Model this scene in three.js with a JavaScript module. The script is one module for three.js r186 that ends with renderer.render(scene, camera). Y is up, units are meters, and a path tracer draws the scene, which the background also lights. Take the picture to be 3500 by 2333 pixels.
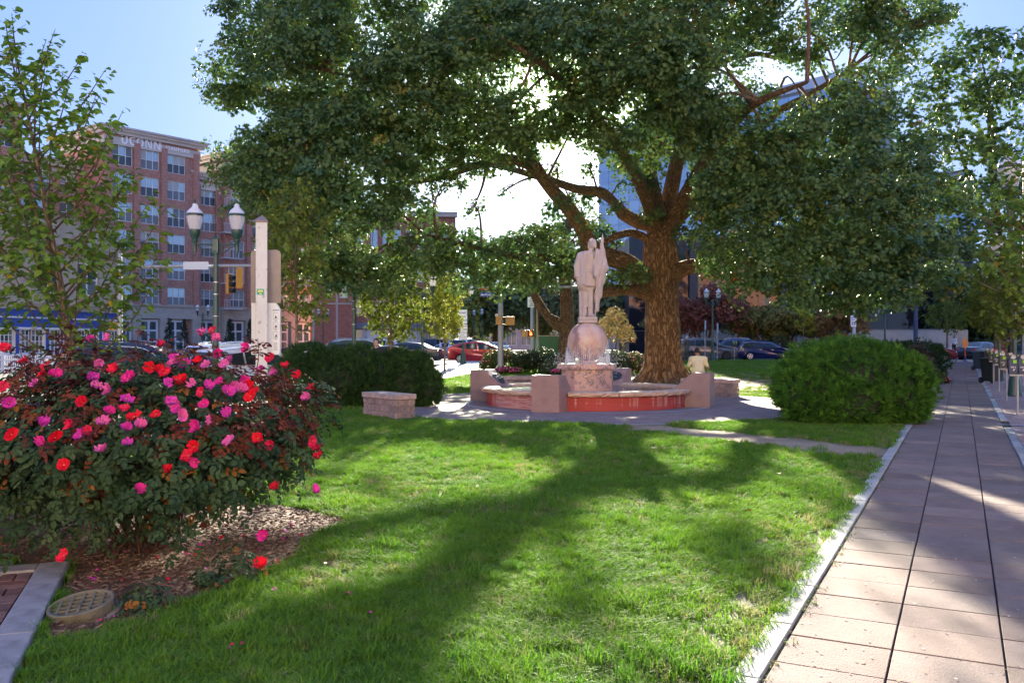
import * as THREE from 'three';
import { mergeGeometries, mergeVertices, toCreasedNormals } from 'three/addons/utils/BufferGeometryUtils.js';
import { RoundedBoxGeometry } from 'three/addons/geometries/RoundedBoxGeometry.js';
import { TextGeometry } from 'three/addons/geometries/TextGeometry.js';
import { FontLoader } from 'three/addons/loaders/FontLoader.js';

// ------------------------------------------------------------------ camera, sky, sun, exposure
const scene = new THREE.Scene();
const EYE = 1.7, F = 3000, CX = 1750, HY = 1170;      // eye height (m) and the lens, in pixels of a 3500 x 2333 frame
const camera = new THREE.PerspectiveCamera(2 * Math.atan(1166.5 / F) * 180 / Math.PI, 3500 / 2333, 0.1, 1500);
camera.position.set(0, EYE, 0);
camera.rotation.x = (HY - 1166.5) / F;
scene.add(camera);
const renderer = new THREE.WebGLRenderer({ antialias: true });
renderer.toneMapping = THREE.LinearToneMapping;
renderer.toneMappingExposure = 7.3;
renderer.shadowMap.enabled = true;

const SUN_AZ = 2.7 * Math.PI / 180, SUN_EL = 16.5 * Math.PI / 180;
const SUN = new THREE.Vector3(Math.sin(SUN_AZ) * Math.cos(SUN_EL), Math.sin(SUN_EL), -Math.cos(SUN_AZ) * Math.cos(SUN_EL));
{
  const w = 1024, h = 512, data = new Float32Array(w * h * 4), v = new THREE.Vector3();
  for (let j = 0; j < h; j++) for (let i = 0; i < w; i++) {
    const az = ((i + 0.5) / w - 0.5) * 2 * Math.PI, el = ((j + 0.5) / h - 0.5) * Math.PI;
    v.set(Math.cos(az) * Math.cos(el), Math.sin(el), Math.sin(az) * Math.cos(el));
    const e = Math.max(0, v.y), g = Math.acos(Math.min(1, v.dot(SUN)));
    const t = Math.pow(1 - e, 5);                                           // whitening towards the horizon
    const glow = 1.4 * Math.exp(-g / 0.07) + 0.2 * Math.exp(-g / 0.16) + 0.02 * Math.exp(-g / 0.6);
    const o = (j * w + i) * 4;
    data[o] = 0.034 + 0.047 * t + glow * 1.0;
    data[o + 1] = 0.065 + 0.052 * t + glow * 0.97;
    data[o + 2] = 0.162 + 0.025 * t + glow * 0.92;
    data[o + 3] = 1;
  }
  const sky = new THREE.DataTexture(data, w, h, THREE.RGBAFormat, THREE.FloatType);
  sky.mapping = THREE.EquirectangularReflectionMapping;
  sky.magFilter = THREE.LinearFilter; sky.wrapS = THREE.RepeatWrapping; sky.needsUpdate = true;
  scene.background = sky; scene.environment = sky;
}
const sun = new THREE.DirectionalLight(new THREE.Color(1.0, 0.9, 0.72), 5);
sun.position.copy(SUN).multiplyScalar(120).add(new THREE.Vector3(0, 0, -30));
sun.target.position.set(0, 0, -30);
sun.castShadow = true; sun.shadow.mapSize.set(4096, 4096); sun.shadow.radius = 1;
Object.assign(sun.shadow.camera, { left: -60, right: 60, top: 60, bottom: -60, near: 1, far: 300 });
scene.add(sun, sun.target);

// ------------------------------------------------------------------ helpers
let seedState = 1;
const rnd = () => { seedState = (seedState + 0x6d2b79f5) | 0; let t = Math.imul(seedState ^ (seedState >>> 15), 1 | seedState); t = (t + Math.imul(t ^ (t >>> 7), 61 | t)) ^ t; return ((t ^ (t >>> 14)) >>> 0) / 4294967296; };
const seed = (n) => { seedState = n * 7919; };
const rr = (a, b) => a + (b - a) * rnd();
const V = (x, y, z) => new THREE.Vector3(x, y, z);
const lerp = (a, b, t) => a + (b - a) * t;
const clamp = (x, a = 0, b = 1) => Math.min(b, Math.max(a, x));
const sstep = (a, b, x) => { const t = clamp((x - a) / (b - a)); return t * t * (3 - 2 * t); };
const rad = (d) => d * Math.PI / 180;
// terrain: level near the camera, rising gently towards the far streets (d = distance ahead)
const gh = (d) => 0.40 * sstep(38, 66, d);
const gy = (x, z) => gh(-z);
// where a direction of the lens meets a given distance: real places are read off the photograph this way
const PX = (px, d) => (px - CX) / F * d;
const PY = (py, d) => EYE - (py - HY) / F * d;
const at = (px, py, d) => V(PX(px, d), PY(py, d), -d);
const onGround = (px, d) => { const x = PX(px, d); return V(x, gy(x, -d), -d); };

const names = {};
const numbered = (name) => { const n = names[name] = (names[name] ?? -1) + 1; return n ? name + '_' + String(n).padStart(3, '0') : name; };
function thing(name, label, category, p = V(0, 0, 0), turn = 0, group) {
  const o = new THREE.Group(); o.name = numbered(name); o.position.copy(p); o.rotation.y = turn;
  o.userData = { label, category }; if (group) o.userData.group = group;
  scene.add(o); return o;
}
function part(name, geo, mat, parent, label) {
  const m = new THREE.Mesh(Array.isArray(geo) ? merge(geo) : geo, mat);
  m.name = name; m.castShadow = m.receiveShadow = true; if (label) m.userData.label = label;
  parent.add(m); return m;
}
function single(name, geo, mat, label, category, group) {
  const m = part(numbered(name), geo, mat, scene); m.userData = { label, category }; if (group) m.userData.group = group; return m;
}
function struct(name, geo, mat) { const m = part(numbered(name), geo, mat, scene); m.userData.kind = 'structure'; return m; }
function instanced(name, geo, mat, mats, colors, parent = scene, stuff = true) {
  const m = new THREE.InstancedMesh(geo, mat, mats.length); m.name = name; m.castShadow = m.receiveShadow = true;
  mats.forEach((x, i) => m.setMatrixAt(i, x));
  if (colors) { const c = new THREE.Color(); colors.forEach((x, i) => m.setColorAt(i, c.setRGB(x[0], x[1], x[2]))); }
  if (stuff) m.userData.kind = 'stuff';
  parent.add(m); return m;
}
function clean(g) {                       // the same attributes on every piece, so that pieces merge
  let o = g.index ? g.toNonIndexed() : g;
  for (const k of Object.keys(o.attributes)) if (!['position', 'normal', 'uv', 'color'].includes(k)) o.deleteAttribute(k);
  if (!o.attributes.normal) o.computeVertexNormals();
  if (!o.attributes.uv) o.setAttribute('uv', new THREE.BufferAttribute(new Float32Array(o.attributes.position.count * 2), 2));
  return o;
}
function merge(list) {
  list = list.map(clean);
  const colored = list.some((g) => g.attributes.color);
  if (colored) for (const g of list) if (!g.attributes.color) g.setAttribute('color', new THREE.BufferAttribute(new Float32Array(g.attributes.position.count * 3).fill(1), 3));
  return list.length === 1 ? list[0] : mergeGeometries(list, false);
}
// uv in metres, by the way each face points
function uvm(g) {
  g = clean(g); const p = g.attributes.position, uv = g.attributes.uv, a = V(), b = V(), c = V(), n = V();
  for (let i = 0; i < p.count; i += 3) {
    a.fromBufferAttribute(p, i); b.fromBufferAttribute(p, i + 1); c.fromBufferAttribute(p, i + 2);
    n.crossVectors(b.clone().sub(a), c.clone().sub(a)); const x = Math.abs(n.x), y = Math.abs(n.y), z = Math.abs(n.z);
    [a, b, c].forEach((q, k) => uv.setXY(i + k, ...(y >= x && y >= z ? [q.x, q.z] : x >= z ? [q.z, q.y] : [q.x, q.y])));
  }
  return g;
}
const box = (w, h, d, x = 0, y = 0, z = 0, ry = 0) => { const g = new THREE.BoxGeometry(w, h, d); if (ry) g.rotateY(ry); return g.translate(x, y, z); };
const rbox = (w, h, d, r, x = 0, y = 0, z = 0, seg = 2) => new RoundedBoxGeometry(w, h, d, seg, r).translate(x, y, z);
const cyl = (r0, r1, h, x = 0, y = 0, z = 0, seg = 16) => new THREE.CylinderGeometry(r1, r0, h, seg).translate(x, y + h / 2, z);   // r0 below, r1 above; stands on y
const lathe = (pts, seg = 24) => new THREE.LatheGeometry(pts.map(([r, y]) => new THREE.Vector2(Math.max(r, 1e-4), y)), seg);
const bar = (a, b, r, r1 = r, seg = 8) => {
  const d = b.clone().sub(a), g = new THREE.CylinderGeometry(r1, r, d.length(), seg);
  g.applyQuaternion(new THREE.Quaternion().setFromUnitVectors(V(0, 1, 0), d.clone().normalize()));
  return g.translate((a.x + b.x) / 2, (a.y + b.y) / 2, (a.z + b.z) / 2);
};
const tube = (pts, r, n = 12, seg = 6) => new THREE.TubeGeometry(new THREE.CatmullRomCurve3(pts), n, r, seg);
// a limb: a tube that tapers along a smooth path
function limb(pts, radii, n = 10, seg = 8, rough = 0, squash = 1) {
  const curve = new THREE.CatmullRomCurve3(pts), pos = [], idx = [], uv = [];
  const fr = curve.computeFrenetFrames(n, false); let len = 0, last = null;
  for (let i = 0; i <= n; i++) {
    const t = i / n, c = curve.getPoint(t), k = t * (radii.length - 1), j = Math.min(radii.length - 2, Math.floor(k)), r = lerp(radii[j], radii[j + 1], k - j);
    if (last) len += c.distanceTo(last); last = c;
    for (let s = 0; s <= seg; s++) {
      const a = s / seg * 2 * Math.PI, q = r * (1 + rough * (Math.sin(a * 3 + i * 1.3) * 0.5 + Math.sin(a * 5 - i * 0.7 + 2) * 0.5));
      pos.push(c.x + q * (Math.cos(a) * fr.normals[i].x + Math.sin(a) * fr.binormals[i].x), c.y + q * (Math.cos(a) * fr.normals[i].y + Math.sin(a) * fr.binormals[i].y), c.z + q * (Math.cos(a) * fr.normals[i].z + Math.sin(a) * fr.binormals[i].z));
      uv.push(s / seg * Math.max(0.5, Math.round(2 * Math.PI * radii[0])), len);
      if (i < n && s < seg) { const o = i * (seg + 1) + s; idx.push(o, o + 1, o + seg + 1, o + 1, o + seg + 2, o + seg + 1); }
    }
  }
  const g = new THREE.BufferGeometry();
  g.setAttribute('position', new THREE.Float32BufferAttribute(pos, 3)); g.setAttribute('uv', new THREE.Float32BufferAttribute(uv, 2)); g.setIndex(idx); g.computeVertexNormals();
  return g;
}
const mat4 = (p, q, s) => new THREE.Matrix4().compose(p, q, typeof s === 'number' ? V(s, s, s) : s);
const quatE = (x, y, z, order = 'YXZ') => new THREE.Quaternion().setFromEuler(new THREE.Euler(x, y, z, order));
function fan(tris, flat) {                // a geometry from a list of triangles of [x, y, z]
  const g = new THREE.BufferGeometry(); g.setAttribute('position', new THREE.Float32BufferAttribute(tris.flat(2), 3)); g.computeVertexNormals();
  return clean(g);
}
function tint(g, c) { g = clean(g); const n = g.attributes.position.count, a = new Float32Array(n * 3); for (let i = 0; i < n; i++) a.set(c, i * 3); g.setAttribute('color', new THREE.BufferAttribute(a, 3)); return g; }
const extrude = (pts, depth, bevel = 0, holes) => {
  const s = new THREE.Shape(pts.map(([x, y]) => new THREE.Vector2(x, y)));
  if (holes) for (const h of holes) s.holes.push(new THREE.Path(h.map(([x, y]) => new THREE.Vector2(x, y))));
  return new THREE.ExtrudeGeometry(s, { depth, bevelEnabled: bevel > 0, bevelSize: bevel, bevelThickness: bevel, bevelSegments: 2, curveSegments: 12 });
};

// ---- periodic noise and computed textures
const hash = (x, y, s) => { let h = Math.imul(x, 374761393) ^ Math.imul(y, 668265263) ^ Math.imul(s, 1274126177); h = Math.imul(h ^ (h >>> 13), 1274126177); return ((h ^ (h >>> 16)) >>> 0) / 4294967296; };
function vn(u, v, per, s) {
  const x = u * per, y = v * per, xi = Math.floor(x), yi = Math.floor(y), fx = x - xi, fy = y - yi, w = (n) => ((n % per) + per) % per;
  const a = fx * fx * (3 - 2 * fx), b = fy * fy * (3 - 2 * fy);
  return lerp(lerp(hash(w(xi), w(yi), s), hash(w(xi + 1), w(yi), s), a), lerp(hash(w(xi), w(yi + 1), s), hash(w(xi + 1), w(yi + 1), s), a), b);
}
function fbm(u, v, per, oct, s) { let t = 0, a = 0.5, n = 0; for (let i = 0; i < oct; i++) { t += a * vn(u, v, per, s + i); n += a; a *= 0.5; per *= 2; } return t / n; }
const noise2 = (x, y, s = 5) => { const xi = Math.floor(x), yi = Math.floor(y), fx = x - xi, fy = y - yi, a = fx * fx * (3 - 2 * fx), b = fy * fy * (3 - 2 * fy); return lerp(lerp(hash(xi, yi, s), hash(xi + 1, yi, s), a), lerp(hash(xi, yi + 1, s), hash(xi + 1, yi + 1, s), a), b); };
const noise3 = (x, y, z, s = 5) => { const zi = Math.floor(z), f = z - zi; return lerp(noise2(x, y, s + zi * 31), noise2(x, y, s + zi * 31 + 31), f * f * (3 - 2 * f)); };
const sr = (x) => (x <= 0.0031308 ? 12.92 * x : 1.055 * Math.pow(x, 1 / 2.4) - 0.055);
function tex(size, metres, f, color = true, w = size, h = size) {   // f(u, v) gives linear colour or a grey value
  const data = new Uint8Array(w * h * 4);
  for (let j = 0; j < h; j++) for (let i = 0; i < w; i++) {
    const c = f((i + 0.5) / w, (j + 0.5) / h), o = (j * w + i) * 4;
    if (typeof c === 'number') data[o] = data[o + 1] = data[o + 2] = clamp(c) * 255;
    else for (let k = 0; k < 3; k++) data[o + k] = clamp(sr(clamp(c[k]))) * 255;
    data[o + 3] = 255;
  }
  const t = new THREE.DataTexture(data, w, h); t.wrapS = t.wrapT = THREE.RepeatWrapping; t.magFilter = THREE.LinearFilter; t.minFilter = THREE.LinearMipmapLinearFilter; t.generateMipmaps = true;
  if (color) t.colorSpace = THREE.SRGBColorSpace; if (metres) t.repeat.set(1 / metres, 1 / metres); t.needsUpdate = true; return t;
}
const mulc = (c, k) => [c[0] * k, c[1] * k, c[2] * k], mixc = (a, b, t) => [lerp(a[0], b[0], t), lerp(a[1], b[1], t), lerp(a[2], b[2], t)];
const M = (c, roughness = 0.8, more = {}) => new THREE.MeshStandardMaterial({ color: new THREE.Color().setRGB(...(typeof c === 'number' ? [c, c, c] : c)), roughness, side: THREE.DoubleSide, ...more });
const MP = (c, roughness, more = {}) => new THREE.MeshPhysicalMaterial({ color: new THREE.Color().setRGB(...(typeof c === 'number' ? [c, c, c] : c)), roughness, side: THREE.DoubleSide, ...more });
const leafMat = (c, t = 0.45, rough = 0.55) => MP(c, rough, { transmission: t, thickness: 0, ior: 1.4, specularIntensity: 0.35 });
const withCanvas = (w, h, draw) => { const c = document.createElement('canvas'); c.width = w; c.height = h; draw(c.getContext('2d'), w, h); const t = new THREE.CanvasTexture(c); t.colorSpace = THREE.SRGBColorSpace; return t; };

// ---- closed skins from distance fields (naive surface nets)
function skin(lo, hi, cell, sdf, colorOf) {
  const n = [0, 1, 2].map((k) => Math.ceil((hi[k] - lo[k]) / cell) + 1), [nx, ny, nz] = n, val = new Float32Array(nx * ny * nz);
  let o = 0; for (let k = 0; k < nz; k++) for (let j = 0; j < ny; j++) for (let i = 0; i < nx; i++) val[o++] = sdf(lo[0] + i * cell, lo[1] + j * cell, lo[2] + k * cell);
  const id = new Int32Array(nx * ny * nz).fill(-1), pos = [], idx = [], I = (i, j, k) => (k * ny + j) * nx + i;
  for (let k = 0; k < nz - 1; k++) for (let j = 0; j < ny - 1; j++) for (let i = 0; i < nx - 1; i++) {
    let cnt = 0, x = 0, y = 0, z = 0;
    const e = (a, b, c, p, q, r) => { const v0 = val[I(i + a, j + b, k + c)], v1 = val[I(i + p, j + q, k + r)]; if ((v0 < 0) !== (v1 < 0)) { const t = v0 / (v0 - v1); x += a + (p - a) * t; y += b + (q - b) * t; z += c + (r - c) * t; cnt++; } };
    for (let a = 0; a < 2; a++) for (let b = 0; b < 2; b++) { e(0, a, b, 1, a, b); e(a, 0, b, a, 1, b); e(a, b, 0, a, b, 1); }
    if (cnt) { id[I(i, j, k)] = pos.length / 3; pos.push(lo[0] + (i + x / cnt) * cell, lo[1] + (j + y / cnt) * cell, lo[2] + (k + z / cnt) * cell); }
  }
  const quad = (a, b, c, d, flip) => { if (a < 0 || b < 0 || c < 0 || d < 0) return; flip ? idx.push(a, c, b, a, d, c) : idx.push(a, b, c, a, c, d); };
  for (let k = 1; k < nz - 1; k++) for (let j = 1; j < ny - 1; j++) for (let i = 1; i < nx - 1; i++) {
    const v = val[I(i, j, k)] < 0;
    if (v !== val[I(i + 1, j, k)] < 0) quad(id[I(i, j - 1, k - 1)], id[I(i, j, k - 1)], id[I(i, j, k)], id[I(i, j - 1, k)], !v);
    if (v !== val[I(i, j + 1, k)] < 0) quad(id[I(i - 1, j, k - 1)], id[I(i - 1, j, k)], id[I(i, j, k)], id[I(i, j, k - 1)], !v);
    if (v !== val[I(i, j, k + 1)] < 0) quad(id[I(i - 1, j - 1, k)], id[I(i, j - 1, k)], id[I(i, j, k)], id[I(i - 1, j, k)], !v);
  }
  const g = new THREE.BufferGeometry(); g.setAttribute('position', new THREE.Float32BufferAttribute(pos, 3));
  if (colorOf) { const c = []; for (let i = 0; i < pos.length; i += 3) c.push(...colorOf(pos[i], pos[i + 1], pos[i + 2])); g.setAttribute('color', new THREE.Float32BufferAttribute(c, 3)); }
  g.setIndex(idx); g.computeVertexNormals(); return g;
}
const smin = (a, b, k) => { const h = Math.max(k - Math.abs(a - b), 0) / k; return Math.min(a, b) - h * h * k * 0.25; };
const cap = (x, y, z, a, b, ra, rb) => {                              // distance to a tapered capsule
  const bx = b[0] - a[0], by = b[1] - a[1], bz = b[2] - a[2], px = x - a[0], py = y - a[1], pz = z - a[2];
  const t = clamp((px * bx + py * by + pz * bz) / (bx * bx + by * by + bz * bz + 1e-9));
  return Math.hypot(px - bx * t, py - by * t, pz - bz * t) - (ra + (rb - ra) * t);
};
const ell = (x, y, z, c, r) => { const k0 = Math.hypot((x - c[0]) / r[0], (y - c[1]) / r[1], (z - c[2]) / r[2]), k1 = Math.hypot((x - c[0]) / (r[0] * r[0]), (y - c[1]) / (r[1] * r[1]), (z - c[2]) / (r[2] * r[2])); return k1 > 1e-9 ? k0 * (k0 - 1) / k1 : -Math.min(...r); };
// ------------------------------------------------------------------ textures of the ground
const T = {};
T.grit = tex(512, 0.5, (u, v) => { const n = fbm(u, v, 64, 3, 3), b = fbm(u, v, 4, 4, 9), s = hash(Math.floor(u * 512), Math.floor(v * 512), 7); return mulc([1, 1, 1], 0.72 + 0.22 * (n - 0.5) + 0.35 * (b - 0.5) + 0.12 * (s - 0.5) + (s > 0.985 ? 0.3 : 0) + (s < 0.03 ? -0.2 : 0)); });
T.gritBump = tex(512, 0.5, (u, v) => fbm(u, v, 96, 3, 23), false);
T.stain = tex(512, 3.7, (u, v) => { const a = fbm(u, v, 5, 5, 41), b = fbm(u, v, 40, 3, 55); return mulc([1, 0.985, 0.96], 0.80 + 0.5 * (a - 0.5) + 0.2 * (b - 0.5)); });
T.asphalt = tex(512, 2.5, (u, v) => mulc([1, 1, 1.02], 0.75 + 0.6 * (fbm(u, v, 6, 5, 61) - 0.5) + 0.25 * (hash(Math.floor(u * 512), Math.floor(v * 512), 8) - 0.5)));
T.soil = tex(512, 1.6, (u, v) => { const a = fbm(u, v, 8, 5, 71), b = fbm(u, v, 48, 3, 75); return mixc([0.72, 0.62, 0.5], [1.15, 1.05, 0.95], clamp(a * 0.7 + b * 0.5)); });
// small pavers seen from 18 m and more: joints stay in the material
T.pavers = tex(1024, 1.6, (u, v) => {
  const row = Math.floor(v * 16), x = u * 8 + (row % 2) * 0.5, ix = Math.floor(x), fx = x - ix, fy = v * 16 - row, j = fx < 0.03 || fx > 0.97 || fy < 0.06 || fy > 0.94;
  const h = hash(((ix % 8) + 8) % 8, row, 4), n = fbm(u, v, 64, 3, 12), big = fbm(u, v, 4, 4, 15);
  const c = mixc([0.21, 0.125, 0.105], [0.31, 0.215, 0.19], h); return j ? mulc([0.13, 0.11, 0.1], 0.8 + 0.5 * n) : mulc(c, 0.62 + 0.35 * n + 0.45 * big);
});
T.wallBrick = tex(1024, 2.4, (u, v) => {           // far facades: bricks about two pixels high
  const row = Math.floor(v * 32), x = u * 11 + (row % 2) * 0.5, ix = Math.floor(x), fx = x - ix, fy = v * 32 - row, j = fx < 0.035 || fx > 0.965 || fy < 0.07 || fy > 0.93;
  const h = hash(((ix % 11) + 11) % 11, row, 14), big = fbm(u, v, 4, 4, 17);
  return j ? [0.5, 0.42, 0.38] : mulc(mixc([0.50, 0.23, 0.16], [0.78, 0.42, 0.31], h), 0.75 + 0.5 * big);
});
T.concrete = tex(512, 2.2, (u, v) => mulc([1, 0.985, 0.96], 0.82 + 0.32 * (fbm(u, v, 5, 5, 81) - 0.5) + 0.12 * (fbm(u, v, 80, 2, 85) - 0.5)));

const mat = {};
mat.asphalt = M(0.075, 0.92, { map: T.asphalt, bumpMap: T.gritBump, bumpScale: 0.004 });
mat.pavers = M(1, 0.88, { map: T.pavers });
mat.paversPale = M([1.35, 1.3, 1.3], 0.88, { map: T.pavers });
mat.concrete = M([0.46, 0.44, 0.41], 0.9, { map: T.concrete });
mat.sidewalkPale = M([0.52, 0.5, 0.47], 0.9, { map: T.concrete });
mat.granite = M([0.5, 0.5, 0.49], 0.75, { map: T.grit, bumpMap: T.gritBump, bumpScale: 0.0015 });
mat.mulch = M([0.13, 0.07, 0.042], 0.95, { map: T.soil });

// ------------------------------------------------------------------ ground sheets
const TH = Math.atan(0.5123);                               // the paved walk runs this far to the right of the view
const C = { x: 2.1, d: 24.4 };                              // centre of the fountain
const lampX = (d) => -7.44 + (d - 22) * 0.12;               // the lamp posts along the street on the left
const walkQ = (x, d) => x - 0.5123 * d;                     // offset from the walk's own line
const PARK_D = 65;
function sheet(x0, x1, d0, d1, nx, nd, y, keep, color, uvk = 1) {   // a grid that follows the terrain
  const pos = [], col = [], uv = [], idx = [], id = new Map();
  const X = (i) => lerp(x0, x1, i / nx), D = (j) => typeof nd === 'number' ? lerp(d0, d1, j / nd) : nd[j], J = typeof nd === 'number' ? nd : nd.length - 1;
  const vert = (i, j) => { const k = j * (nx + 1) + i; if (!id.has(k)) { const x = X(i), d = D(j); id.set(k, pos.length / 3); pos.push(x, gh(d) + y, -d); uv.push(x * uvk, d * uvk); if (color) col.push(...color(x, d)); } return id.get(k); };
  for (let j = 0; j < J; j++) for (let i = 0; i < nx; i++) {
    if (keep && !keep((X(i) + X(i + 1)) / 2, (D(j) + D(j + 1)) / 2)) continue;
    const a = vert(i, j), b = vert(i + 1, j), c = vert(i + 1, j + 1), e = vert(i, j + 1); idx.push(a, b, c, a, c, e);
  }
  const g = new THREE.BufferGeometry(); g.setAttribute('position', new THREE.Float32BufferAttribute(pos, 3)); g.setAttribute('uv', new THREE.Float32BufferAttribute(uv, 2));
  if (color) g.setAttribute('color', new THREE.Float32BufferAttribute(col, 3)); g.setIndex(idx); g.computeVertexNormals(); return g;
}
// a strip between two curves x(d) of the terrain
function strip(xa, xb, d0, d1, n, y, lift) {
  const pos = [], uv = [], idx = [];
  for (let j = 0; j <= n; j++) { const d = lerp(d0, d1, j / n), h = gh(d) + y; pos.push(xa(d), h, -d, xb(d), h, -d); uv.push(xa(d), d, xb(d), d); if (j) { const k = j * 2; idx.push(k - 2, k - 1, k + 1, k - 2, k + 1, k); } }
  const g = new THREE.BufferGeometry(); g.setAttribute('position', new THREE.Float32BufferAttribute(pos, 3)); g.setAttribute('uv', new THREE.Float32BufferAttribute(uv, 2)); g.setIndex(idx); g.computeVertexNormals(); return g;
}
{
  const rows = []; for (let d = -20; d < 30; d += 5) rows.push(d); for (let d = 30; d < 75; d += 1.5) rows.push(d); for (let d = 75; d <= 1200; d *= 1.25) rows.push(d); rows.push(1400);
  struct('road', sheet(-900, 900, -20, 1400, 60, rows, -0.14), mat.asphalt);
}
// bare ground: the trodden path, the soil round the big tree, thin patches along the walk
const pathLine = (d) => lerp(5.75, 2.6, clamp((d - 13) / 5));
function bare(x, d) {
  let b = 0; const n = noise2(x * 1.7, d * 1.7, 3), m = noise2(x * 6, d * 6, 4);
  if (d > 12.6 && d < 18.6) b = Math.max(b, sstep(0.62, 0.28, Math.abs(x - pathLine(d)) * 0.62 + (n - 0.5) * 0.35));
  const t = Math.hypot(x - 6.5, (d - 37) * 0.8); b = Math.max(b, sstep(9.5, 3.5, t + (n - 0.5) * 5 + (m - 0.5) * 2) * 0.85);
  const edge = -1.15 - walkQ(x, d); if (edge > 0 && edge < 0.8) b = Math.max(b, 0.6 * sstep(0.55, 0.1, edge + (n - 0.5) * 0.6));
  b = Math.max(b, 0.45 * sstep(0.62, 0.75, noise2(x * 0.8 + 9, d * 0.8, 6)) * sstep(0.35, 0.6, m));
  return b;
}
const BED = [[-0.0, 8.3], [-1.55, 8.35], [-1.75, 7.6], [-1.72, 6.9], [-1.85, 6.2], [-2.05, 5.7], [-2.35, 5.25], [-2.62, 4.92], [-3.30, 6.6], [-4.2, 6.9], [-5.2, 7.3], [-5.4, 9.2], [-3.6, 9.4], [-2.2, 9.0]];
BED.shift();
const inPoly = (poly, x, d) => { let c = false; for (let i = 0, j = poly.length - 1; i < poly.length; j = i++) { const [xi, yi] = poly[i], [xj, yj] = poly[j]; if ((yi > d) !== (yj > d) && x < (xj - xi) * (d - yi) / (yj - yi) + xi) c = !c; } return c; };
const kerbX = (d) => lerp(-2.67, -3.27, (d - 4.88) / (6.46 - 4.88));         // right edge of the kerb at the brick corner
const inBricks = (x, d) => d < 6.75 && x < kerbX(d) - 0.0;
const plazaR = (x, d) => Math.hypot(x - C.x, d - C.d);
const PLAZA = 6.2;
const inPlaza = (x, d) => plazaR(x, d) < PLAZA + 0.02 * Math.sin(x * 9);
const leftWalk = (x, d) => x < lampX(d) + 1.9 + 0.10 * Math.max(0, d - 40);
const inLawn = (x, d) => d > 2 && d < PARK_D && walkQ(x, d) < -1.11 && !leftWalk(x, d) && !inPlaza(x, d) && !inBricks(x, d) && !inPoly(BED, x, d);
{
  const rows = []; for (let d = -6; d < 2; d += 1) rows.push(d); for (let d = 2; d < 20; d += 0.25) rows.push(d); for (let d = 20; d <= PARK_D + 0.01; d += 0.5) rows.push(d);
  const lawnColor = (x, d) => {
    const b = bare(x, d), n = noise2(x * 2.3, d * 2.3, 8), m = noise2(x * 0.5, d * 0.5, 12);
    return mixc(mixc([0.035, 0.075, 0.018], [0.075, 0.115, 0.028], n * 0.6 + m * 0.4), mixc([0.25, 0.195, 0.135], [0.34, 0.275, 0.2], n), b);
  };
  const g = sheet(-16, 40, -6, PARK_D, 150, rows, 0, (x, d) => walkQ(x, d) < -0.9 && x > lampX(d) + 0.4, lawnColor);
  struct('lawn', g, M(1, 0.95, { vertexColors: true, map: T.soil, bumpMap: T.soil, bumpScale: 0.02 }));
  // the street side walk on the left, its kerb, and the strips beyond the streets
  struct('pavement', strip((d) => lampX(d) - 0.7, (d) => lampX(d) + 1.9 + 0.10 * Math.max(0, d - 40), 2, PARK_D, 80, 0.006), mat.sidewalkPale);
  struct('kerb', strip((d) => lampX(d) - 0.86, (d) => lampX(d) - 0.705, 2, PARK_D, 80, 0.0).toNonIndexed(), mat.granite);
  // kerb faces
  const wall = (fx, d0, d1, n, y0, y1) => { const pos = [], idx = [], uv = []; for (let j = 0; j <= n; j++) { const d = lerp(d0, d1, j / n), h = gh(d); pos.push(fx(d), h + y0, -d, fx(d), h + y1, -d); uv.push(d, y0, d, y1); if (j) { const k = j * 2; idx.push(k - 2, k - 1, k + 1, k - 2, k + 1, k); } } const q = new THREE.BufferGeometry(); q.setAttribute('position', new THREE.Float32BufferAttribute(pos, 3)); q.setAttribute('uv', new THREE.Float32BufferAttribute(uv, 2)); q.setIndex(idx); q.computeVertexNormals(); return q; };
  struct('kerb_face', wall((d) => lampX(d) - 0.86, 2, PARK_D, 60, -0.15, 0.0), mat.granite);
  struct('park_kerb', box(40, 0.17, 0.16, 17, gh(PARK_D) - 0.075, -PARK_D - 0.08), mat.granite);
  struct('far_pavement', box(120, 0.16, 5, 40, gh(82) - 0.08, -83.5), mat.concrete);
}
// the plaza round the fountain
{
  const ring = (r0, r1, y, n = 96) => { const g = new THREE.RingGeometry(r0, r1, n, 1); g.rotateX(-Math.PI / 2); g.translate(C.x, y, -C.d); return uvm(g); };
  struct('plaza', ring(3.42, PLAZA, 0.008), mat.pavers);
  struct('plaza_inner', ring(0.5, 3.3, 0.008), mat.pavers);
  struct('granite_ring', ring(3.3, 3.42, 0.012), mat.granite);
  struct('granite_edge', ring(PLAZA, PLAZA + 0.1, 0.01), mat.granite);
}

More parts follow.
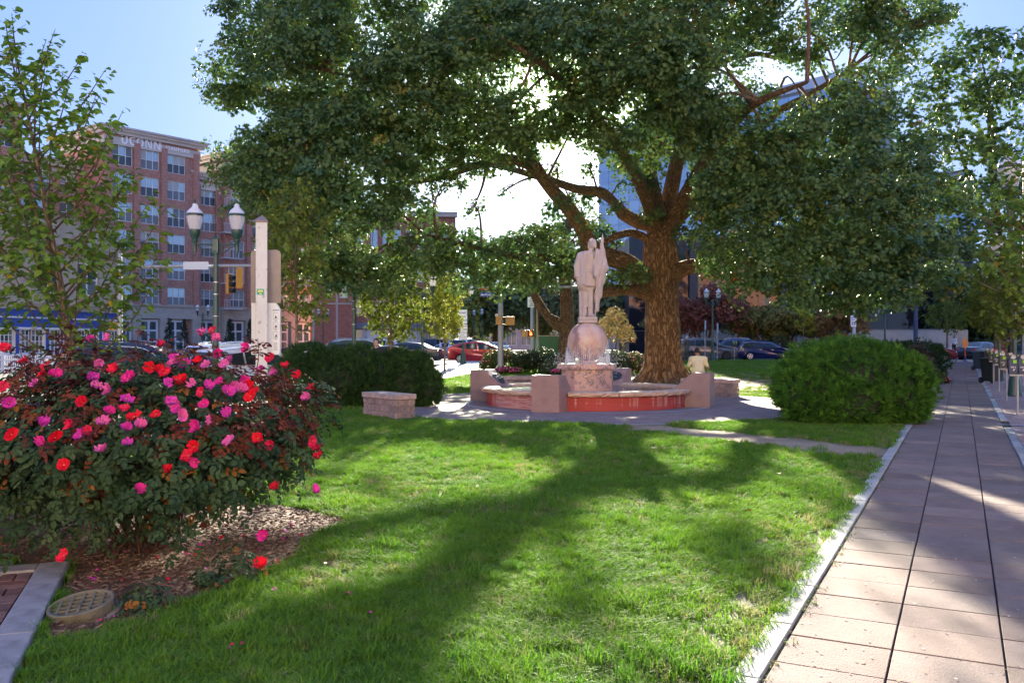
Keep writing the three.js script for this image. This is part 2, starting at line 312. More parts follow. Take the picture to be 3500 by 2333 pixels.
// ------------------------------------------------------------------ the paved walk, slab by slab
const WALK = new THREE.Group();
const walkPoint = (lx, s) => V(lx * Math.cos(TH) + s * Math.sin(TH), 0, -(s * Math.cos(TH) - lx * Math.sin(TH)));
{
  seed(11);
  const bed = struct('walkway', sheet(-1, 1, 0, 1, 1, 1, 0), M([0.055, 0.045, 0.038], 0.95, { map: T.grit }));
  const pos = [], uv = [], idx = []; let k = 0;
  for (let s = 2; s <= 68; s += 1) { for (const lx of [-1.02, 0.9]) { const p = walkPoint(lx, s); pos.push(p.x, gy(0, p.z) - 0.012 + 0.006, p.z); uv.push(lx, s); } if (k) idx.push(k - 2, k - 1, k + 1, k - 2, k + 1, k); k += 2; }
  const g = new THREE.BufferGeometry(); g.setAttribute('position', new THREE.Float32BufferAttribute(pos, 3)); g.setAttribute('uv', new THREE.Float32BufferAttribute(uv, 2)); g.setIndex(idx); g.computeVertexNormals(); bed.geometry = g;
  const tones = [[0.25, 0.175, 0.148], [0.225, 0.162, 0.138], [0.272, 0.198, 0.166], [0.242, 0.182, 0.158]];
  const mats = tones.map((c) => M(c, 0.97, { map: T.grit, bumpMap: T.gritBump, bumpScale: 0.003 }));
  const stainMats = tones.map((c) => M(c, 0.97, { map: T.stain, bumpMap: T.gritBump, bumpScale: 0.003 }));
  const W0 = 0.544, L0 = 0.476;
  const geos = []; for (let i = 0; i < 10; i++) { const q = extrude([[-W0 / 2 + 0.009, -L0 / 2 + 0.0095], [W0 / 2 - 0.009, -L0 / 2 + 0.0095], [W0 / 2 - 0.009, L0 / 2 - 0.0095], [-W0 / 2 + 0.009, L0 / 2 - 0.0095]], 0.02, 0.003); q.rotateX(-Math.PI / 2).translate(0, -0.023, 0); const r = uvm(q); const o = r.attributes.uv; const du = rnd() * 9, dv = rnd() * 9; for (let a = 0; a < o.count; a++) o.setXY(a, o.getX(a) + du, o.getY(a) + dv); geos.push(r); }
  let count = 0; const rest = [];
  for (let row = 0; row < 131; row++) for (let col = 0; col < 3; col++) {
    const s = 3.35 + (row + 0.5) * L0 - 0.0, lx = -0.882 + (col + 0.5) * W0, p = walkPoint(lx, s); p.y = gy(0, p.z) + 0.012 + rr(-0.002, 0.002);
    if (s > 68) continue;
    const gi = Math.floor(rnd() * 10), tiltX = rr(-0.003, 0.003), tiltZ = rr(-0.003, 0.003);
    if (count < 300) {
      const m = part(count ? 'slab_' + String(count).padStart(3, '0') : 'slab', geos[gi], (rnd() < 0.55 ? stainMats : mats)[Math.floor(rnd() * 4)], bed); m.position.copy(p); m.rotation.set(tiltX, -TH, tiltZ, 'YXZ'); count++;
    } else rest.push(geos[gi].clone().applyMatrix4(mat4(p, quatE(tiltX, -TH, tiltZ), 1)));
  }
  if (rest.length) part('far_slabs', rest, mats[0], bed).userData.kind = 'stuff';
  // granite blocks along both edges
  const blockG = []; for (let i = 0; i < 5; i++) { const L = 0.86 + 0.02 * i; const q = uvm(rbox(0.135, 0.06, L, 0.008)); const o = q.attributes.uv, du = rnd() * 9; for (let a = 0; a < o.count; a++) o.setXY(a, o.getX(a) + du, o.getY(a) + du * 0.7); blockG.push([q, L]); }
  const granites = [M([0.45, 0.45, 0.435], 0.9, { map: T.grit, bumpMap: T.gritBump, bumpScale: 0.0015 }), M([0.34, 0.34, 0.33], 0.9, { map: T.grit }), M([0.47, 0.46, 0.435], 0.9, { map: T.stain })];
  for (const [lx, skip] of [[-0.962, () => false], [0.822, (s) => Math.abs(s - 20.6) < 0.7 || Math.abs(s - 30) < 0.6 || Math.abs(s - 39.5) < 0.6]]) {
    let s = 2.6; while (s < 67) { const [q, L] = blockG[Math.floor(rnd() * 5)]; const m0 = s + L / 2; s += L + 0.012; if (skip(m0)) continue; const p = walkPoint(lx + rr(-0.004, 0.004), m0); p.y = gy(0, p.z) - 0.01 + rr(-0.003, 0.003) + 0.005; const b = part('granite_block', q, granites[Math.floor(rnd() * 3)], bed); b.position.copy(p); b.rotation.y = -TH + rr(-0.004, 0.004); }
  }
  // the brick strip with the meters, its kerb, thin white lines across it
  const ribbon = (a, b, s0, s1, y) => { const P = [], U = [], I = []; const n = Math.max(1, Math.round((s1 - s0) / 2)); for (let j = 0; j <= n; j++) { const s = lerp(s0, s1, j / n); for (const lx of [a, b]) { const p = walkPoint(lx, s); P.push(p.x, gy(0, p.z) + y, p.z); U.push(lx, s); } if (j) { const q = j * 2; I.push(q - 2, q - 1, q + 1, q - 2, q + 1, q); } } const q = new THREE.BufferGeometry(); q.setAttribute('position', new THREE.Float32BufferAttribute(P, 3)); q.setAttribute('uv', new THREE.Float32BufferAttribute(U, 2)); q.setIndex(I); q.computeVertexNormals(); return q; };
  struct('paver_strip', ribbon(0.9, 2.75, 2, 67, 0.004), mat.paversPale);
  struct('street_kerb', ribbon(2.755, 2.9, 2, 67, 0.006), mat.granite);
  for (const s of [20.6, 30, 39.5, 48]) { const q = struct('stone_band', ribbon(0.66, 2.7, s - 0.07, s + 0.07, 0.02), mat.granite); }
  // gum, grit and leaf crumbs trodden into the slabs
  { const g = fan([0, 1, 2, 3, 4, 5].map((i) => [[0, 0, 0], [Math.cos(i * 1.047), 0, Math.sin(i * 1.047) * 0.8], [Math.cos(i * 1.047 + 1.047), 0, Math.sin(i * 1.047 + 1.047) * 0.8]])), S = [], K = []; for (let i = 0; i < 900; i++) { const s = 4.6 + 30 * Math.pow(rnd(), 1.6), p = walkPoint(rr(-0.87, 0.73), s), pale = rnd(); S.push(mat4(V(p.x, gy(0, p.z) + 0.0172 + rnd() * 0.0006, p.z), quatE(0, rnd() * 6.28, 0), V(1, 1, rr(0.6, 1)).multiplyScalar(rr(0.003, 0.013)))); K.push(pale < 0.3 ? [0.5, 0.47, 0.43] : pale < 0.85 ? mulc([0.12, 0.09, 0.075], rr(0.7, 1.3)) : [0.22, 0.15, 0.06]); } const m = instanced('trodden_specks', g, M(1, 0.9), S, K); m.userData.label = 'gum spots and crumbs trodden into the paved walk'; m.userData.category = 'specks'; }
  struct('ramp_edge', ribbon(-0.95, 1.0, 66.2, 66.6, 0.014), M([0.30, 0.06, 0.05], 0.8));
}

// ------------------------------------------------------------------ grass
{
  seed(23);
  const blade = (n, h, w, spread, lean, seg) => {
    const tris = [];
    for (let i = 0; i < n; i++) {
      const a = rnd() * 6.283, x = rr(-spread, spread), z = rr(-spread, spread), H = h * rr(0.55, 1.25), L = lean * rr(0.2, 1.3) * H, dx = Math.cos(a), dz = Math.sin(a), b = a + Math.PI / 2 + rr(-0.5, 0.5), wx = Math.cos(b) * w, wz = Math.sin(b) * w;
      const p = (t, k) => [x + dx * L * t * t + wx * k, H * t * (1 - 0.25 * t * lean), z + dz * L * t * t + wz * k];
      const ts = seg === 2 ? [[0, 1], [0.55, 0.8], [1, 0]] : [[0, 1], [1, 0]];
      for (let k = 0; k + 1 < ts.length; k++) { const [t0, k0] = ts[k], [t1, k1] = ts[k + 1]; tris.push([p(t0, -k0), p(t0, k0), p(t1, k1)]); if (k1) tris.push([p(t0, -k0), p(t1, k1), p(t1, -k1)]); }
    }
    return fan(tris);
  };
  const gm = leafMat([1, 1, 1], 0.5, 0.8);
  const near = [blade(22, 0.062, 0.0034, 0.045, 0.9, 2), blade(22, 0.075, 0.003, 0.045, 1.2, 2), blade(18, 0.05, 0.0036, 0.05, 1.4, 2)];
  const far = [blade(16, 0.055, 0.008, 0.11, 1.0, 1), blade(16, 0.06, 0.008, 0.11, 1.2, 1)];
  const sets = [[], [], []], cols = [[], [], []], fsets = [[], []], fcols = [[], []];
  const colour = (x, d) => {
    const n = noise2(x * 1.3, d * 1.3, 31), m = noise2(x * 5, d * 5, 33), dry = bare(x, d);
    let c = mixc([0.065, 0.19, 0.008], [0.175, 0.33, 0.02], n * 0.5 + m * 0.3 + rnd() * 0.3);
    if (rnd() < 0.05 + 0.55 * dry) c = mixc(c, [0.34, 0.29, 0.14], rr(0.4, 0.9));
    return c;
  };
  const tryPut = (x, d, S, K, kind, hscale) => {
    if (!inLawn(x, d)) return; const b = bare(x, d); if (rnd() < b * 1.15) return;
    const tall = 0.75 + 0.7 * noise2(x * 2.1, d * 2.1, 37) + (noise2(x * 7, d * 7, 39) > 0.72 ? 0.3 : 0);
    S[kind].push(mat4(V(x, gh(d) - 0.004, -d), quatE(rr(-0.15, 0.15), rnd() * 6.283, rr(-0.15, 0.15)), V(1.0, tall * hscale, 1.0).multiplyScalar(rr(0.85, 1.2)))); K[kind].push(colour(x, d));
  };
  const inView = (x, d, m) => Math.abs(x) < d * 0.6 + m;
  const scatter = (d0, d1, dens, S, K, kinds, hs) => { const A = 2 * (d1 * 0.6 + 0.6) * (d1 - d0), n = Math.round(A * dens); for (let i = 0; i < n; i++) { const d = rr(d0, d1), x = rr(-(d1 * 0.6 + 0.6), d1 * 0.6 + 0.6); if (inView(x, d, 0.5)) tryPut(x, d, S, K, Math.floor(rnd() * kinds), hs); } };
  scatter(3.6, 6, 620, sets, cols, 3, 1); scatter(6, 9, 520, sets, cols, 3, 1); scatter(9, 13, 340, sets, cols, 3, 1.05); scatter(13, 19, 210, sets, cols, 3, 1.15);
  scatter(17, 34, 120, fsets, fcols, 2, 1); scatter(34, PARK_D, 50, fsets, fcols, 2, 1.15);
  const grass = new THREE.Group(); grass.name = 'grass'; grass.userData = { kind: 'stuff', label: 'green lawn grass with worn dry patches in the park', category: 'grass' }; scene.add(grass);
  sets.forEach((s, i) => instanced('grass_blades', near[i], gm, s, cols[i], grass));
  fsets.forEach((s, i) => instanced('far_grass_blades', far[i], gm, s, fcols[i], grass));
  console.log('grass', sets.map((s) => s.length), fsets.map((s) => s.length));
  // tufts creeping over the granite edge
  const tufts = [], tc = []; for (let i = 0; i < 260; i++) { const s = rr(4.5, 30), p = walkPoint(rnd() < 0.75 ? rr(-1.03, -0.93) : rr(-0.9, -0.87), s); if (noise2(s * 1.3, 3, 77) < 0.45) continue; tufts.push(mat4(V(p.x, gh(-p.z) + 0.006, p.z), quatE(0, rnd() * 6.28, 0), V(rr(0.7, 1.2), rr(0.4, 0.8), rr(0.7, 1.2)))); tc.push(mixc([0.10, 0.17, 0.03], [0.3, 0.26, 0.12], rnd() * 0.8)); }
  instanced('edge_tufts', near[2], gm, tufts, tc, grass);
  // clover and longer tussocks
  const tus = [], tuc = []; for (let i = 0; i < 2600; i++) { const d = rr(4, 14), x = rr(-d * 0.6, d * 0.6); if (!inLawn(x, d) || noise2(x * 1.1, d * 1.1, 91) < 0.6) continue; tus.push(mat4(V(x, 0, -d), quatE(rr(-0.25, 0.25), rnd() * 6.28, rr(-0.25, 0.25)), V(1.1, rr(1.3, 2.0), 1.1))); tuc.push(mixc([0.06, 0.19, 0.01], [0.15, 0.31, 0.03], rnd())); }
  instanced('tussock_blades', near[1], gm, tus, tuc, grass);
  // fallen leaves on the lawn and the plaza
  const leaf = fan([[[0, 0, 0], [0.5, 0.10, 0.35], [1, 0.02, 0]], [[0, 0, 0], [1, 0.02, 0], [0.5, 0.12, -0.35]]]);
  const fl = [], flc = []; for (let i = 0; i < 3600; i++) {
    const near_ = rnd() < 0.25, d = near_ ? rr(8, 24) : rr(24, 60), x = near_ ? rr(-4, 8) : rr(-3, 22); if (walkQ(x, d) > -1.3 || plazaR(x, d) < 3.4 || inPoly(BED, x, d)) continue;
    const dens = Math.exp(-Math.pow(Math.hypot(x - 8, d - 33) / 10, 2)) + 0.06; if (rnd() > dens) continue;
    fl.push(mat4(V(x, gh(d) + (inPlaza(x, d) ? 0.016 : 0.045), -d), quatE(rr(-0.3, 0.3), rnd() * 6.28, rr(-0.3, 0.3)), rr(0.05, 0.11))); flc.push(mixc(mixc([0.30, 0.14, 0.05], [0.45, 0.36, 0.22], rnd()), [0.5, 0.2, 0.04], rnd() * 0.4));
  }
  const fallen = instanced('fallen_leaves', leaf, M(1, 0.8), fl, flc); fallen.userData.label = 'dry fallen leaves scattered under the big tree'; fallen.userData.category = 'leaves';
}
// ------------------------------------------------------------------ the fountain
const font = await new FontLoader().loadAsync('fonts/droid/droid_sans_bold.typeface.json');
const text = (s, size, depth = 0.003) => { const g = new TextGeometry(s, { font, size, depth, curveSegments: 3 }); g.computeBoundingBox(); return g.translate(-(g.boundingBox.max.x + g.boundingBox.min.x) / 2, -g.boundingBox.max.y / 2, 0); };
T.redGranite = tex(512, 0.45, (u, v) => { const s = hash(Math.floor(u * 256), Math.floor(v * 256), 5), n = fbm(u, v, 40, 3, 6), b = fbm(u, v, 3, 4, 2); return mulc(s < 0.18 ? [0.14, 0.08, 0.07] : s > 0.86 ? [0.46, 0.33, 0.295] : [0.31, 0.185, 0.16], 0.72 + 0.4 * n + 0.35 * (b - 0.4)); });
T.pinkMarble = tex(512, 1.1, (u, v) => { const w = fbm(u, v, 4, 5, 101), vein = Math.abs(fbm(u + 0.13 * w, v, 5, 5, 111) - 0.5), dark = sstep(0.045, 0.0, vein) * sstep(0.42, 0.6, fbm(u, v, 3, 3, 121)); return mixc(mixc([0.55, 0.25, 0.175], [0.64, 0.41, 0.31], w), [0.12, 0.10, 0.10], dark * 0.9 + 0.5 * sstep(0.66, 0.74, fbm(u, v, 9, 4, 131))); });
T.sphere = tex(1024, 0, (u, v) => { const w = fbm(u, v, 4, 5, 141), t = (u * 6 + v * 1.6 + w * 0.9), k = fbm(t / 6 - Math.floor(t / 6), 0.3, 12, 4, 151), crack = Math.abs(fbm(u, v, 8, 5, 161) - 0.5) < 0.006 ? 0.75 : 1; return mulc(mixc(mixc([0.70, 0.50, 0.38], [0.66, 0.40, 0.29], sstep(0.35, 0.6, k)), [0.36, 0.21, 0.18], sstep(0.56, 0.72, k)), (0.85 + 0.3 * w) * crack); }, true, 1024, 512);
T.rimStone = tex(512, 0.8, (u, v) => mixc([0.46, 0.27, 0.17], [0.66, 0.47, 0.34], fbm(u, v, 6, 5, 171)));
T.redPaint = tex(1024, 0, (u, v) => {               // sun-bleached paint with chalky runs where water has dripped
  const streak = fbm(u, 0.5, 256, 2, 181) * 0.6 + vn(u, v, 96, 183) * 0.2 + fbm(u, v, 20, 3, 185) * 0.3, run = sstep(0.62, 0.78, streak) * sstep(0.1, 0.5, v);
  const big = sstep(0.72, 0.9, vn(u, 0.2, 24, 187)) * sstep(0.3, 0.6, fbm(u, v, 60, 3, 189));
  return mixc(mixc([0.36, 0.035, 0.028], [0.44, 0.065, 0.05], fbm(u, v, 24, 4, 191)), [0.62, 0.45, 0.4], clamp(run * 0.5 + big * 0.7));
}, true, 2048, 128);
T.stone = tex(512, 0.6, (u, v) => { const n = fbm(u, v, 8, 5, 201), s = hash(Math.floor(u * 300), Math.floor(v * 300), 3); return mulc([1, 0.95, 0.92], 0.62 + 0.65 * (n - 0.3) + 0.14 * (s - 0.5)); });
T.stoneBump = tex(512, 0.6, (u, v) => fbm(u, v, 10, 5, 211), false);
T.statue = tex(512, 0.7, (u, v) => mulc([1, 0.97, 0.95], 0.8 + 0.4 * (fbm(u, v, 6, 5, 221) - 0.5)));
const wet = (g) => g;
{
  seed(31);
  const f = thing('fountain', 'round fountain with red painted basin and pink marble pedestal', 'fountain', V(C.x, 0, -C.d), -rad(22.3));
  const granite = M(1, 0.55, { map: T.redGranite, bumpMap: T.gritBump, bumpScale: 0.002 });
  // four piers across the rim, each sloping down to the water
  for (let k = 0; k < 4; k++) {
    const g = extrude([[2.42, 0.0], [3.42, 0.0], [3.42, 0.885], [2.97, 0.885], [2.42, 0.40]], 0.70, 0.012); g.translate(0, 0, -0.35);
    const holder = new THREE.Group();
    const p = part('pier', uvm(g), granite, f); p.rotation.y = -Math.PI / 2 + k * Math.PI / 2; p.position.y = 0.008;
    // an oval bronze plaque on the slope
    const pl = new THREE.CylinderGeometry(0.2, 0.2, 0.03, 32).scale(1, 1, 1.25).toNonIndexed(); pl.computeVertexNormals();
    const plaque = part('plaque', pl, M([0.05, 0.055, 0.06], 0.45, { metalness: 0.7 }), p, 'dark oval plaque'); const a = Math.atan2(0.485, 0.55);
    plaque.position.set(2.695 - 0.012, 0.6425 + 0.016, 0); plaque.rotation.z = a;
    const rim = new THREE.TorusGeometry(0.2, 0.016, 8, 40).rotateX(Math.PI / 2).scale(1, 1, 1.25); const r = part('plaque_rim', [rim, ...Array.from({ length: 26 }, () => { const t = rnd() * 6.28, q = Math.sqrt(rnd()) * 0.16; return new THREE.SphereGeometry(rr(0.012, 0.03), 7, 5).scale(1, 0.5, 1).translate(Math.cos(t) * q, 0.012, Math.sin(t) * q * 1.25); })], M([0.16, 0.165, 0.17], 0.4, { metalness: 0.8 }), p); r.position.copy(plaque.position); r.rotation.z = a;
  }
  // basin wall, floor, rim stones
  const wall = new THREE.CylinderGeometry(2.8, 2.8, 0.36, 128, 1, true).translate(0, 0.18, 0);
  part('basin_wall', wall, M(1, 0.7, { map: T.redPaint }), f, 'red painted basin wall with chalky runs');
  part('basin_lining', new THREE.CylinderGeometry(2.6, 2.6, 0.4, 96, 1, true).translate(0, 0.22, 0), M([0.02, 0.045, 0.11], 0.4), f);
  part('basin_floor', new THREE.CircleGeometry(2.6, 64).rotateX(-Math.PI / 2).translate(0, 0.05, 0), M([0.02, 0.05, 0.13], 0.5), f);
  const rimMat = M(1, 0.8, { map: T.rimStone, bumpMap: T.stoneBump, bumpScale: 0.012 });
  for (let k = 0; k < 4; k++) for (let j = 0; j < 3; j++) {
    const half = 0.135, a0 = k * Math.PI / 2 + half + (Math.PI / 2 - 2 * half) * j / 3 + 0.004, a1 = k * Math.PI / 2 + half + (Math.PI / 2 - 2 * half) * (j + 1) / 3 - 0.004, n = 14, pos = [], idx = [];
    const prof = [[2.48, 0.36], [2.46, 0.42], [2.49, 0.476], [2.7, 0.482], [2.93, 0.474], [2.965, 0.455], [2.955, 0.41], [2.94, 0.375], [2.86, 0.357]];
    for (let i = 0; i <= n; i++) for (let m = 0; m < prof.length; m++) { const a = lerp(a0, a1, i / n), outer = m >= 4 && m <= 7 ? 1 : 0.2, r = prof[m][0] + outer * (rnd() - 0.5) * 0.04, y = prof[m][1] + (m === 7 || m === 8 ? rr(-0.012, 0.008) : rr(-0.003, 0.003)); pos.push(Math.sin(a) * r, y, Math.cos(a) * r); if (i < n && m < prof.length - 1) { const o = i * prof.length + m; idx.push(o, o + prof.length, o + 1, o + 1, o + prof.length, o + prof.length + 1); } }
    for (const e of [0, n]) for (let m = 1; m < prof.length - 1; m++) idx.push(e * prof.length, e * prof.length + m, e * prof.length + m + 1);
    const g = new THREE.BufferGeometry(); g.setAttribute('position', new THREE.Float32BufferAttribute(pos, 3)); g.setIndex(idx);
    part('rim_stone', uvm(toCreasedNormals(g, 0.6)), rimMat, f);
  }
  // pedestal: panels, slab, collar
  const marble = M(1, 0.35, { map: T.pinkMarble });
  const R8 = 0.68, side = 2 * R8 * Math.tan(Math.PI / 8);
  for (let k = 0; k < 8; k++) {
    const a = k * Math.PI / 4 + 0.2, g = uvm(rbox(side - 0.008, 0.90, 0.05, 0.006, k * 1.3, 0.52, 0)); g.translate(-k * 1.3, 0, R8 - 0.02); g.rotateY(a); part('marble_panel', g, marble, f);
    const s = uvm(extrude([[-side * 0.5 * 1.13, 0], [side * 0.5 * 1.13, 0], [0.14, -0.5], [-0.14, -0.5]].map(([x, y]) => [x * 0.985, y]), 0.125, 0.008)); s.rotateX(Math.PI / 2).translate(k * 0.9, 0, 0); const u = uvm(s); u.translate(-k * 0.9, 1.104, R8 * 1.12); u.rotateY(a); part('slab_stone', u, M([1.0, 0.98, 0.98], 0.3, { map: T.pinkMarble }), f);
  }
  part('pedestal_core', cyl(0.6, 0.6, 0.98, 0, 0.05, 0, 8), M([0.3, 0.2, 0.17], 0.8), f);
  part('collar', uvm(cyl(0.27, 0.275, 0.1, 0, 1.10, 0, 40)), marble, f);
  // water in the basin
  const ripple = tex(512, 1.1, (u, v) => fbm(u, v, 12, 4, 231), false);
  const water = part('water', uvm(new THREE.RingGeometry(0.7, 2.59, 96, 1).rotateX(-Math.PI / 2).translate(0, 0.40, 0)), MP([0.85, 0.93, 0.97], 0.04, { transmission: 1, thickness: 0, ior: 1.33, bumpMap: ripple, bumpScale: 0.02 }), f, 'dark blue water in the basin');
  // the globe
  const globe = thing('stone_globe', 'banded pink marble globe under the statue', 'globe', V(C.x, 1.19, -C.d), rad(200));
  part('sphere', new THREE.SphereGeometry(0.553, 64, 40).rotateZ(0.35).translate(0, 0.535, 0), M(1, 0.32, { map: T.sphere }), globe);
  // water falling off the globe: threads, small sheets and drops
  const fall = thing('falling_water', 'white water threads falling off the marble globe', 'water', V(C.x, 1.1, -C.d));
  const threadMat = MP([0.97, 0.98, 1.0], 0.25, { transmission: 0.55, thickness: 0, ior: 1.33 });
  for (let i = 0; i < 96; i++) {
    const a = i / 96 * 6.283 + rr(-0.06, 0.06), y0 = 0.2 + 0.45 * rnd(), r0 = 0.56, pts = [], out = rr(0.0, 0.08); for (let k = 0; k <= 6; k++) { const t = k / 6, r = r0 + out * t + rr(-0.006, 0.006); pts.push(V(Math.sin(a) * r, y0 * (1 - t * t), Math.cos(a) * r)); }
    part('water_thread', limb(pts, [0.002, 0.004, 0.005, rr(0.003, 0.009)], 10, 5, 0.4), threadMat, fall);
  }
  const drop = new THREE.IcosahedronGeometry(1, 0), dm = []; for (let i = 0; i < 2600; i++) {
    const a = rnd() * 6.283, kind = rnd(); let r, y; if (kind < 0.45) { r = 0.56 + Math.abs(rr(-0.08, 0.08)); y = rr(0, 0.62) * rr(0.3, 1); } else if (kind < 0.8) { r = rr(0.5, 0.95); y = Math.pow(rnd(), 2) * 0.35; } else { r = rr(0.75, 1.6); y = rr(-0.65, 0.25); }
    const s = rr(0.0025, 0.0075); dm.push(mat4(V(Math.sin(a) * r, y, Math.cos(a) * r), quatE(0, 0, 0), V(s, s * rr(1, 3), s)));
  }
  instanced('spray_drops', drop, threadMat, dm, null, fall);
  // foam and wet film hanging over the slab edge
  const lip = []; for (let i = 0; i < 46; i++) { const a = rnd() * 6.283, r = 0.79 + rr(-0.02, 0.03), h = rr(0.03, 0.14); lip.push(limb([V(Math.sin(a) * r, 0.0, Math.cos(a) * r), V(Math.sin(a) * (r + 0.02), -h * 0.5, Math.cos(a) * (r + 0.02)), V(Math.sin(a) * (r + 0.025), -h, Math.cos(a) * (r + 0.025))], [0.007, 0.005, 0.003], 3, 4)); }
  const lipPart = part('slab_drips', lip, threadMat, fall); lipPart.userData.kind = 'stuff';

  // ---- the statue
  const st = thing('statue', 'pale stone statue of a man in a long coat holding a furled standard', 'statue', V(C.x, 2.245, -C.d + 0.0));
  const stone = M([0.60, 0.505, 0.45], 0.75, { map: T.statue, bumpMap: T.stoneBump, bumpScale: 0.004 });
  part('plinth', uvm(rbox(0.5, 0.165, 0.46, 0.01, 0, 0.0825, 0)), stone, st);
  part('inscription', text('CRISTOFORO COLOMBO', 0.034, 0.004).translate(0, 0.083, 0.229), M([0.26, 0.21, 0.19], 0.9), st, 'carved inscription');
  const flagFold = (x, y, z) => 0.012 * Math.sin(x * 30 + y * 9) + 0.008 * Math.sin(x * 55 - y * 13 + z * 20);
  const sdf = (x, y, z) => {
    y -= 0.165; let d;
    // boots and legs
    d = smin(cap(x, y, z, [-0.075, 0.05, 0.0], [-0.07, 0.5, 0.0], 0.066, 0.085), cap(x, y, z, [-0.07, 0.5, 0], [-0.06, 0.85, -0.02], 0.08, 0.11), 0.03);
    d = Math.min(d, smin(cap(x, y, z, [0.085, 0.05, 0.05], [0.075, 0.5, 0.04], 0.066, 0.083), cap(x, y, z, [0.075, 0.5, 0.04], [0.07, 0.85, 0], 0.08, 0.11), 0.03));
    d = smin(d, Math.min(cap(x, y, z, [-0.08, 0.04, 0], [-0.11, 0.035, 0.15], 0.055, 0.045), cap(x, y, z, [0.09, 0.04, 0.05], [0.13, 0.035, 0.19], 0.055, 0.045)), 0.04);
    d = smin(d, Math.min(ell(x, y, z, [-0.075, 0.285, 0], [0.095, 0.025, 0.095]), ell(x, y, z, [0.082, 0.285, 0.045], [0.095, 0.025, 0.095])), 0.02);
    // skirt of the tunic, belt, chest
    const skirt = Math.max(cap(x, y, z, [0.01, 0.86, 0.0], [0.0, 1.25, 0.0], 0.215, 0.165) + 0.008 * Math.sin(Math.atan2(x, z) * 22), 0.84 - y);
    d = smin(d, skirt, 0.02);
    d = smin(d, ell(x, y, z, [0.0, 1.45, -0.01], [0.20, 0.36, 0.115]), 0.04);
    d = Math.min(d, ell(x, y, z, [0.03, 1.24, 0.02], [0.15, 0.028, 0.17]));
    // coat: open in front, hanging to the heels behind
    const coat = Math.max(cap(x, y, z, [-0.02, 0.95, -0.03], [-0.01, 1.62, -0.01], 0.272, 0.21) + 0.01 * Math.sin(Math.atan2(x, z + 0.05) * 16 + y * 3), 0.55 - y, -(cap(x, y, z, [0.06, 0.6, 0.31], [0.045, 1.74, 0.24], 0.215, 0.125)));
    d = smin(d, coat, 0.02);
    d = smin(d, Math.max(cap(x, y, z, [-0.02, 0.05, -0.14], [-0.02, 1.1, -0.1], 0.2, 0.22) + 0.012 * Math.sin(x * 40), -z - 0.32, z + 0.03), 0.03);
    // lapels
    d = smin(d, cap(x, y, z, [-0.115, 0.9, 0.225], [-0.075, 1.78, 0.10], 0.035, 0.05), 0.012);
    // shoulders, arms
    d = smin(d, cap(x, y, z, [-0.15, 1.72, -0.02], [0.2, 1.72, -0.02], 0.10, 0.10), 0.06);
    d = smin(d, cap(x, y, z, [-0.2, 1.70, -0.02], [-0.285, 1.40, -0.01], 0.10, 0.09), 0.018);
    d = smin(d, cap(x, y, z, [-0.285, 1.40, -0.01], [-0.29, 1.13, 0.05], 0.09, 0.072), 0.014);
    d = smin(d, ell(x, y, z, [-0.29, 1.115, 0.055], [0.098, 0.036, 0.092]), 0.015);
    d = smin(d, cap(x, y, z, [-0.275, 1.08, 0.05], [-0.26, 1.0, 0.07], 0.042, 0.04), 0.02);
    for (let k = 0; k < 4; k++) d = smin(d, cap(x, y, z, [-0.285 + k * 0.018, 1.0, 0.085 - k * 0.012], [-0.265 + k * 0.014, 0.92 - 0.01 * (k % 2), 0.085], 0.014, 0.011), 0.012);
    d = smin(d, cap(x, y, z, [-0.25, 1.05, 0.09], [-0.225, 0.97, 0.11], 0.015, 0.012), 0.012);
    d = smin(d, cap(x, y, z, [0.24, 1.70, -0.02], [0.36, 1.52, 0.05], 0.09, 0.08), 0.05);
    d = smin(d, cap(x, y, z, [0.36, 1.52, 0.05], [0.395, 1.86, 0.1], 0.075, 0.055), 0.04);
    d = smin(d, ell(x, y, z, [0.40, 1.93, 0.1], [0.05, 0.065, 0.05]), 0.02);
    for (let k = 0; k < 4; k++) d = smin(d, cap(x, y, z, [0.37, 1.895 + k * 0.024, 0.135], [0.44, 1.895 + k * 0.024, 0.135], 0.014, 0.013), 0.008);
    // standard: pole, finial, cloth wound about it and falling past the knee
    d = Math.min(d, cap(x, y, z, [0.20, 0.02, 0.12], [0.41, 2.16, 0.1], 0.02, 0.018));
    d = smin(d, cap(x, y, z, [0.405, 2.08, 0.1], [0.415, 2.32, 0.1], 0.045, 0.006), 0.02);
    let cl = smin(cap(x, y, z, [0.39, 2.02, 0.08], [0.40, 1.35, 0.06], 0.05, 0.16), cap(x, y, z, [0.40, 1.35, 0.06], [0.24, 0.18, 0.05], 0.16, 0.06), 0.06);
    cl = smin(cl, cap(x, y, z, [0.27, 1.80, 0.14], [0.24, 1.15, 0.17], 0.08, 0.11), 0.1);
    cl = smin(cl, cap(x, y, z, [0.30, 1.05, 0.14], [0.26, 0.66, 0.12], 0.09, 0.045), 0.05);
    d = smin(d, cl + flagFold(x, y, z), 0.012);
    // neck and head, lifted a little
    d = smin(d, cap(x, y, z, [0.08, 1.76, 0.0], [0.115, 1.92, 0.015], 0.075, 0.065), 0.05);
    return d;
  };
  part('figure', skin([-0.46, 0.1, -0.4], [0.64, 2.52, 0.36], 0.0125, sdf), stone, st);
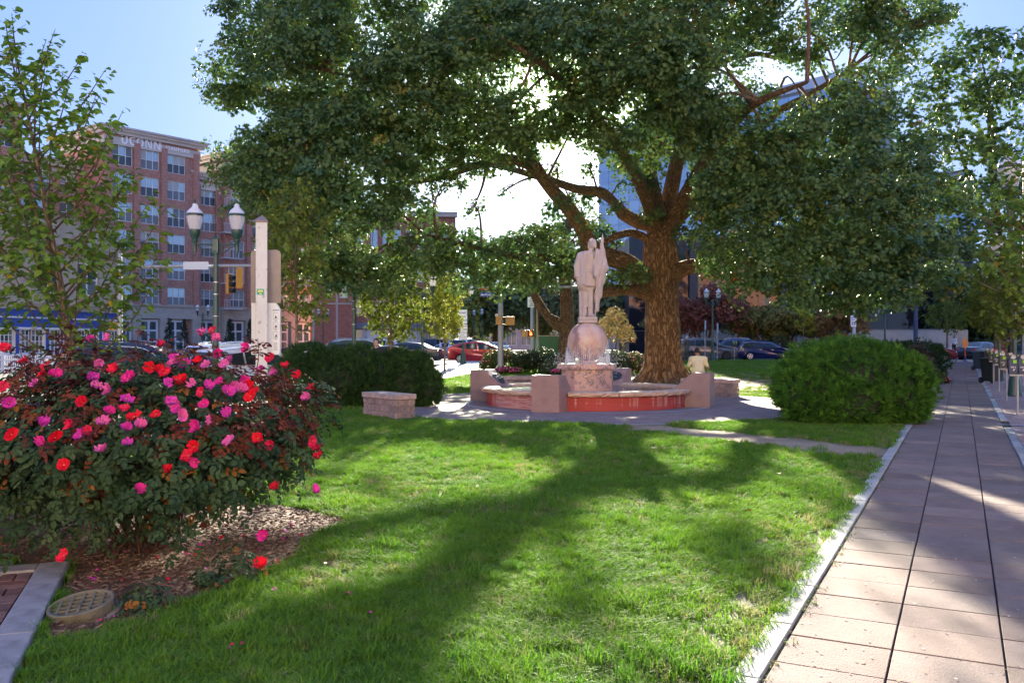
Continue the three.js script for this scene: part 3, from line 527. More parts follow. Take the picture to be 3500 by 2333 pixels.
  const head = (x, y, z) => {
    let d = ell(x, y, z, [0, 0, 0], [0.088, 0.125, 0.105]);
    d = smin(d, ell(x, y, z, [0, -0.065, 0.04], [0.062, 0.062, 0.065]), 0.03);
    d = smin(d, cap(x, y, z, [0, 0.025, 0.1], [0, -0.03, 0.125], 0.011, 0.019), 0.015);
    d = smin(d, ell(x, y, z, [0, 0.042, 0.098], [0.064, 0.014, 0.022]), 0.012); d = Math.max(d, -ell(x, y, z, [0, -0.07, 0.115], [0.03, 0.006, 0.022]));
    for (const s of [-1, 1]) { d = Math.max(d, -ell(x, y, z, [s * 0.037, 0.012, 0.112], [0.028, 0.018, 0.032])); d = smin(d, ell(x, y, z, [s * 0.035, 0.012, 0.09], [0.015, 0.012, 0.014]), 0.006); d = smin(d, ell(x, y, z, [s * 0.088, -0.0, 0.0], [0.014, 0.034, 0.022]), 0.008); }
    d = smin(d, ell(x, y, z, [0, -0.062, 0.103], [0.026, 0.007, 0.012]), 0.006); d = smin(d, ell(x, y, z, [0, -0.079, 0.1], [0.021, 0.007, 0.012]), 0.006);
    const hair = ell(x, y, z, [0, 0.02, -0.025], [0.105, 0.135, 0.115]) + 0.006 * Math.sin(x * 90 + y * 30) + 0.004 * Math.sin(z * 110); d = smin(d, Math.max(hair, z - 0.06 - Math.max(0, y - 0.06) * 0.7), 0.012);
    for (const s of [-1, 1]) d = smin(d, ell(x, y, z, [s * 0.09, -0.06, -0.015], [0.035, 0.085, 0.05]) + 0.005 * Math.sin(y * 100), 0.02);
    return d;
  };
  const hg = skin([-0.15, -0.19, -0.17], [0.15, 0.18, 0.16], 0.006, head); hg.applyMatrix4(mat4(V(0.125, 2.195, 0.03), quatE(-0.18, -0.35, 0.06), 1.02)); part('head', hg, stone, st);
  const cross = [box(0.012, 0.07, 0.012, 0.06, 1.74, 0.152), box(0.04, 0.012, 0.012, 0.06, 1.752, 0.153)]; part('cross_pendant', cross, stone, st);

  // ---- stone benches
  const blockMats = [[0.42, 0.31, 0.27], [0.36, 0.27, 0.25], [0.47, 0.36, 0.32], [0.33, 0.27, 0.25]].map((c) => M(c, 0.9, { map: T.stone, bumpMap: T.stoneBump, bumpScale: 0.03 }));
  const capMat = M([0.56, 0.42, 0.36], 0.8, { map: T.stone, bumpMap: T.stoneBump, bumpScale: 0.006 });
  const roughBlock = (w, h, d) => { const g = new THREE.BoxGeometry(w, h, d, 4, 2, 3), p = g.attributes.position, s = rnd() * 99; for (let i = 0; i < p.count; i++) { const x = p.getX(i), y = p.getY(i), z = p.getZ(i), e = Math.min(w / 2 - Math.abs(x) < 1e-4 ? 0 : 1, 1), ed = (Math.abs(Math.abs(y) - h / 2) < 1e-4) ? 0.25 : 1, n = (noise3(x * 14 + s, y * 14, z * 14, 7) - 0.35) * 0.03 * ed; p.setXYZ(i, x + Math.sign(x) * (Math.abs(Math.abs(x) - w / 2) < 1e-4 ? n : 0), y, z + Math.sign(z) * (Math.abs(Math.abs(z) - d / 2) < 1e-4 ? n : 0)); } return uvm(toCreasedNormals(mergeVertices(g), 0.5)); };
  const bench = (label, x, d, turn, L) => {
    const o = thing('stone_bench', label, 'bench', V(x, gh(d), -d), turn, 'stone benches round the plaza'), D = 0.5, H = 0.43, rows = 3;
    part('mortar_core', box(L - 0.1, H - 0.01, D - 0.1, 0, H / 2, 0), M([0.36, 0.33, 0.3], 0.95, { map: T.stone }), o);
    for (let r = 0; r < rows; r++) {
      const h = H / rows - 0.012, y = H / rows * (r + 0.5), cuts = [0]; while (cuts[cuts.length - 1] < L - 0.1) cuts.push(Math.min(L, cuts[cuts.length - 1] + rr(0.3, 0.55))); cuts[cuts.length - 1] = L;
      for (const s of [-1, 1]) for (let i = 0; i + 1 < cuts.length; i++) { const w = cuts[i + 1] - cuts[i]; if (w < 0.12) continue; part('stone', roughBlock(w - 0.014, h, 0.16).translate(-L / 2 + cuts[i] + w / 2, y, s * (D / 2 - 0.08)), blockMats[Math.floor(rnd() * 4)], o); }
      for (const s of [-1, 1]) part('stone', roughBlock(0.13, h, D - 0.33).translate(s * (L / 2 - 0.065), y, 0), blockMats[Math.floor(rnd() * 4)], o);
    }
    part('seat_slab', uvm(rbox(L + 0.06, 0.115, D + 0.06, 0.012, 0, H + 0.06, 0)), capMat, o);
    return o;
  };
  // the long axis of a bench lies along local x
  bench('stone block bench at the lawn edge beside the dark yew', -2.83, 20.1, Math.atan2(1.2, 0.95) * -1 + 0, 1.45);
  bench('stone bench behind the fountain with the seated man on it', 6.3, 27.9, -rad(40), 1.75);
  bench('stone bench at the back left of the fountain, half hidden', 0.6, 30.2, rad(14), 2.3);
}
// ------------------------------------------------------------------ leaves and trees
T.bark = tex(512, 1.0, (u, v) => { const w = fbm(u, v, 6, 3, 301), r = Math.abs(fbm(u + 0.05 * w, v * 0.25, 24, 3, 305) - 0.5) * 2, n = fbm(u, v, 64, 3, 309); return mulc(mixc([0.40, 0.30, 0.21], [1.1, 0.9, 0.68], sstep(0.05, 0.45, r)), 0.65 + 0.6 * n); });
T.barkBump = tex(512, 1.0, (u, v) => { const w = fbm(u, v, 6, 3, 301), r = Math.abs(fbm(u + 0.05 * w, v * 0.25, 24, 3, 305) - 0.5) * 2; return sstep(0.02, 0.5, r) * 0.8 + 0.2 * fbm(u, v, 64, 2, 311); }, false);
mat.bark = M([0.31, 0.215, 0.135], 0.9, { map: T.bark, bumpMap: T.barkBump, bumpScale: 0.09 });
mat.barkGrey = M([0.27, 0.23, 0.20], 0.85, { map: T.bark, bumpMap: T.barkBump, bumpScale: 0.015 });
mat.barkDark = M([0.17, 0.125, 0.10], 0.9, { map: T.bark });
mat.leafFar = leafMat([1, 1, 1], 0.22, 0.7); mat.leaf = leafMat([1, 1, 1], 0.52, 0.5); mat.leaf.specularIntensity = 0.55;
mat.leafSoft = leafMat([1, 1, 1], 0.5, 0.6);
mat.needle = leafMat([1, 1, 1], 0.22, 0.6);

// one leaf in the x/z plane, stem at the origin, pointing along +x; folded a little along its rib
const lobed = (s) => { const out = [[0, 0], [0.18, 0.2], [0.08, 0.46], [0.36, 0.34], [0.48, 0.56], [0.62, 0.3], [0.82, 0.36], [0.8, 0.14], [1, 0]], tris = []; const P = ([x, z], k) => [x * s, s * (0.10 * Math.abs(z) * 1.5 - 0.12 * x * x), z * k * s]; for (const k of [1, -1]) for (let i = 0; i + 1 < out.length; i++) tris.push([[0.42 * s, 0.03 * s, 0], P(out[i], k), P(out[i + 1], k)]); return tris; };
const oval = (s, w = 0.33) => { const out = [[0, 0], [0.22, w * 0.8], [0.5, w], [0.8, w * 0.55], [1, 0]], tris = []; const P = ([x, z], k) => [x * s, s * (0.35 * Math.abs(z) - 0.18 * x * x), z * k * s]; for (const k of [1, -1]) for (let i = 0; i + 1 < out.length; i++) tris.push([[0.5 * s, -0.03 * s, 0], P(out[i], k), P(out[i + 1], k)]); return tris; };
const place = (tris, m) => tris.map((t) => t.map((p) => V(...p).applyMatrix4(m).toArray()));
function spray(n, size, spread, leafOf) {                     // a twig end: n leaves about a centre
  const tris = []; for (let i = 0; i < n; i++) { const a = rnd() * 6.283, r = spread * Math.sqrt(rnd()); tris.push(...place(leafOf(size * rr(0.75, 1.2)), mat4(V(Math.cos(a) * r, rr(-0.35, 0.35) * spread, Math.sin(a) * r), quatE(rr(-0.6, 0.6), a + rr(-0.9, 0.9), rr(-0.9, 0.2), 'YXZ'), 1))); } return fan(tris);
}
// leaves over the outer shell of a lump of foliage
function shell(c, r, n, S, K, colour, inner = 0.62, scale = [0.8, 1.25], down = 0.35) {
  for (let i = 0; i < n; i++) {
    const u = V(rr(-1, 1), rr(-1, 1), rr(-1, 1)); if (u.lengthSq() > 1 || u.lengthSq() < 0.01) { i--; continue; } u.normalize();
    if (u.y < -down && rnd() < 0.7) { i--; continue; }
    const bump = 0.78 + 0.5 * noise3(u.x * 2.3 + c.x, u.y * 2.3 + c.y, u.z * 2.3 + c.z, 17), k = lerp(inner, 1, Math.sqrt(rnd())) * bump;
    const p = V(c.x + u.x * r.x * k, c.y + u.y * r.y * k, c.z + u.z * r.z * k);
    const q = new THREE.Quaternion().setFromUnitVectors(V(0, 1, 0), V(u.x * 0.8 + rr(-0.5, 0.5), u.y * 0.6 + 0.55 + rr(-0.3, 0.4), u.z * 0.8 + rr(-0.5, 0.5)).normalize()).multiply(quatE(0, rnd() * 6.283, 0));
    const j = Math.floor(rnd() * S.length); S[j].push(mat4(p, q, rr(...scale))); K[j].push(colour(p, k));
  }
}
function crown(name, geos, m, S, K, parent) { S.forEach((s, i) => { if (s.length) instanced(name, geos[i], m, s, K[i], parent); }); }

// ---- the great tree behind the fountain
{
  seed(41);
  const D0 = 38, base = onGround(2262, D0), tree = thing('shade_tree', 'huge spreading shade tree with massive trunk behind the fountain', 'tree', base);
  const L = (px, py, d) => at(px, py, d).sub(base);
  // trunk with root flare: rings whose outline swells into roots near the ground
  const keys = [[-0.1, 1.75], [0.0, 1.45], [0.15, 1.12], [0.4, 0.94], [0.8, 0.83], [1.4, 0.76], [2.2, 0.72], [3.0, 0.70], [3.8, 0.69], [4.6, 0.71], [5.2, 0.75], [5.7, 0.72], [6.2, 0.62]], rows = [], seg = 150, pos = [], uv = [], idx = [];
  for (let y = -0.1; y <= 6.2; y += 0.07) { const k = Math.max(0, keys.findIndex((q) => q[0] > y) - 1), [y0, r0] = keys[k], [y1, r1] = keys[k + 1]; rows.push([y, lerp(r0, r1, clamp((y - y0) / (y1 - y0)))]); }
  const furrow = (a, y) => { const w = noise2(a * 3, y * 0.8, 61) * 1.6, n = Math.abs(noise2(a * 11 + w, y * 1.1, 63) - 0.5) * 2; return 0.045 * (Math.min(1, n * 2.2) - 0.6) + 0.012 * noise2(a * 40, y * 9, 65); };
  rows.forEach(([y, r], j) => { for (let s = 0; s <= seg; s++) { const a = s / seg * 6.283185, flare = sstep(1.1, 0, y), q = r * (1 + flare * 0.2 * (Math.sin(a * 5 + 1) + 0.5 * Math.sin(a * 9 + 2)) + 0.035 * Math.sin(a * 7 + y) + 0.02 * Math.sin(a * 13 - y * 2)) + furrow(Math.abs(a - Math.PI) * 1.0 + (a > Math.PI ? 0 : 0), y); pos.push(Math.cos(a) * q + 0.06 * Math.sin(y * 0.8), y, Math.sin(a) * q); uv.push(s / seg * 3, y * 0.5); if (j < rows.length - 1 && s < seg) { const o = j * (seg + 1) + s; idx.push(o, o + seg + 1, o + 1, o + 1, o + seg + 1, o + seg + 2); } } });
  const tg = new THREE.BufferGeometry(); tg.setAttribute('position', new THREE.Float32BufferAttribute(pos, 3)); tg.setAttribute('uv', new THREE.Float32BufferAttribute(uv, 2)); tg.setIndex(idx); tg.computeVertexNormals();
  part('trunk', tg, mat.bark, tree); const barkTint = 1;
  const limbs = [
    [[[2225, 990, 38], [2140, 905, 37.6], [2040, 855, 37], [1960, 745, 36.4], [1880, 640, 36], [1790, 560, 35.5], [1650, 520, 35], [1480, 500, 34]], [0.50, 0.42, 0.36, 0.32, 0.27, 0.22, 0.15, 0.08]],
    [[[2235, 830, 38], [2170, 805, 37.6], [2110, 800, 37], [2060, 830, 36.7]], [0.2, 0.17, 0.15, 0.14]],
    [[[2240, 770, 38], [2150, 735, 38], [2060, 670, 38.5], [1960, 650, 39], [1840, 600, 40], [1650, 560, 41], [1400, 590, 42]], [0.36, 0.3, 0.24, 0.2, 0.16, 0.12, 0.06]],
    [[[2250, 830, 38], [2240, 700, 38], [2225, 570, 37.8], [2260, 430, 37], [2300, 260, 36], [2330, 60, 35], [2310, -120, 34]], [0.45, 0.4, 0.33, 0.3, 0.24, 0.16, 0.08]],
    [[[2270, 830, 38], [2290, 700, 38.2], [2310, 560, 38.5], [2345, 400, 38.8], [2420, 240, 39], [2540, 120, 39.5], [2680, 40, 40]], [0.42, 0.36, 0.31, 0.27, 0.2, 0.14, 0.07]],
    [[[2280, 790, 38], [2360, 710, 37.8], [2430, 640, 37.5], [2530, 545, 37], [2640, 400, 36], [2760, 320, 35], [2900, 240, 34]], [0.38, 0.31, 0.27, 0.22, 0.17, 0.12, 0.06]],
    [[[2280, 960, 38], [2350, 915, 37.4], [2450, 900, 36.6], [2600, 888, 35.5], [2780, 900, 34.4], [2950, 870, 33.4], [3120, 860, 32.5]], [0.44, 0.35, 0.29, 0.24, 0.18, 0.12, 0.06]],
    [[[2240, 1010, 38], [2150, 990, 37.2], [2030, 985, 36.2], [1900, 880, 35.2], [1760, 880, 34.2], [1620, 850, 33.2], [1450, 800, 32]], [0.30, 0.25, 0.2, 0.17, 0.13, 0.1, 0.05]],
    [[[2250, 800, 38], [2200, 640, 36], [2100, 480, 33.5], [1980, 330, 31], [1850, 220, 29.5], [1700, 120, 29]], [0.3, 0.24, 0.2, 0.16, 0.11, 0.06]],
    [[[2270, 800, 38], [2380, 600, 36], [2480, 450, 33.5], [2600, 350, 31], [2760, 280, 30]], [0.3, 0.24, 0.2, 0.14, 0.06]],
    [[[1880, 640, 36], [1780, 520, 34.5], [1600, 400, 33], [1380, 300, 32], [1150, 250, 31]], [0.2, 0.17, 0.13, 0.09, 0.05]],
    [[[1700, 540, 35.2], [1500, 600, 34], [1300, 640, 33], [1080, 660, 32]], [0.15, 0.12, 0.09, 0.05]],
    [[[2530, 545, 37], [2700, 590, 36.5], [2900, 600, 36], [3080, 560, 35.5]], [0.15, 0.12, 0.09, 0.05]],
    [[[2420, 240, 39], [2560, 190, 39], [2700, 200, 39], [2860, 140, 38.5]], [0.13, 0.11, 0.08, 0.04]],
    [[[2300, 300, 36.2], [2200, 180, 35.5], [2080, 80, 35], [1960, -40, 34.5]], [0.14, 0.11, 0.08, 0.05]],
    [[[2560, 150, 39.2], [2480, 80, 38], [2420, 20, 37]], [0.08, 0.07, 0.05]],
  ];
  const nodes = [];
  for (const [pts, radii] of limbs) { const P = pts.map((p) => L(...p)); for (let i = 1; i + 1 < P.length; i++) P[i].add(V(rr(-0.15, 0.15), rr(-0.12, 0.12), rr(-0.15, 0.15))); const g = limb(P, radii, P.length * 5, 12, 0.05); part('limb', g, mat.bark, tree); const c = new THREE.CatmullRomCurve3(P); for (let i = 4; i <= 24; i++) nodes.push(c.getPoint(i / 24)); }
  // lumps of foliage, each [px, py, distance, width in metres]
  const lumps = [
    [930, 110, 33, 1.9], [880, 270, 33, 1.7], [1070, 60, 34, 2.0], [1090, 280, 31.5, 1.9], [1250, 130, 32, 2.1], [1290, 350, 30.5, 2.0], [820, 330, 33, 0.9], [1000, 170, 31, 1.6], [1160, 420, 31, 1.6], [1030, 410, 32.5, 1.0],
    [1420, 240, 30, 2.0], [1480, 90, 32, 2.0], [1700, 40, 33, 2.0], [1560, 260, 29.5, 1.8], [1640, 150, 30.5, 1.7], [1900, 90, 31, 2.0], [1880, 170, 29.5, 1.5], [2100, 60, 32, 2.0], [2060, 230, 29.5, 1.8], [2210, 170, 29, 1.9], [2300, 60, 31, 1.9], [2180, 320, 29.5, 1.7], [2360, 260, 29, 1.7], [2500, 60, 33, 1.8], [1700, 420, 29.5, 1.3], [1600, 380, 30, 1.3], [1430, 420, 30, 1.6], [2010, 350, 30, 1.2], [1780, 200, 30, 1.0], [1740, 430, 30, 1.1], [1850, 450, 31, 1.0], [1930, 410, 31, 0.9], [1640, 500, 31, 0.9], [1790, 520, 33, 0.6], [1570, 560, 32, 0.8], [1990, 440, 32, 0.8],
    [890, 540, 32, 1.3], [820, 610, 32.5, 0.8], [960, 530, 31, 1.6], [1100, 520, 30.5, 1.7], [930, 680, 31, 1.5], [1080, 690, 30, 1.6], [1240, 580, 30, 1.8], [1220, 750, 29.5, 1.35], [1120, 830, 29.5, 1.3], [990, 790, 30.5, 1.3], [1240, 940, 29.5, 1.1], [1170, 960, 30, 0.9], [1380, 550, 31, 1.15], [1370, 700, 30, 0.95], [1390, 870, 30, 0.85], [930, 620, 33, 1.2], [1120, 930, 32, 1.0], [1330, 960, 31, 0.8],
    [1520, 630, 32, 0.6], [1500, 470, 32, 1.1], [1490, 810, 33, 0.7], [1590, 850, 33, 0.75], [1680, 870, 33.5, 0.8], [1790, 860, 34, 1.0], [1880, 830, 34, 0.9], [1740, 950, 34, 0.9], [1560, 930, 33.5, 0.9], [1480, 920, 33, 0.9], [1880, 960, 35, 0.9], [1680, 960, 34.5, 0.8], [2080, 960, 36.5, 0.7], [2170, 940, 36, 0.6],
    [2150, 520, 31, 1.2], [2110, 430, 30.5, 1.2], [2200, 620, 37, 0.6], [2460, 480, 31.5, 1.5], [2400, 380, 30, 1.5], [2280, 380, 30, 1.3], [2260, 480, 42, 1.1], [2380, 560, 43, 0.9], [2150, 560, 42, 0.8], [2450, 640, 42, 0.9], [2230, 730, 36.9, 0.45], [2330, 800, 36.6, 0.4],
    [2580, 350, 33, 0.8], [2760, 130, 34, 1.6], [2900, 60, 34, 1.7], [3060, 40, 34, 1.6], [3190, 90, 34, 0.9], [2560, 110, 35, 1.2], [2640, 580, 31, 1.8], [2800, 490, 31, 1.8], [2960, 360, 32, 1.5], [3000, 500, 31.5, 1.8], [2530, 640, 31, 1.6], [2520, 780, 31, 1.5], [2690, 760, 30, 1.8], [2880, 660, 30, 1.8], [3050, 800, 30, 1.7], [2620, 900, 30, 1.5], [2800, 900, 29.5, 1.6], [2960, 930, 29.5, 1.6], [3120, 900, 30, 1.4], [3180, 720, 31, 1.4], [3080, 640, 31, 1.5], [2790, 390, 33, 0.9], [3030, 190, 33.5, 1.2], [2470, 900, 33, 1.0], [2560, 980, 31, 0.8], [2740, 1010, 31, 0.8], [2900, 1020, 30.5, 0.9], [3060, 1000, 31, 0.9], [3220, 960, 32, 0.9], [2440, 760, 34, 0.9],
  ];
  // deeper lumps, on the sunny side of the crown, away from where the sky shows through
  const gaps = [[1770, 310, 95], [2040, 560, 110], [1640, 690, 200], [1500, 720, 120], [1330, 640, 70], [1750, 600, 70], [2670, 210, 150], [2820, 220, 120], [880, 385, 90], [1900, 620, 110], [1200, 1060, 80], [2250, 640, 150], [2120, 700, 90], [1290, 20, 50], [2430, 40, 50], [2330, 900, 110]];
  const back = []; for (const [px, py, d, r] of lumps) for (let k = 0; k < 1; k++) { const x = px + rr(-110, 110), y = py + rr(-90, 70), dd = d + rr(4, 11); if (y > 930 || gaps.some(([gx, gy_, gr]) => Math.hypot(gx - x, gy_ - y) < gr + 55)) continue; back.push([x, y, dd, r * rr(0.7, 1.05)]); }
  for (let i = 0; i < 26; i++) { const px = rr(1000, 3000), py = rr(-330, -60), d = rr(30, 42); back.push([px, py, d, rr(1.6, 2.4)]); }
  const wisps = []; for (let i = 0; i < 34; i++) wisps.push([rr(1430, 2130), rr(430, 900), rr(33, 41), rr(0.25, 0.5)]);
  for (let i = 0; i < 40; i++) wisps.push([rr(2300, 2950), rr(360, 800), rr(34, 40), rr(0.3, 0.6)]);
  const geos = [spray(13, 0.135, 0.28, lobed), spray(13, 0.125, 0.32, lobed), spray(11, 0.145, 0.26, lobed)], S = [[], [], []], K = [[], [], []];
  const colour = (p) => { const n = noise3(p.x * 0.35, p.y * 0.35, p.z * 0.35, 19), r = rnd(); if (r < 0.0015) return [0.42, 0.15, 0.02]; if (r < 0.012) return [0.3, 0.26, 0.04]; return mixc(mixc([0.055, 0.15, 0.07], [0.095, 0.195, 0.065], n), [0.24, 0.29, 0.035], rnd() * 0.55); };
  const branches = [];
  for (const [list, dens] of [[lumps, 80], [back, 30], [wisps, 34]]) for (const [px, py, d, r] of list) {
    const c = L(px, py, d), rv = V(r * 1.08, r * 0.82, r * 1.05);
    if (r < 0.7) shell(c, rv, Math.round(dens * r * r * 1.1), S, K, colour, 0.5);
    else { const n = Math.round(6 + 6 * r); shell(c, rv, Math.round(dens * r * r * 0.16), S, K, colour, 0.3); for (let k = 0; k < n; k++) { const u = V(rr(-1, 1), rr(-0.75, 1), rr(-1, 1)).normalize(), q = rr(0.55, 1.0), rs = rr(0.36, 0.62) * Math.min(1.3, 0.55 + 0.4 * r), cs = c.clone().add(V(u.x * rv.x * q, u.y * rv.y * q, u.z * rv.z * q)); shell(cs, V(rs * 1.25, rs * 0.72, rs * 1.25), Math.round(dens * r * r * 0.95 / n), S, K, colour, 0.55, [0.8, 1.2], 0.2); } }
    let best = null, bd = 1e9; for (const q of nodes) { const e = q.distanceTo(c) + (q.y > c.y ? 0.6 : 0); if (e < bd) { bd = e; best = q; } }
    const end = c.clone().add(V(0, r * 0.2, 0)), mid = best.clone().lerp(end, 0.5).add(V(rr(-0.3, 0.3), rr(0.0, 0.5), rr(-0.3, 0.3))); const r0 = clamp(0.03 + bd * 0.012, 0.04, 0.1);
    if (bd > 4.5) continue;
    branches.push(limb([best, mid, end], [r0, r0 * 0.7, r0 * 0.3], 8, 6, 0.06));
    for (let k = 0; k < 6; k++) { const u = V(rr(-1, 1), rr(-0.6, 1), rr(-1, 1)).normalize(), e2 = c.clone().add(V(u.x * rv.x, u.y * rv.y, u.z * rv.z).multiplyScalar(0.85)), s2 = mid.clone().lerp(end, rr(0.2, 1)); branches.push(limb([s2, s2.clone().lerp(e2, 0.5).add(V(0, rr(-0.1, 0.25), 0)), e2], [r0 * 0.4, r0 * 0.25, 0.008], 4, 5)); }
  }
  const bp = part('branches', branches, mat.barkDark, tree); bp.userData.kind = 'stuff';
  // bare hooked branches seen against the sky at the upper right
  for (const pts of [[[2560, 190, 38.6], [2640, 180, 38.4], [2720, 150, 38.3], [2760, 95, 38.2]], [[2650, 185, 38.5], [2790, 190, 38.3], [2850, 205, 38.2], [2880, 170, 38.2]], [[2640, 400, 36], [2690, 260, 36.2], [2730, 310, 36.2], [2740, 340, 36.2]]]) part('bare_branch', limb(pts.map((p) => L(...p)), [0.07, 0.055, 0.04, 0.025], 14, 6, 0.1), mat.barkDark, tree);
  crown('crown_leaves', geos, mat.leaf, S, K, tree);
  console.log('great tree clusters', S.map((s) => s.length));
}

// ---- other broad trees made of lumps (px, py, d, r relative to the picture, or local metres)
function lumpTree(name, label, group, base, trunk, lumps, opt) {
  const o = thing(name, label, 'tree', base, 0, group), nodes = [];
  for (const [pts, radii] of trunk) { const P = pts.map((p) => V(...p)); part(nodes.length ? 'limb' : 'trunk', limb(P, radii, 14, 9, 0.06), opt.bark ?? mat.bark, o); const c = new THREE.CatmullRomCurve3(P); for (let i = 6; i <= 14; i++) nodes.push(c.getPoint(i / 14)); }
  const S = opt.geos.map(() => []), K = opt.geos.map(() => []), br = [];
  for (const [x, y, z, r] of lumps) { const c = V(x, y, z); shell(c, V(r, r * (opt.flat ?? 0.8), r), Math.round(opt.dens * r * r), S, K, opt.colour, 0.45, opt.scale ?? [0.8, 1.2]); let b = nodes[0], bd = 1e9; for (const q of nodes) { const e = q.distanceTo(c); if (e < bd) { bd = e; b = q; } } br.push(limb([b, b.clone().lerp(c, 0.5).add(V(0, rr(0, 0.3), 0)), c], [opt.twig ?? 0.05, (opt.twig ?? 0.05) * 0.7, 0.01], 6, 5, 0.05)); }
  const m = part('branches', br, opt.barkTwig ?? opt.bark ?? mat.barkDark, o); m.userData.kind = 'stuff';
  crown('crown_leaves', opt.geos, opt.mat ?? mat.leaf, S, K, o); return o;
}
const blob = (n, rx, ry, rz, cy, r0, r1) => Array.from({ length: n }, () => { let u; do u = V(rr(-1, 1), rr(-1, 1), rr(-1, 1)); while (u.lengthSq() > 1); return [u.x * rx, cy + u.y * ry, u.z * rz, rr(r0, r1)]; });
{
  seed(43);
  const far = [spray(8, 0.26, 0.42, lobed), spray(8, 0.24, 0.46, lobed)];
  const green = (a, b) => (p) => mixc(a, b, 0.5 * noise3(p.x * 0.4, p.y * 0.4, p.z * 0.4, 29) + 0.5 * rnd());
  // second tree, forked, left of the statue
  { const d = 50, b = onGround(1935, d), U = (px, py, dd = d) => at(px, py, dd).sub(b).toArray();
    lumpTree('forked_tree', 'smaller forked tree behind the statue on its left', undefined, b, [
      [[[0, -0.1, 0], U(1938, 1130), U(1935, 1000), U(1925, 880), U(1960, 700)], [0.55, 0.42, 0.36, 0.3, 0.15]],
      [[U(1930, 1130), U(1880, 1090), U(1830, 1010), U(1790, 930), U(1740, 860)], [0.3, 0.25, 0.22, 0.16, 0.08]],
      [[U(1925, 1105), U(1850, 1060), U(1800, 960)], [0.2, 0.16, 0.1]]],
    [...[[1800, 930, 50, 1.4], [1900, 880, 49, 1.5], [1980, 900, 50, 1.3], [1740, 860, 51, 1.4], [1850, 810, 52, 1.1], [1960, 790, 52, 1.2], [1900, 720, 53, 0.8], [1680, 920, 51, 1.2], [2040, 820, 51, 1.2], [1620, 850, 52, 1.1], [1990, 680, 53, 1.0]].map(([px, py, dd, r]) => [...U(px, py, dd), r])],
    { geos: far, dens: 34, colour: green([0.05, 0.12, 0.03], [0.12, 0.19, 0.035]) }); }
  // the tree beyond the walk on the right
  { const d = 47, b = V(PX(3420, d), gh(d), -d), U = (px, py, dd = d) => at(px, py, dd).sub(b).toArray();
    lumpTree('street_oak', 'tall dark green tree at the far right behind the lamp', undefined, b, [
      [[[0, -0.1, 0], U(3420, 1000), U(3410, 800), U(3390, 500), U(3380, 300)], [0.35, 0.28, 0.25, 0.18, 0.08]], [[U(3410, 820), U(3330, 650), U(3270, 480)], [0.16, 0.12, 0.06]]],
    [[3250, 240, 46, 1.4], [3340, 170, 47, 1.5], [3440, 170, 47, 1.4], [3410, 320, 46, 1.7], [3290, 380, 46, 1.7], [3210, 480, 45, 1.4], [3330, 540, 45, 1.6], [3450, 480, 46, 1.5], [3420, 660, 46, 1.3], [3290, 690, 44, 1.6], [3350, 800, 44, 1.5], [3250, 850, 43, 1.3], [3180, 330, 46, 1.2], [3430, 900, 46, 1.5], [3350, 960, 46, 1.2], [3520, 300, 47, 1.7], [3560, 600, 47, 1.8], [3160, 620, 45, 1.2]].map(([px, py, dd, r]) => [...U(px, py, dd), r]),
    { geos: far, dens: 26, colour: green([0.05, 0.12, 0.04], [0.14, 0.2, 0.035]) }); }
  // far shade trees beyond the crossing
  const big = [spray(10, 0.5, 0.9, lobed)];
  for (const [px, d, w, h, lab, a, b] of [[1690, 112, 5.2, 9.5, 'round dark green tree far behind the signal pole', [0.10, 0.15, 0.06], [0.16, 0.21, 0.08]], [1850, 118, 6.2, 10.5, 'broad dull green tree far behind the forked tree', [0.12, 0.16, 0.07], [0.19, 0.22, 0.09]], [2010, 112, 5.5, 9, 'hazy olive tree far behind the marble globe', [0.14, 0.17, 0.07], [0.22, 0.24, 0.09]], [1545, 108, 4.5, 9.5, 'yellow green tree far behind the no-blocking sign', [0.22, 0.27, 0.06], [0.32, 0.35, 0.08]], [2130, 105, 5, 8, 'grey green tree far behind, right of the statue', [0.14, 0.17, 0.08], [0.22, 0.24, 0.1]]]) {
    const p = onGround(px, d); lumpTree('distant_tree', lab, 'trees beyond the crossing', p, [[[[0, -0.1, 0], [0.1, 2, 0], [0, h * 0.6, 0]], [0.5, 0.36, 0.15]], [[[0, 1.6, 0], [1.4, 3.2, 0.3], [2.4, 4.6, 0.2]], [0.26, 0.2, 0.1]]],
      blob(16, w * 0.8, h * 0.3, w * 0.6, h * 0.64, 1.6, 2.6), { mat: mat.leafFar, geos: big, dens: 13, colour: green(a, b) });
  }
  for (const [px, d, w, h, lab] of [[3330, 96, 5, 9, 'dark tree mass beyond the end of the walk'], [3470, 92, 5.5, 10, 'dark tree beyond the black car at the right edge']]) lumpTree('distant_tree', lab, 'trees beyond the end of the walk', onGround(px, d), [[[[0, -0.1, 0], [0.1, 2, 0], [0, h * 0.6, 0]], [0.4, 0.3, 0.15]]], blob(18, w * 0.8, h * 0.38, w * 0.5, h * 0.5, 1.6, 2.4), { geos: big, dens: 13, colour: green([0.04, 0.075, 0.03], [0.09, 0.13, 0.04]) });
  // russet and bronze maples in front of the glass building
  const mp = [spray(12, 0.22, 0.42, lobed), spray(12, 0.2, 0.46, lobed)];
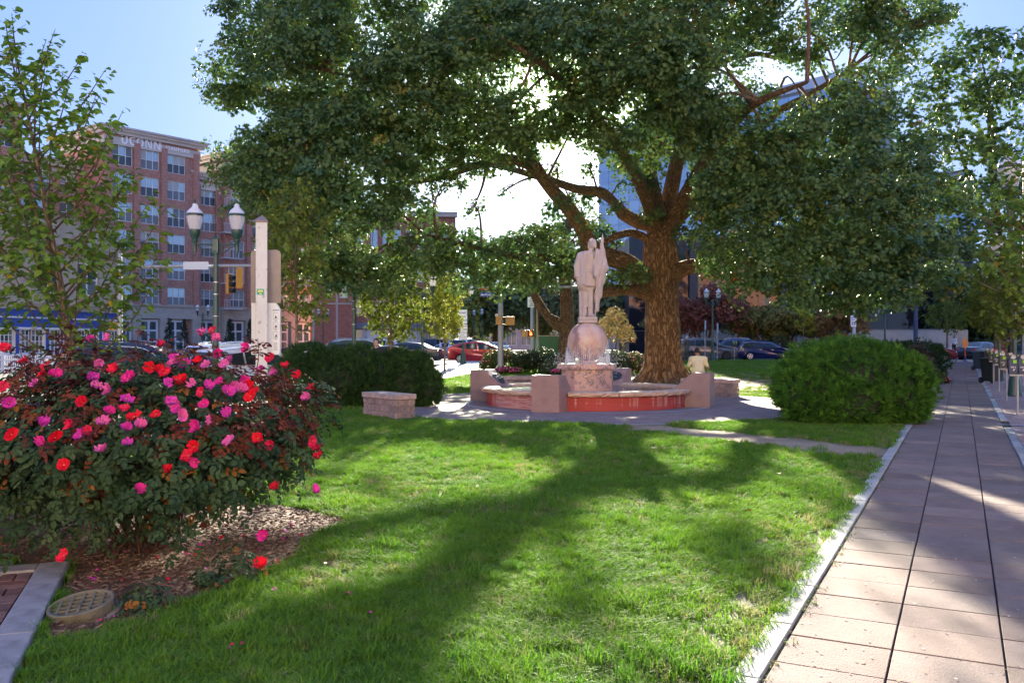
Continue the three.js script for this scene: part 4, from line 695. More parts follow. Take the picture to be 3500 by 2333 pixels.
  for (const [px, d, w, h, lab, a, b] of [[2400, 80, 4.0, 7.2, 'dark red maple beside the trunk of the big tree', [0.20, 0.065, 0.045], [0.32, 0.12, 0.08]], [2290, 82, 2.4, 6.2, 'olive green maple just right of the big trunk', [0.14, 0.15, 0.05], [0.21, 0.22, 0.08]], [2600, 80.5, 3.4, 5.2, 'olive bronze maple behind the dark blue station wagon', [0.17, 0.16, 0.04], [0.3, 0.25, 0.07]], [2690, 81.5, 2.4, 5.4, 'green maple between two bronze maples', [0.10, 0.14, 0.05], [0.17, 0.21, 0.06]], [2830, 81, 3.2, 5.3, 'bronze brown spreading maple behind the speed sign', [0.24, 0.14, 0.045], [0.36, 0.22, 0.08]]]) {
    const p = onGround(px, d); p.y = gh(d); lumpTree('ornamental_maple', lab, 'low spreading maples along the wall', p, [0, 1, 2, 3].map((k) => { const q = k * 1.6 + 0.5; return [[[0.1 * Math.cos(q), 0, 0.1 * Math.sin(q)], [w * 0.2 * Math.cos(q), h * 0.3, w * 0.15 * Math.sin(q)], [w * 0.45 * Math.cos(q), h * 0.62, w * 0.35 * Math.sin(q)]], [0.16, 0.12, 0.05]]; }),
      blob(26, w, h * 0.28, w * 0.6, h * 0.62, 0.7, 1.25), { mat: mat.leafFar, geos: mp, dens: 34, flat: 0.5, colour: green(a, b), twig: 0.04 });
  }
}

// ---- young street trees with upright branches and oval leaves
function youngTree(label, group, base, h, spread, o) {
  const t = thing(o.name ?? 'young_tree', label, 'tree', base, o.turn ?? 0, group), S = o.geos.map(() => []), K = o.geos.map(() => []), br = [];
  const lean = o.lean ?? 0, r0 = o.r ?? 0.042, top = V(lean, h, 0);
  const trunkPts = [V(0, -0.05, 0), V(lean * 0.15 + 0.02, h * 0.3, 0.01), V(lean * 0.45 - 0.03, h * 0.62, 0), top]; const curve = new THREE.CatmullRomCurve3(trunkPts);
  part('trunk', limb(trunkPts, [r0 * 1.25, r0, r0 * 0.6, 0.006], 24, 8, 0.04), o.bark ?? mat.barkGrey, t);
  const put = (p, dir, s) => { const q = quatE(rr(-0.7, 0.5), Math.atan2(-dir.z, dir.x) + rr(-1.2, 1.2), rr(-0.9, 0.5)); const j = Math.floor(rnd() * S.length); S[j].push(mat4(p, q, s)); K[j].push(o.colour(p)); };
  for (let i = 0; i < o.n; i++) {
    const f = lerp(o.from ?? 0.3, 0.97, (i + rnd() * 0.6) / o.n), a = i * 2.4 + rr(-0.4, 0.4), p0 = curve.getPoint(f), len = spread * (o.shape ? o.shape(f) : Math.sin(Math.PI * clamp(0.15 + 0.8 * (f - 0.25) / 0.75))) * rr(0.75, 1.15) + 0.15, up = o.up ?? 1.1;
    const dir = V(Math.cos(a), 0, Math.sin(a)), p1 = p0.clone().addScaledVector(dir, len * 0.55).add(V(0, len * up * 0.35, 0)), p2 = p0.clone().addScaledVector(dir, len).add(V(0, len * up, 0)), c = new THREE.CatmullRomCurve3([p0, p1, p2]);
    br.push(limb([p0, p1, p2], [r0 * 0.32 * (1.2 - f * 0.6), r0 * 0.2, 0.003], 6, 5));
    const n = Math.round(o.leaves * len / spread) + 3; for (let k = 0; k < n; k++) { const u = rr(0.22, 1.03), q = c.getPoint(Math.min(1, u)).add(V(rr(-1, 1), rr(-0.8, 0.6), rr(-1, 1)).multiplyScalar(o.fuzz ?? 0.09)); put(q, dir, rr(0.75, 1.25)); }
    for (let m = 0; m < 3; m++) { const u = rr(0.35, 0.85), s0 = c.getPoint(u), e = s0.clone().add(V(rr(-1, 1), rr(0.1, 1), rr(-1, 1)).normalize().multiplyScalar(len * 0.35)); br.push(bar(s0, e, 0.005, 0.002, 4)); const nn = Math.round(n * 0.25); for (let k = 0; k < nn; k++) put(s0.clone().lerp(e, rr(0.2, 1.1)).add(V(rr(-1, 1), rr(-1, 1), rr(-1, 1)).multiplyScalar(0.05)), e.clone().sub(s0), rr(0.7, 1.2)); }
  }
  const m = part('branches', br, o.bark ?? mat.barkGrey, t); m.userData.kind = 'stuff';
  crown('leaves', o.geos, o.mat ?? mat.leafSoft, S, K, t); return t;
}
{
  seed(47);
  const leaf1 = [fan(oval(0.095, 0.36)), fan(oval(0.10, 0.32)), fan(oval(0.085, 0.4))];
  const g1 = (p) => { const r = rnd(); return r < 0.015 ? [0.55, 0.42, 0.03] : mixc([0.11, 0.24, 0.03], [0.25, 0.37, 0.055], 0.4 * noise3(p.x * 2, p.y * 2, p.z * 2, 3) + 0.6 * rnd()); };
  youngTree('slender young tree behind the rose bush at the left edge', 'young street trees', V(PX(272, 10), 0, -10), 5.05, 0.85, { geos: leaf1, n: 60, leaves: 34, from: 0.3, colour: g1, lean: -0.75, r: 0.05, up: 1.15, shape: (f) => 1.25 - 0.95 * Math.pow(f, 2.2) });
  const clump = [spray(6, 0.12, 0.12, (s) => oval(s, 0.4)), spray(6, 0.11, 0.13, (s) => oval(s, 0.4))];
  const g2 = (p) => mixc([0.16, 0.23, 0.03], [0.30, 0.37, 0.05], rnd()), g3 = (p) => mixc([0.14, 0.22, 0.035], [0.28, 0.34, 0.055], rnd());
  youngTree('young tree behind the white post, right of it', 'young street trees', V(PX(1012, 26), 0, -26), 6.3, 1.1, { geos: clump, n: 34, leaves: 11, from: 0.34, colour: g3, r: 0.05, fuzz: 0.16, up: 1.2 });
  youngTree('glowing yellow green young tree behind the man in black', 'young street trees', V(PX(1335, 33), 0, -33), 4.9, 1.45, { geos: clump, n: 36, leaves: 15, from: 0.36, colour: g2, r: 0.055, fuzz: 0.2, up: 0.75 });
  youngTree('thin yellow young tree standing in the sunlit pavement', 'young street trees', onGround(1519, 48), 5.2, 1.0, { geos: clump, n: 40, leaves: 12, from: 0.32, colour: (p) => mixc([0.26, 0.31, 0.04], [0.42, 0.44, 0.07], rnd()), r: 0.045, fuzz: 0.18, up: 1.0 });
  youngTree('tiny golden ginkgo tree in front of the far wall', 'young street trees', onGround(2747, 78), 4.4, 1.6, { name: 'ginkgo_tree', geos: clump, n: 9, leaves: 34, from: 0.5, colour: (p) => mixc([0.42, 0.40, 0.03], [0.52, 0.47, 0.05], rnd()), r: 0.07, fuzz: 0.16, up: 0.55 });
  const big1 = [fan(oval(0.11, 0.4)), fan(oval(0.12, 0.36)), fan(oval(0.10, 0.42))];
  const wp = (lx, s) => { const p = walkPoint(lx, s); p.y = gy(0, p.z); return p; };
  youngTree('nearest young tree at the right edge with big pale leaves', 'young street trees', wp(1.45, 16.0), 5.4, 1.3, { geos: big1, n: 46, leaves: 30, from: 0.38, colour: g1, r: 0.06, up: 0.6 });
  youngTree('young tree with a pale trunk beside the parking meters', 'young street trees', wp(1.75, 28.4), 5.6, 1.6, { geos: clump, n: 36, leaves: 20, from: 0.36, colour: g3, r: 0.075, fuzz: 0.18, up: 0.5, bark: M([0.42, 0.37, 0.33], 0.8, { map: T.bark }) });
  youngTree('young tree behind the second dark wheeled bin', 'young street trees', wp(1.7, 38.5), 5.0, 1.7, { geos: clump, n: 34, leaves: 18, from: 0.36, colour: g3, r: 0.07, fuzz: 0.2, up: 0.5 });
  youngTree('young tree behind the red newspaper boxes', 'young street trees', wp(1.6, 52), 5.2, 2.0, { geos: clump, n: 34, leaves: 20, from: 0.4, colour: (p) => mixc([0.12, 0.2, 0.03], [0.24, 0.3, 0.05], rnd()), r: 0.075, fuzz: 0.24, up: 0.45 });
  youngTree('small tree by the corner of the far concrete wall', 'young street trees', onGround(3238, 80), 5.2, 1.8, { geos: clump, n: 26, leaves: 20, from: 0.42, colour: (p) => mixc([0.16, 0.24, 0.03], [0.26, 0.32, 0.05], rnd()), r: 0.08, fuzz: 0.22, up: 0.5 });
}
// ------------------------------------------------------------------ the flower bed: mulch, kerb, bricks, roses
{
  seed(53);
  const sh = new THREE.Shape(BED.map(([x, d]) => new THREE.Vector2(x, d))), g = new THREE.ShapeGeometry(sh, 4); g.rotateX(-Math.PI / 2); const fine = uvm(g.translate(0, 0.012, 0));
  struct('mulch_bed', fine, mat.mulch);
  const chip = new THREE.BoxGeometry(1, 0.16, 0.3), M4 = [], MC = [];
  while (M4.length < 9000) { const x = rr(-5.4, -1.5), d = rr(4.9, 9.4); if (!inPoly(BED, x, d)) continue; M4.push(mat4(V(x, 0.014 + rnd() * 0.02, -d), quatE(rr(-0.35, 0.35), rnd() * 6.28, rr(-0.35, 0.35)), rr(0.012, 0.045))); MC.push(mulc(mixc([0.10, 0.05, 0.03], [0.32, 0.2, 0.13], Math.pow(rnd(), 2)), rr(0.6, 1.2))); }
  const chips = instanced('mulch_chips', chip, M(1, 0.95), M4, MC); chips.userData.label = 'brown bark chips under the rose bush'; chips.userData.category = 'mulch';
  // granite kerb and the brick corner
  const k0 = V(-2.30, 0, -3.9), dir = V(-3.27 + 2.67, 0, -(6.46 - 4.88)).normalize(), kerb = thing('granite_kerb', 'grey granite kerb beside the bricks at the bottom left corner', 'kerb', k0, Math.atan2(-dir.x, -dir.z));
  for (const [s0, s1] of [[0.0, 1.13], [1.14, 2.86]]) part('kerb_stone', uvm(rbox(0.2, 0.2, s1 - s0, 0.012, -0.1, -0.03, -(s0 + s1) / 2)), M([0.33, 0.33, 0.34], 0.8, { map: T.stone, bumpMap: T.gritBump, bumpScale: 0.003 }), kerb);
  const kerb2 = part('kerb_stone', uvm(rbox(1.8, 0.2, 0.2, 0.012, -1.1, -0.03, -2.76)), M([0.30, 0.28, 0.27], 0.85, { map: T.stone }), kerb);
  const patio = struct('brick_paving', uvm(new THREE.PlaneGeometry(1.9, 3.0).rotateX(-Math.PI / 2).translate(-1.16, 0.02, -1.2)), M([0.09, 0.085, 0.06], 0.95, { map: T.soil })); patio.position.copy(kerb.position); patio.rotation.copy(kerb.rotation);
  const brickMats = [[0.20, 0.085, 0.06], [0.25, 0.11, 0.08], [0.16, 0.075, 0.06], [0.22, 0.12, 0.10], [0.28, 0.15, 0.11]].map((c) => M(c, 0.85, { map: T.stone, bumpMap: T.gritBump, bumpScale: 0.003 }));
  const brickG = [0, 1, 2].map(() => { const q = uvm(rbox(0.192, 0.05, 0.092, 0.005)), o = q.attributes.uv, u = rnd() * 5; for (let a = 0; a < o.count; a++) o.setXY(a, o.getX(a) + u, o.getY(a) + u); return q; });
  for (let i = 0; i < 9; i++) for (let j = 0; j < 13; j++) { const pair = j % 2, x = -0.31 - i * 0.2, z = -0.15 - j * 0.2; const put = (dx, dz, r) => { const b = part('brick', brickG[Math.floor(rnd() * 3)], brickMats[Math.floor(rnd() * 5)], patio); b.position.set(x + dx, 0.026 + rr(-0.004, 0.004), z + dz); b.rotation.set(rr(-0.02, 0.02), r + rr(-0.02, 0.02), rr(-0.02, 0.02)); }; if ((i + j) % 2) { put(0, -0.05, 0); put(0, 0.05, 0); } else { put(-0.05, 0, Math.PI / 2); put(0.05, 0, Math.PI / 2); } }
  const moss = []; const mc = []; for (let i = 0; i < 160; i++) { const x = -0.25 - rnd() * 1.6, z = -rnd() * 2.6; if (noise2(x * 3, z * 3, 4) < 0.55) continue; const p = V(x, 0.045, z).applyMatrix4(mat4(kerb.position, quatE(0, kerb.rotation.y, 0), 1)); moss.push(mat4(p, quatE(0, rnd() * 6, 0), V(1, 0.35, 1).multiplyScalar(rr(0.4, 0.8)))); mc.push(mixc([0.07, 0.12, 0.02], [0.14, 0.18, 0.04], rnd())); }
  const tuft = fan(Array.from({ length: 16 }, () => { const a = rnd() * 6.28, r = rnd() * 0.04, h = rr(0.02, 0.06); return [[Math.cos(a) * r - 0.003, 0, Math.sin(a) * r], [Math.cos(a) * r + 0.003, 0, Math.sin(a) * r], [Math.cos(a) * (r + 0.02), h, Math.sin(a) * (r + 0.02)]]; })); const ms = instanced('joint_moss', tuft, leafMat([1, 1, 1], 0.3, 0.9), moss, mc); ms.userData.label = 'moss and weeds in the brick joints'; ms.userData.category = 'moss';
  // mossy grating lying in the mulch
  const gr = thing('drain_grate', 'round mossy concrete grate tilted in the mulch', 'grate', V(PX(278, 5.45), 0.055, -5.45), 0.3); gr.rotation.z = 0.1; gr.rotation.x = 0.12;
  const cm = M([0.19, 0.175, 0.12], 0.9, { map: T.stone, bumpMap: T.stoneBump, bumpScale: 0.01 }), out = 0.195;
  part('rim', uvm(lathe([[out - 0.02, -0.03], [out, -0.03], [out, 0.03], [out - 0.006, 0.036], [out - 0.028, 0.034], [out - 0.03, -0.03], [out - 0.02, -0.03]], 40)), cm, gr); part('base_ring', uvm(lathe([[out + 0.01, -0.06], [out + 0.03, -0.06], [out + 0.03, -0.035], [out + 0.0, -0.032]], 40)), M([0.25, 0.21, 0.18], 0.9, { map: T.stone }), gr);
  for (let i = -2; i <= 2; i++) { const h = Math.sqrt(Math.max(0, (out - 0.02) ** 2 - (i * 0.062) ** 2)); part('grate_bar', uvm(rbox(0.017, 0.034, 2 * h, 0.004, i * 0.062, 0.012, 0)), cm, gr); part('grate_bar', uvm(rbox(2 * h, 0.03, 0.017, 0.004, 0, 0.01, i * 0.062)), cm, gr); }
  part('moss', uvm(new THREE.CircleGeometry(0.18, 24).rotateX(-Math.PI / 2).translate(0, -0.012, 0)), M([0.045, 0.06, 0.015], 1, { map: T.soil }), gr, 'dark green moss between the bars');
}
const rosePetal = (c) => c;
{
  seed(57);
  const ctr = V(-3.05, 0.93, -7.25), R = V(1.46, 0.63, 1.2);
  const bush = thing('rose_bush', 'big rose bush with pink and red blooms in the left foreground', 'bush', V(ctr.x, 0, ctr.z));
  const loc = (p) => p.clone().sub(bush.position);
  // canes
  const canes = []; for (let i = 0; i < 46; i++) { const a = rnd() * 6.283, r = rr(0.3, 1), u = V(Math.cos(a) * R.x * r, 0, Math.sin(a) * R.z * r), top = ctr.y + R.y * Math.sqrt(Math.max(0.05, 1 - r * r)) * rr(0.75, 1.0), b = V(rr(-0.25, 0.25) + u.x * 0.12, 0, rr(-0.2, 0.2) + u.z * 0.12); canes.push(limb([b, V(u.x * 0.5 + b.x * 0.5, top * 0.55, u.z * 0.5 + b.z * 0.5), V(u.x, top, u.z)], [rr(0.007, 0.013), 0.006, 0.003], 8, 5)); }
  part('canes', canes, M([0.10, 0.055, 0.03], 0.8, { map: T.bark }), bush).userData.kind = 'stuff';
  const leaflet = (s) => oval(s, 0.34), comp = () => { const t = []; for (const [x, a, k] of [[0.095, 0, 1.15], [0.068, 0.9, 1], [0.068, -0.9, 1], [0.034, 1.15, 0.8], [0.034, -1.15, 0.8]]) t.push(...place(leaflet(0.044 * k), mat4(V(x, 0.0, 0), quatE(rr(-0.25, 0.25), a, rr(-0.25, 0.15)), 1))); t.push([[0, 0, -0.0015], [0, 0, 0.0015], [0.1, 0, 0]]); return fan(t); };
  const geos = [comp(), comp(), comp()], S = [[], [], []], K = [[], [], []];
  const colour = (p) => { const y = p.y, n = noise3(p.x * 3, p.y * 3, p.z * 3, 7), red = clamp((y - 0.8) * 0.9 + (n - 0.5) * 1.6 + (p.x < -0.9 ? 0.2 : 0)); if (rnd() < 0.05) return [0.30, 0.13, 0.03]; return rnd() < red ? mixc([0.10, 0.028, 0.024], [0.24, 0.06, 0.03], rnd()) : mixc([0.03, 0.07, 0.035], [0.085, 0.14, 0.055], rnd()); };
  shell(V(0, ctr.y, 0), R, 5200, S, K, colour, 0.5, [0.85, 1.35], 0.75);
  for (const [x, y, z, r] of [[-1.0, 0.6, 0.35, 0.7], [0.45, 0.5, 0.5, 0.5], [-0.1, 0.42, 0.85, 0.4], [0.6, 0.32, 0.95, 0.2], [-0.7, 0.35, 0.85, 0.36], [1.1, 0.75, 0.1, 0.4], [-1.5, 0.7, -0.1, 0.7], [0.4, 1.4, 0, 0.4], [-0.6, 1.42, 0.1, 0.45], [0.85, 0.55, 0.4, 0.3]]) shell(V(x, y, z), V(r, r * 0.7, r * 0.8), Math.round(560 * r * r), S, K, colour, 0.3, [0.85, 1.3], 0.9);
  // low shoots in the mulch
  for (const [px, py, d, r] of [[480, 2060, 5.55, 0.16], [800, 1950, 6.2, 0.22], [720, 2000, 6.0, 0.12]]) { const c = loc(at(px, py, d)); shell(c, V(r, r * 0.9, r), 70, S, K, colour, 0.1, [0.7, 1.0], 1); }
  // tall shoots above the top of the bush
  const shoots = []; for (const [px, top, d, base] of [[478, 1105, 7.0, 1290], [720, 1120, 7.1, 1270], [880, 1155, 7.0, 1290], [215, 1080, 7.2, 1290], [250, 1160, 7.0, 1290], [330, 1140, 7.1, 1290], [960, 1250, 7.1, 1330], [60, 1170, 7.2, 1290], [560, 1190, 7.0, 1290], [640, 1180, 7.2, 1290], [110, 1190, 7.0, 1300], [1030, 1330, 7.2, 1380]]) {
    const a = loc(at(px + rr(-25, 25), base, d)), b = loc(at(px, top, d)); shoots.push(limb([a, a.clone().lerp(b, 0.5).add(V(rr(-0.03, 0.03), 0, rr(-0.03, 0.03))), b], [0.005, 0.004, 0.002], 6, 5));
    for (let k = 0; k < 13; k++) { const p = a.clone().lerp(b, rr(0.25, 1.0)), j = k % 3; S[j].push(mat4(p, quatE(rr(-0.4, 0.4), rnd() * 6.28, rr(-0.2, 0.6)), rr(0.8, 1.2))); K[j].push(rnd() < 0.75 ? mixc([0.085, 0.02, 0.02], [0.18, 0.045, 0.03], rnd()) : [0.04, 0.085, 0.04]); }
  }
  part('shoots', shoots, M([0.12, 0.06, 0.035], 0.8), bush).userData.kind = 'stuff';
  // the leaves nearest the camera are parts of their own, the rest one mass
  const all = []; S.forEach((s, j) => s.forEach((m, i) => all.push([m, K[j][i], j, m.elements[14]]))); all.sort((a, b) => b[3] - a[3]);
  const front = all.slice(0, 300), rest = all.slice(300), lm = MP([1, 1, 1], 0.7, { transmission: 0.4, thickness: 0, specularIntensity: 0.2 });
  const tones = []; const toneOf = (c) => { let k = tones.find((t) => Math.hypot(t[0][0] - c[0], t[0][1] - c[1], t[0][2] - c[2]) < 0.022); if (!k) tones.push(k = [c, MP(c, 0.7, { transmission: 0.4, thickness: 0, specularIntensity: 0.2 })]); return k[1]; };
  front.forEach(([m, c, j]) => { const o = part('leaf', geos[j], toneOf(c), bush); o.applyMatrix4(m); });
  [0, 1, 2].forEach((j) => { const r = rest.filter((a) => a[2] === j); instanced('leaves', geos[j], lm, r.map((a) => a[0]), r.map((a) => a[1]), bush); });
  // blooms
  const bloom = (n, open) => { const t = []; for (let i = 0; i < n; i++) { const a = i / n * 6.283 + rr(-0.2, 0.2), s = rr(0.9, 1.12), tilt = open * rr(0.7, 1.25) + (i % 2) * 0.16, P = (u, w) => { const r = u * 0.046 * s, h = 0.026 * Math.pow(u, 1.6) * (1.6 - tilt) + 0.008 * Math.abs(w) * u + 0.010 * Math.sin(u * 6 + w * 4 + i * 2.1); const b = a + w * (0.62 + 0.05 * u) * (u > 0.8 ? 0.8 : 1); return [Math.cos(b) * r, h, Math.sin(b) * r]; };
    const us = [0.08, 0.45, 0.8, 1], ws = [-1, -0.4, 0.4, 1]; for (let x = 0; x < 3; x++) for (let y = 0; y < 3; y++) { const A = P(us[x], ws[y]), B = P(us[x + 1], ws[y]), Cc = P(us[x + 1], ws[y + 1]), Dd = P(us[x], ws[y + 1]); t.push([A, B, Cc], [A, Cc, Dd]); } } return mergeVertices(fan(t).deleteAttribute('normal').deleteAttribute('uv'), 1e-5); };
  const blooms = [bloom(5, 1.2), bloom(6, 0.8), bloom(7, 0.5), bloom(6, 1.0)].map((g) => { g.computeVertexNormals(); return clean(g); });
  const heart = new THREE.IcosahedronGeometry(0.0045, 1), heartM = M([0.55, 0.42, 0.08], 0.8);
  const pinks = [[0.82, 0.03, 0.34], [0.76, 0.05, 0.46], [0.84, 0.14, 0.45]], reds = [[0.82, 0.008, 0.035], [0.86, 0.015, 0.07], [0.78, 0.02, 0.10]], pm = (c) => MP(c, 0.6, { transmission: 0.35, thickness: 0, specularIntensity: 0.3 }), PM = pinks.map(pm), RM = reds.map(pm);
  const spots = [[30, 190, 1], [165, 270, 1], [300, 290, 1], [290, 340, 1], [15, 430, 1], [370, 360, 0], [230, 410, 0], [60, 545, 0], [610, 120, 0], [720, 110, 0], [660, 280, 0], [615, 380, 0], [780, 320, 1], [650, 430, 0], [730, 460, 0], [1070, 165, 1], [1430, 60, 1], [1345, 90, 0], [1450, 110, 0], [1030, 310, 1], [1100, 345, 1], [1160, 260, 0], [1215, 270, 0], [1330, 270, 1], [1375, 290, 0], [1150, 290, 0], [1180, 390, 1], [1130, 410, 0], [1290, 420, 0], [1350, 470, 1], [1400, 430, 0], [1500, 290, 0], [1540, 260, 0], [1660, 175, 0], [1450, 220, 0], [1560, 440, 0], [1520, 470, 0], [1620, 460, 0], [1670, 440, 1], [1680, 500, 1], [1470, 400, 0], [1620, 400, 0], [1740, 320, 0], [1810, 245, 1], [1915, 305, 1], [2000, 365, 1], [1850, 340, 0], [2085, 455, 1], [2060, 515, 0], [840, 520, 0], [1150, 540, 0], [1190, 560, 0], [1365, 555, 0], [730, 605, 0], [835, 595, 1], [1045, 620, 1], [690, 675, 0], [1185, 600, 0], [1220, 630, 0], [940, 700, 0], [850, 720, 0], [1525, 620, 0], [1405, 660, 0], [1330, 700, 0], [280, 690, 0], [75, 755, 1], [370, 780, 1], [285, 820, 0], [480, 690, 1], [585, 740, 1], [850, 810, 0], [690, 860, 0], [540, 765, 0], [1305, 835, 1], [1265, 900, 1], [1305, 940, 0], [1125, 1005, 1], [1535, 800, 0], [1730, 785, 1], [1825, 825, 1], [2090, 800, 1], [2135, 850, 1], [2130, 905, 1], [2105, 1135, 0], [1850, 1105, 1], [935, 1130, 0], [430, 960, 1], [1375, 1365, 1], [1776, 1435, 0], [433, 1566, 1], [1744, 1637, 1], [1240, 300, 0], [1190, 250, 0], [1065, 330, 1], [1230, 400, 1], [860, 390, 0], [880, 370, 0], [1590, 450, 0], [560, 545, 1], [900, 640, 1], [1690, 470, 1]];
  const dirP = V(), o0 = V(0, EYE, 0);
  for (const [x, y, red] of spots) {
    const px = x / 1.96, py = 1100 + y / 1.96; dirP.set((px - CX) / F, -(py - HY) / F, -1);
    // nearest point of the bush along that direction
    const e = V((0 - ctr.x) / R.x, (EYE - ctr.y) / R.y, (0 - ctr.z) / R.z), f = V(dirP.x / R.x, dirP.y / R.y, dirP.z / R.z), A = f.dot(f), B = e.dot(f), Cq = e.dot(e) - 1.22, disc = B * B - A * Cq, d = disc > 0 ? (-B - Math.sqrt(disc)) / A : -B / A;
    let dd = clamp(d, 5.3, 7.6); if (py > 1800) dd = Math.min(dd, 6.1);
    const p = loc(at(px, py, dd)), b = part('bloom', blooms[Math.floor(rnd() * 4)], (red ? RM : PM)[Math.floor(rnd() * 3)], bush);
    const face = V(rr(-0.7, 0.7), rr(0.2, 1.2), rr(0.4, 1.2)).normalize(); b.position.copy(p); b.quaternion.setFromUnitVectors(V(0, 1, 0), face).multiply(quatE(0, rnd() * 6.28, 0)); b.scale.set(rr(0.75, 1.1), rr(0.9, 1.7), rr(0.7, 1.05));
    const h = part('flower_heart', heart, heartM, b); h.position.y = 0.006;
  }
  // fallen petals
  const pet = fan(oval(0.036, 0.42)); for (let i = 0; i < 64; i++) { let x, d; do { x = rr(-3.2, -1.6); d = rr(4.9, 8.2); } while (!inPoly(BED, x, d)); if (i > 56) { x = rr(-2.2, -0.8); d = rr(4.6, 7); } const m = single('fallen_petal', pet, (rnd() < 0.5 ? PM : RM)[i % 3], 'fallen pink rose petal lying by the rose bush', 'petal', 'fallen petals round the rose bush'); m.position.set(x, i > 56 ? 0.06 : 0.04, -d); m.rotation.set(rr(-0.4, 0.4), rnd() * 6.28, rr(-0.3, 0.3)); m.scale.setScalar(rr(0.8, 1.35)); }
}

// ------------------------------------------------------------------ yews and other shrubs
const needleSpray = (len, n) => { const t = []; for (let i = 0; i < n; i++) { const u = i / n, s = i % 2 ? 1 : -1, x = u * len, L = 0.034 * (1.15 - 0.6 * u), a = 0.9; for (const up of [0, 1]) { const dz = s * Math.sin(a) * L * (up ? 0.5 : 1), dy = up ? L * 0.6 : 0.004; t.push([[x, 0, -0.0035], [x, 0, 0.0035], [x + Math.cos(a) * L, dy, dz]]); } } t.push([[0, 0, -0.004], [0, 0, 0.004], [len, 0, 0]]); return fan(t); };
const bunch = () => { const t = []; for (let i = 0; i < 7; i++) { const L = rr(0.07, 0.13), m = mat4(V(0, 0, 0), quatE(rnd() * 6.28, rr(-0.75, 0.75), rr(-0.75, 0.75)), 1); for (let k = 0; k < 9; k++) { const u = (k + 0.5) / 9, s = k % 2 ? 1 : -1, x = u * L, n = 0.03 * (1.2 - 0.6 * u); t.push(...place([[[x, 0, -0.004], [x + 0.006, 0, 0.004], [x + n * 0.7, 0.004, s * n * 0.75]], [[x, 0, 0.003], [x + 0.006, 0.002, -0.003], [x + n * 0.7, s * n * 0.6, 0.002]]], m)); } } return fan(t); };
function yew(label, base, lumps, n, cols) {
  const o = thing('yew_bush', label, 'bush', base, 0, 'clipped yews'), gs = [bunch(), bunch(), bunch()], S = [[], [], []], K = [[], [], []], cores = [];
  const inside = (p, k) => lumps.some(([x, y, z, rx, ry, rz]) => Math.hypot((p.x - x) / rx, (p.y - y) / ry, (p.z - z) / rz) < k);
  const area = lumps.map((l) => l[3] * l[4] + l[3] * l[5]), sum = area.reduce((a, b) => a + b);
  lumps.forEach(([x, y, z, rx, ry, rz], li) => {
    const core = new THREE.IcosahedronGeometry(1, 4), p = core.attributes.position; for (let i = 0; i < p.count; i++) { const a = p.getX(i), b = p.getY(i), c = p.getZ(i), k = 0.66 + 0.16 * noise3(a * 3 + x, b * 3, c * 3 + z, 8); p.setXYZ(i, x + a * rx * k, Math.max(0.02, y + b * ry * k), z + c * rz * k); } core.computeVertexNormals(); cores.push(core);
    for (let i = 0; i < n * area[li] / sum; i++) {
      const u = V(rr(-1, 1), rr(-1, 1), rr(-1, 1)).normalize(), tuft = 0.6 * noise3(u.x * 5 + x, u.y * 5, u.z * 5 + z, 21) + 0.4 * noise3(u.x * 11 + x, u.y * 11, u.z * 11 + z, 25), k = 0.66 + 0.52 * tuft + rr(-0.05, 0.05), q = V(x + u.x * rx * k, y + u.y * ry * k, z + u.z * rz * k); if (q.y < 0.05 || inside(q, 0.7)) continue;
      const dir = V(u.x + rr(-0.5, 0.5), u.y + 0.55 + rr(-0.4, 0.4), u.z + rr(-0.5, 0.5)).normalize(), j = Math.floor(rnd() * 3);
      S[j].push(mat4(q, new THREE.Quaternion().setFromUnitVectors(V(1, 0, 0), dir).multiply(quatE(rnd() * 6.28, 0, 0)), rr(0.8, 1.35))); K[j].push(mixc(cols[0], cols[1], clamp(0.5 * (tuft - 0.3) + 0.9 * rnd() * rnd())));
    }
  });
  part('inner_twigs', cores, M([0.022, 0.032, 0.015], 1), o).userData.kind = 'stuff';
  crown('needles', gs, mat.needle, S, K, o); return o;
}
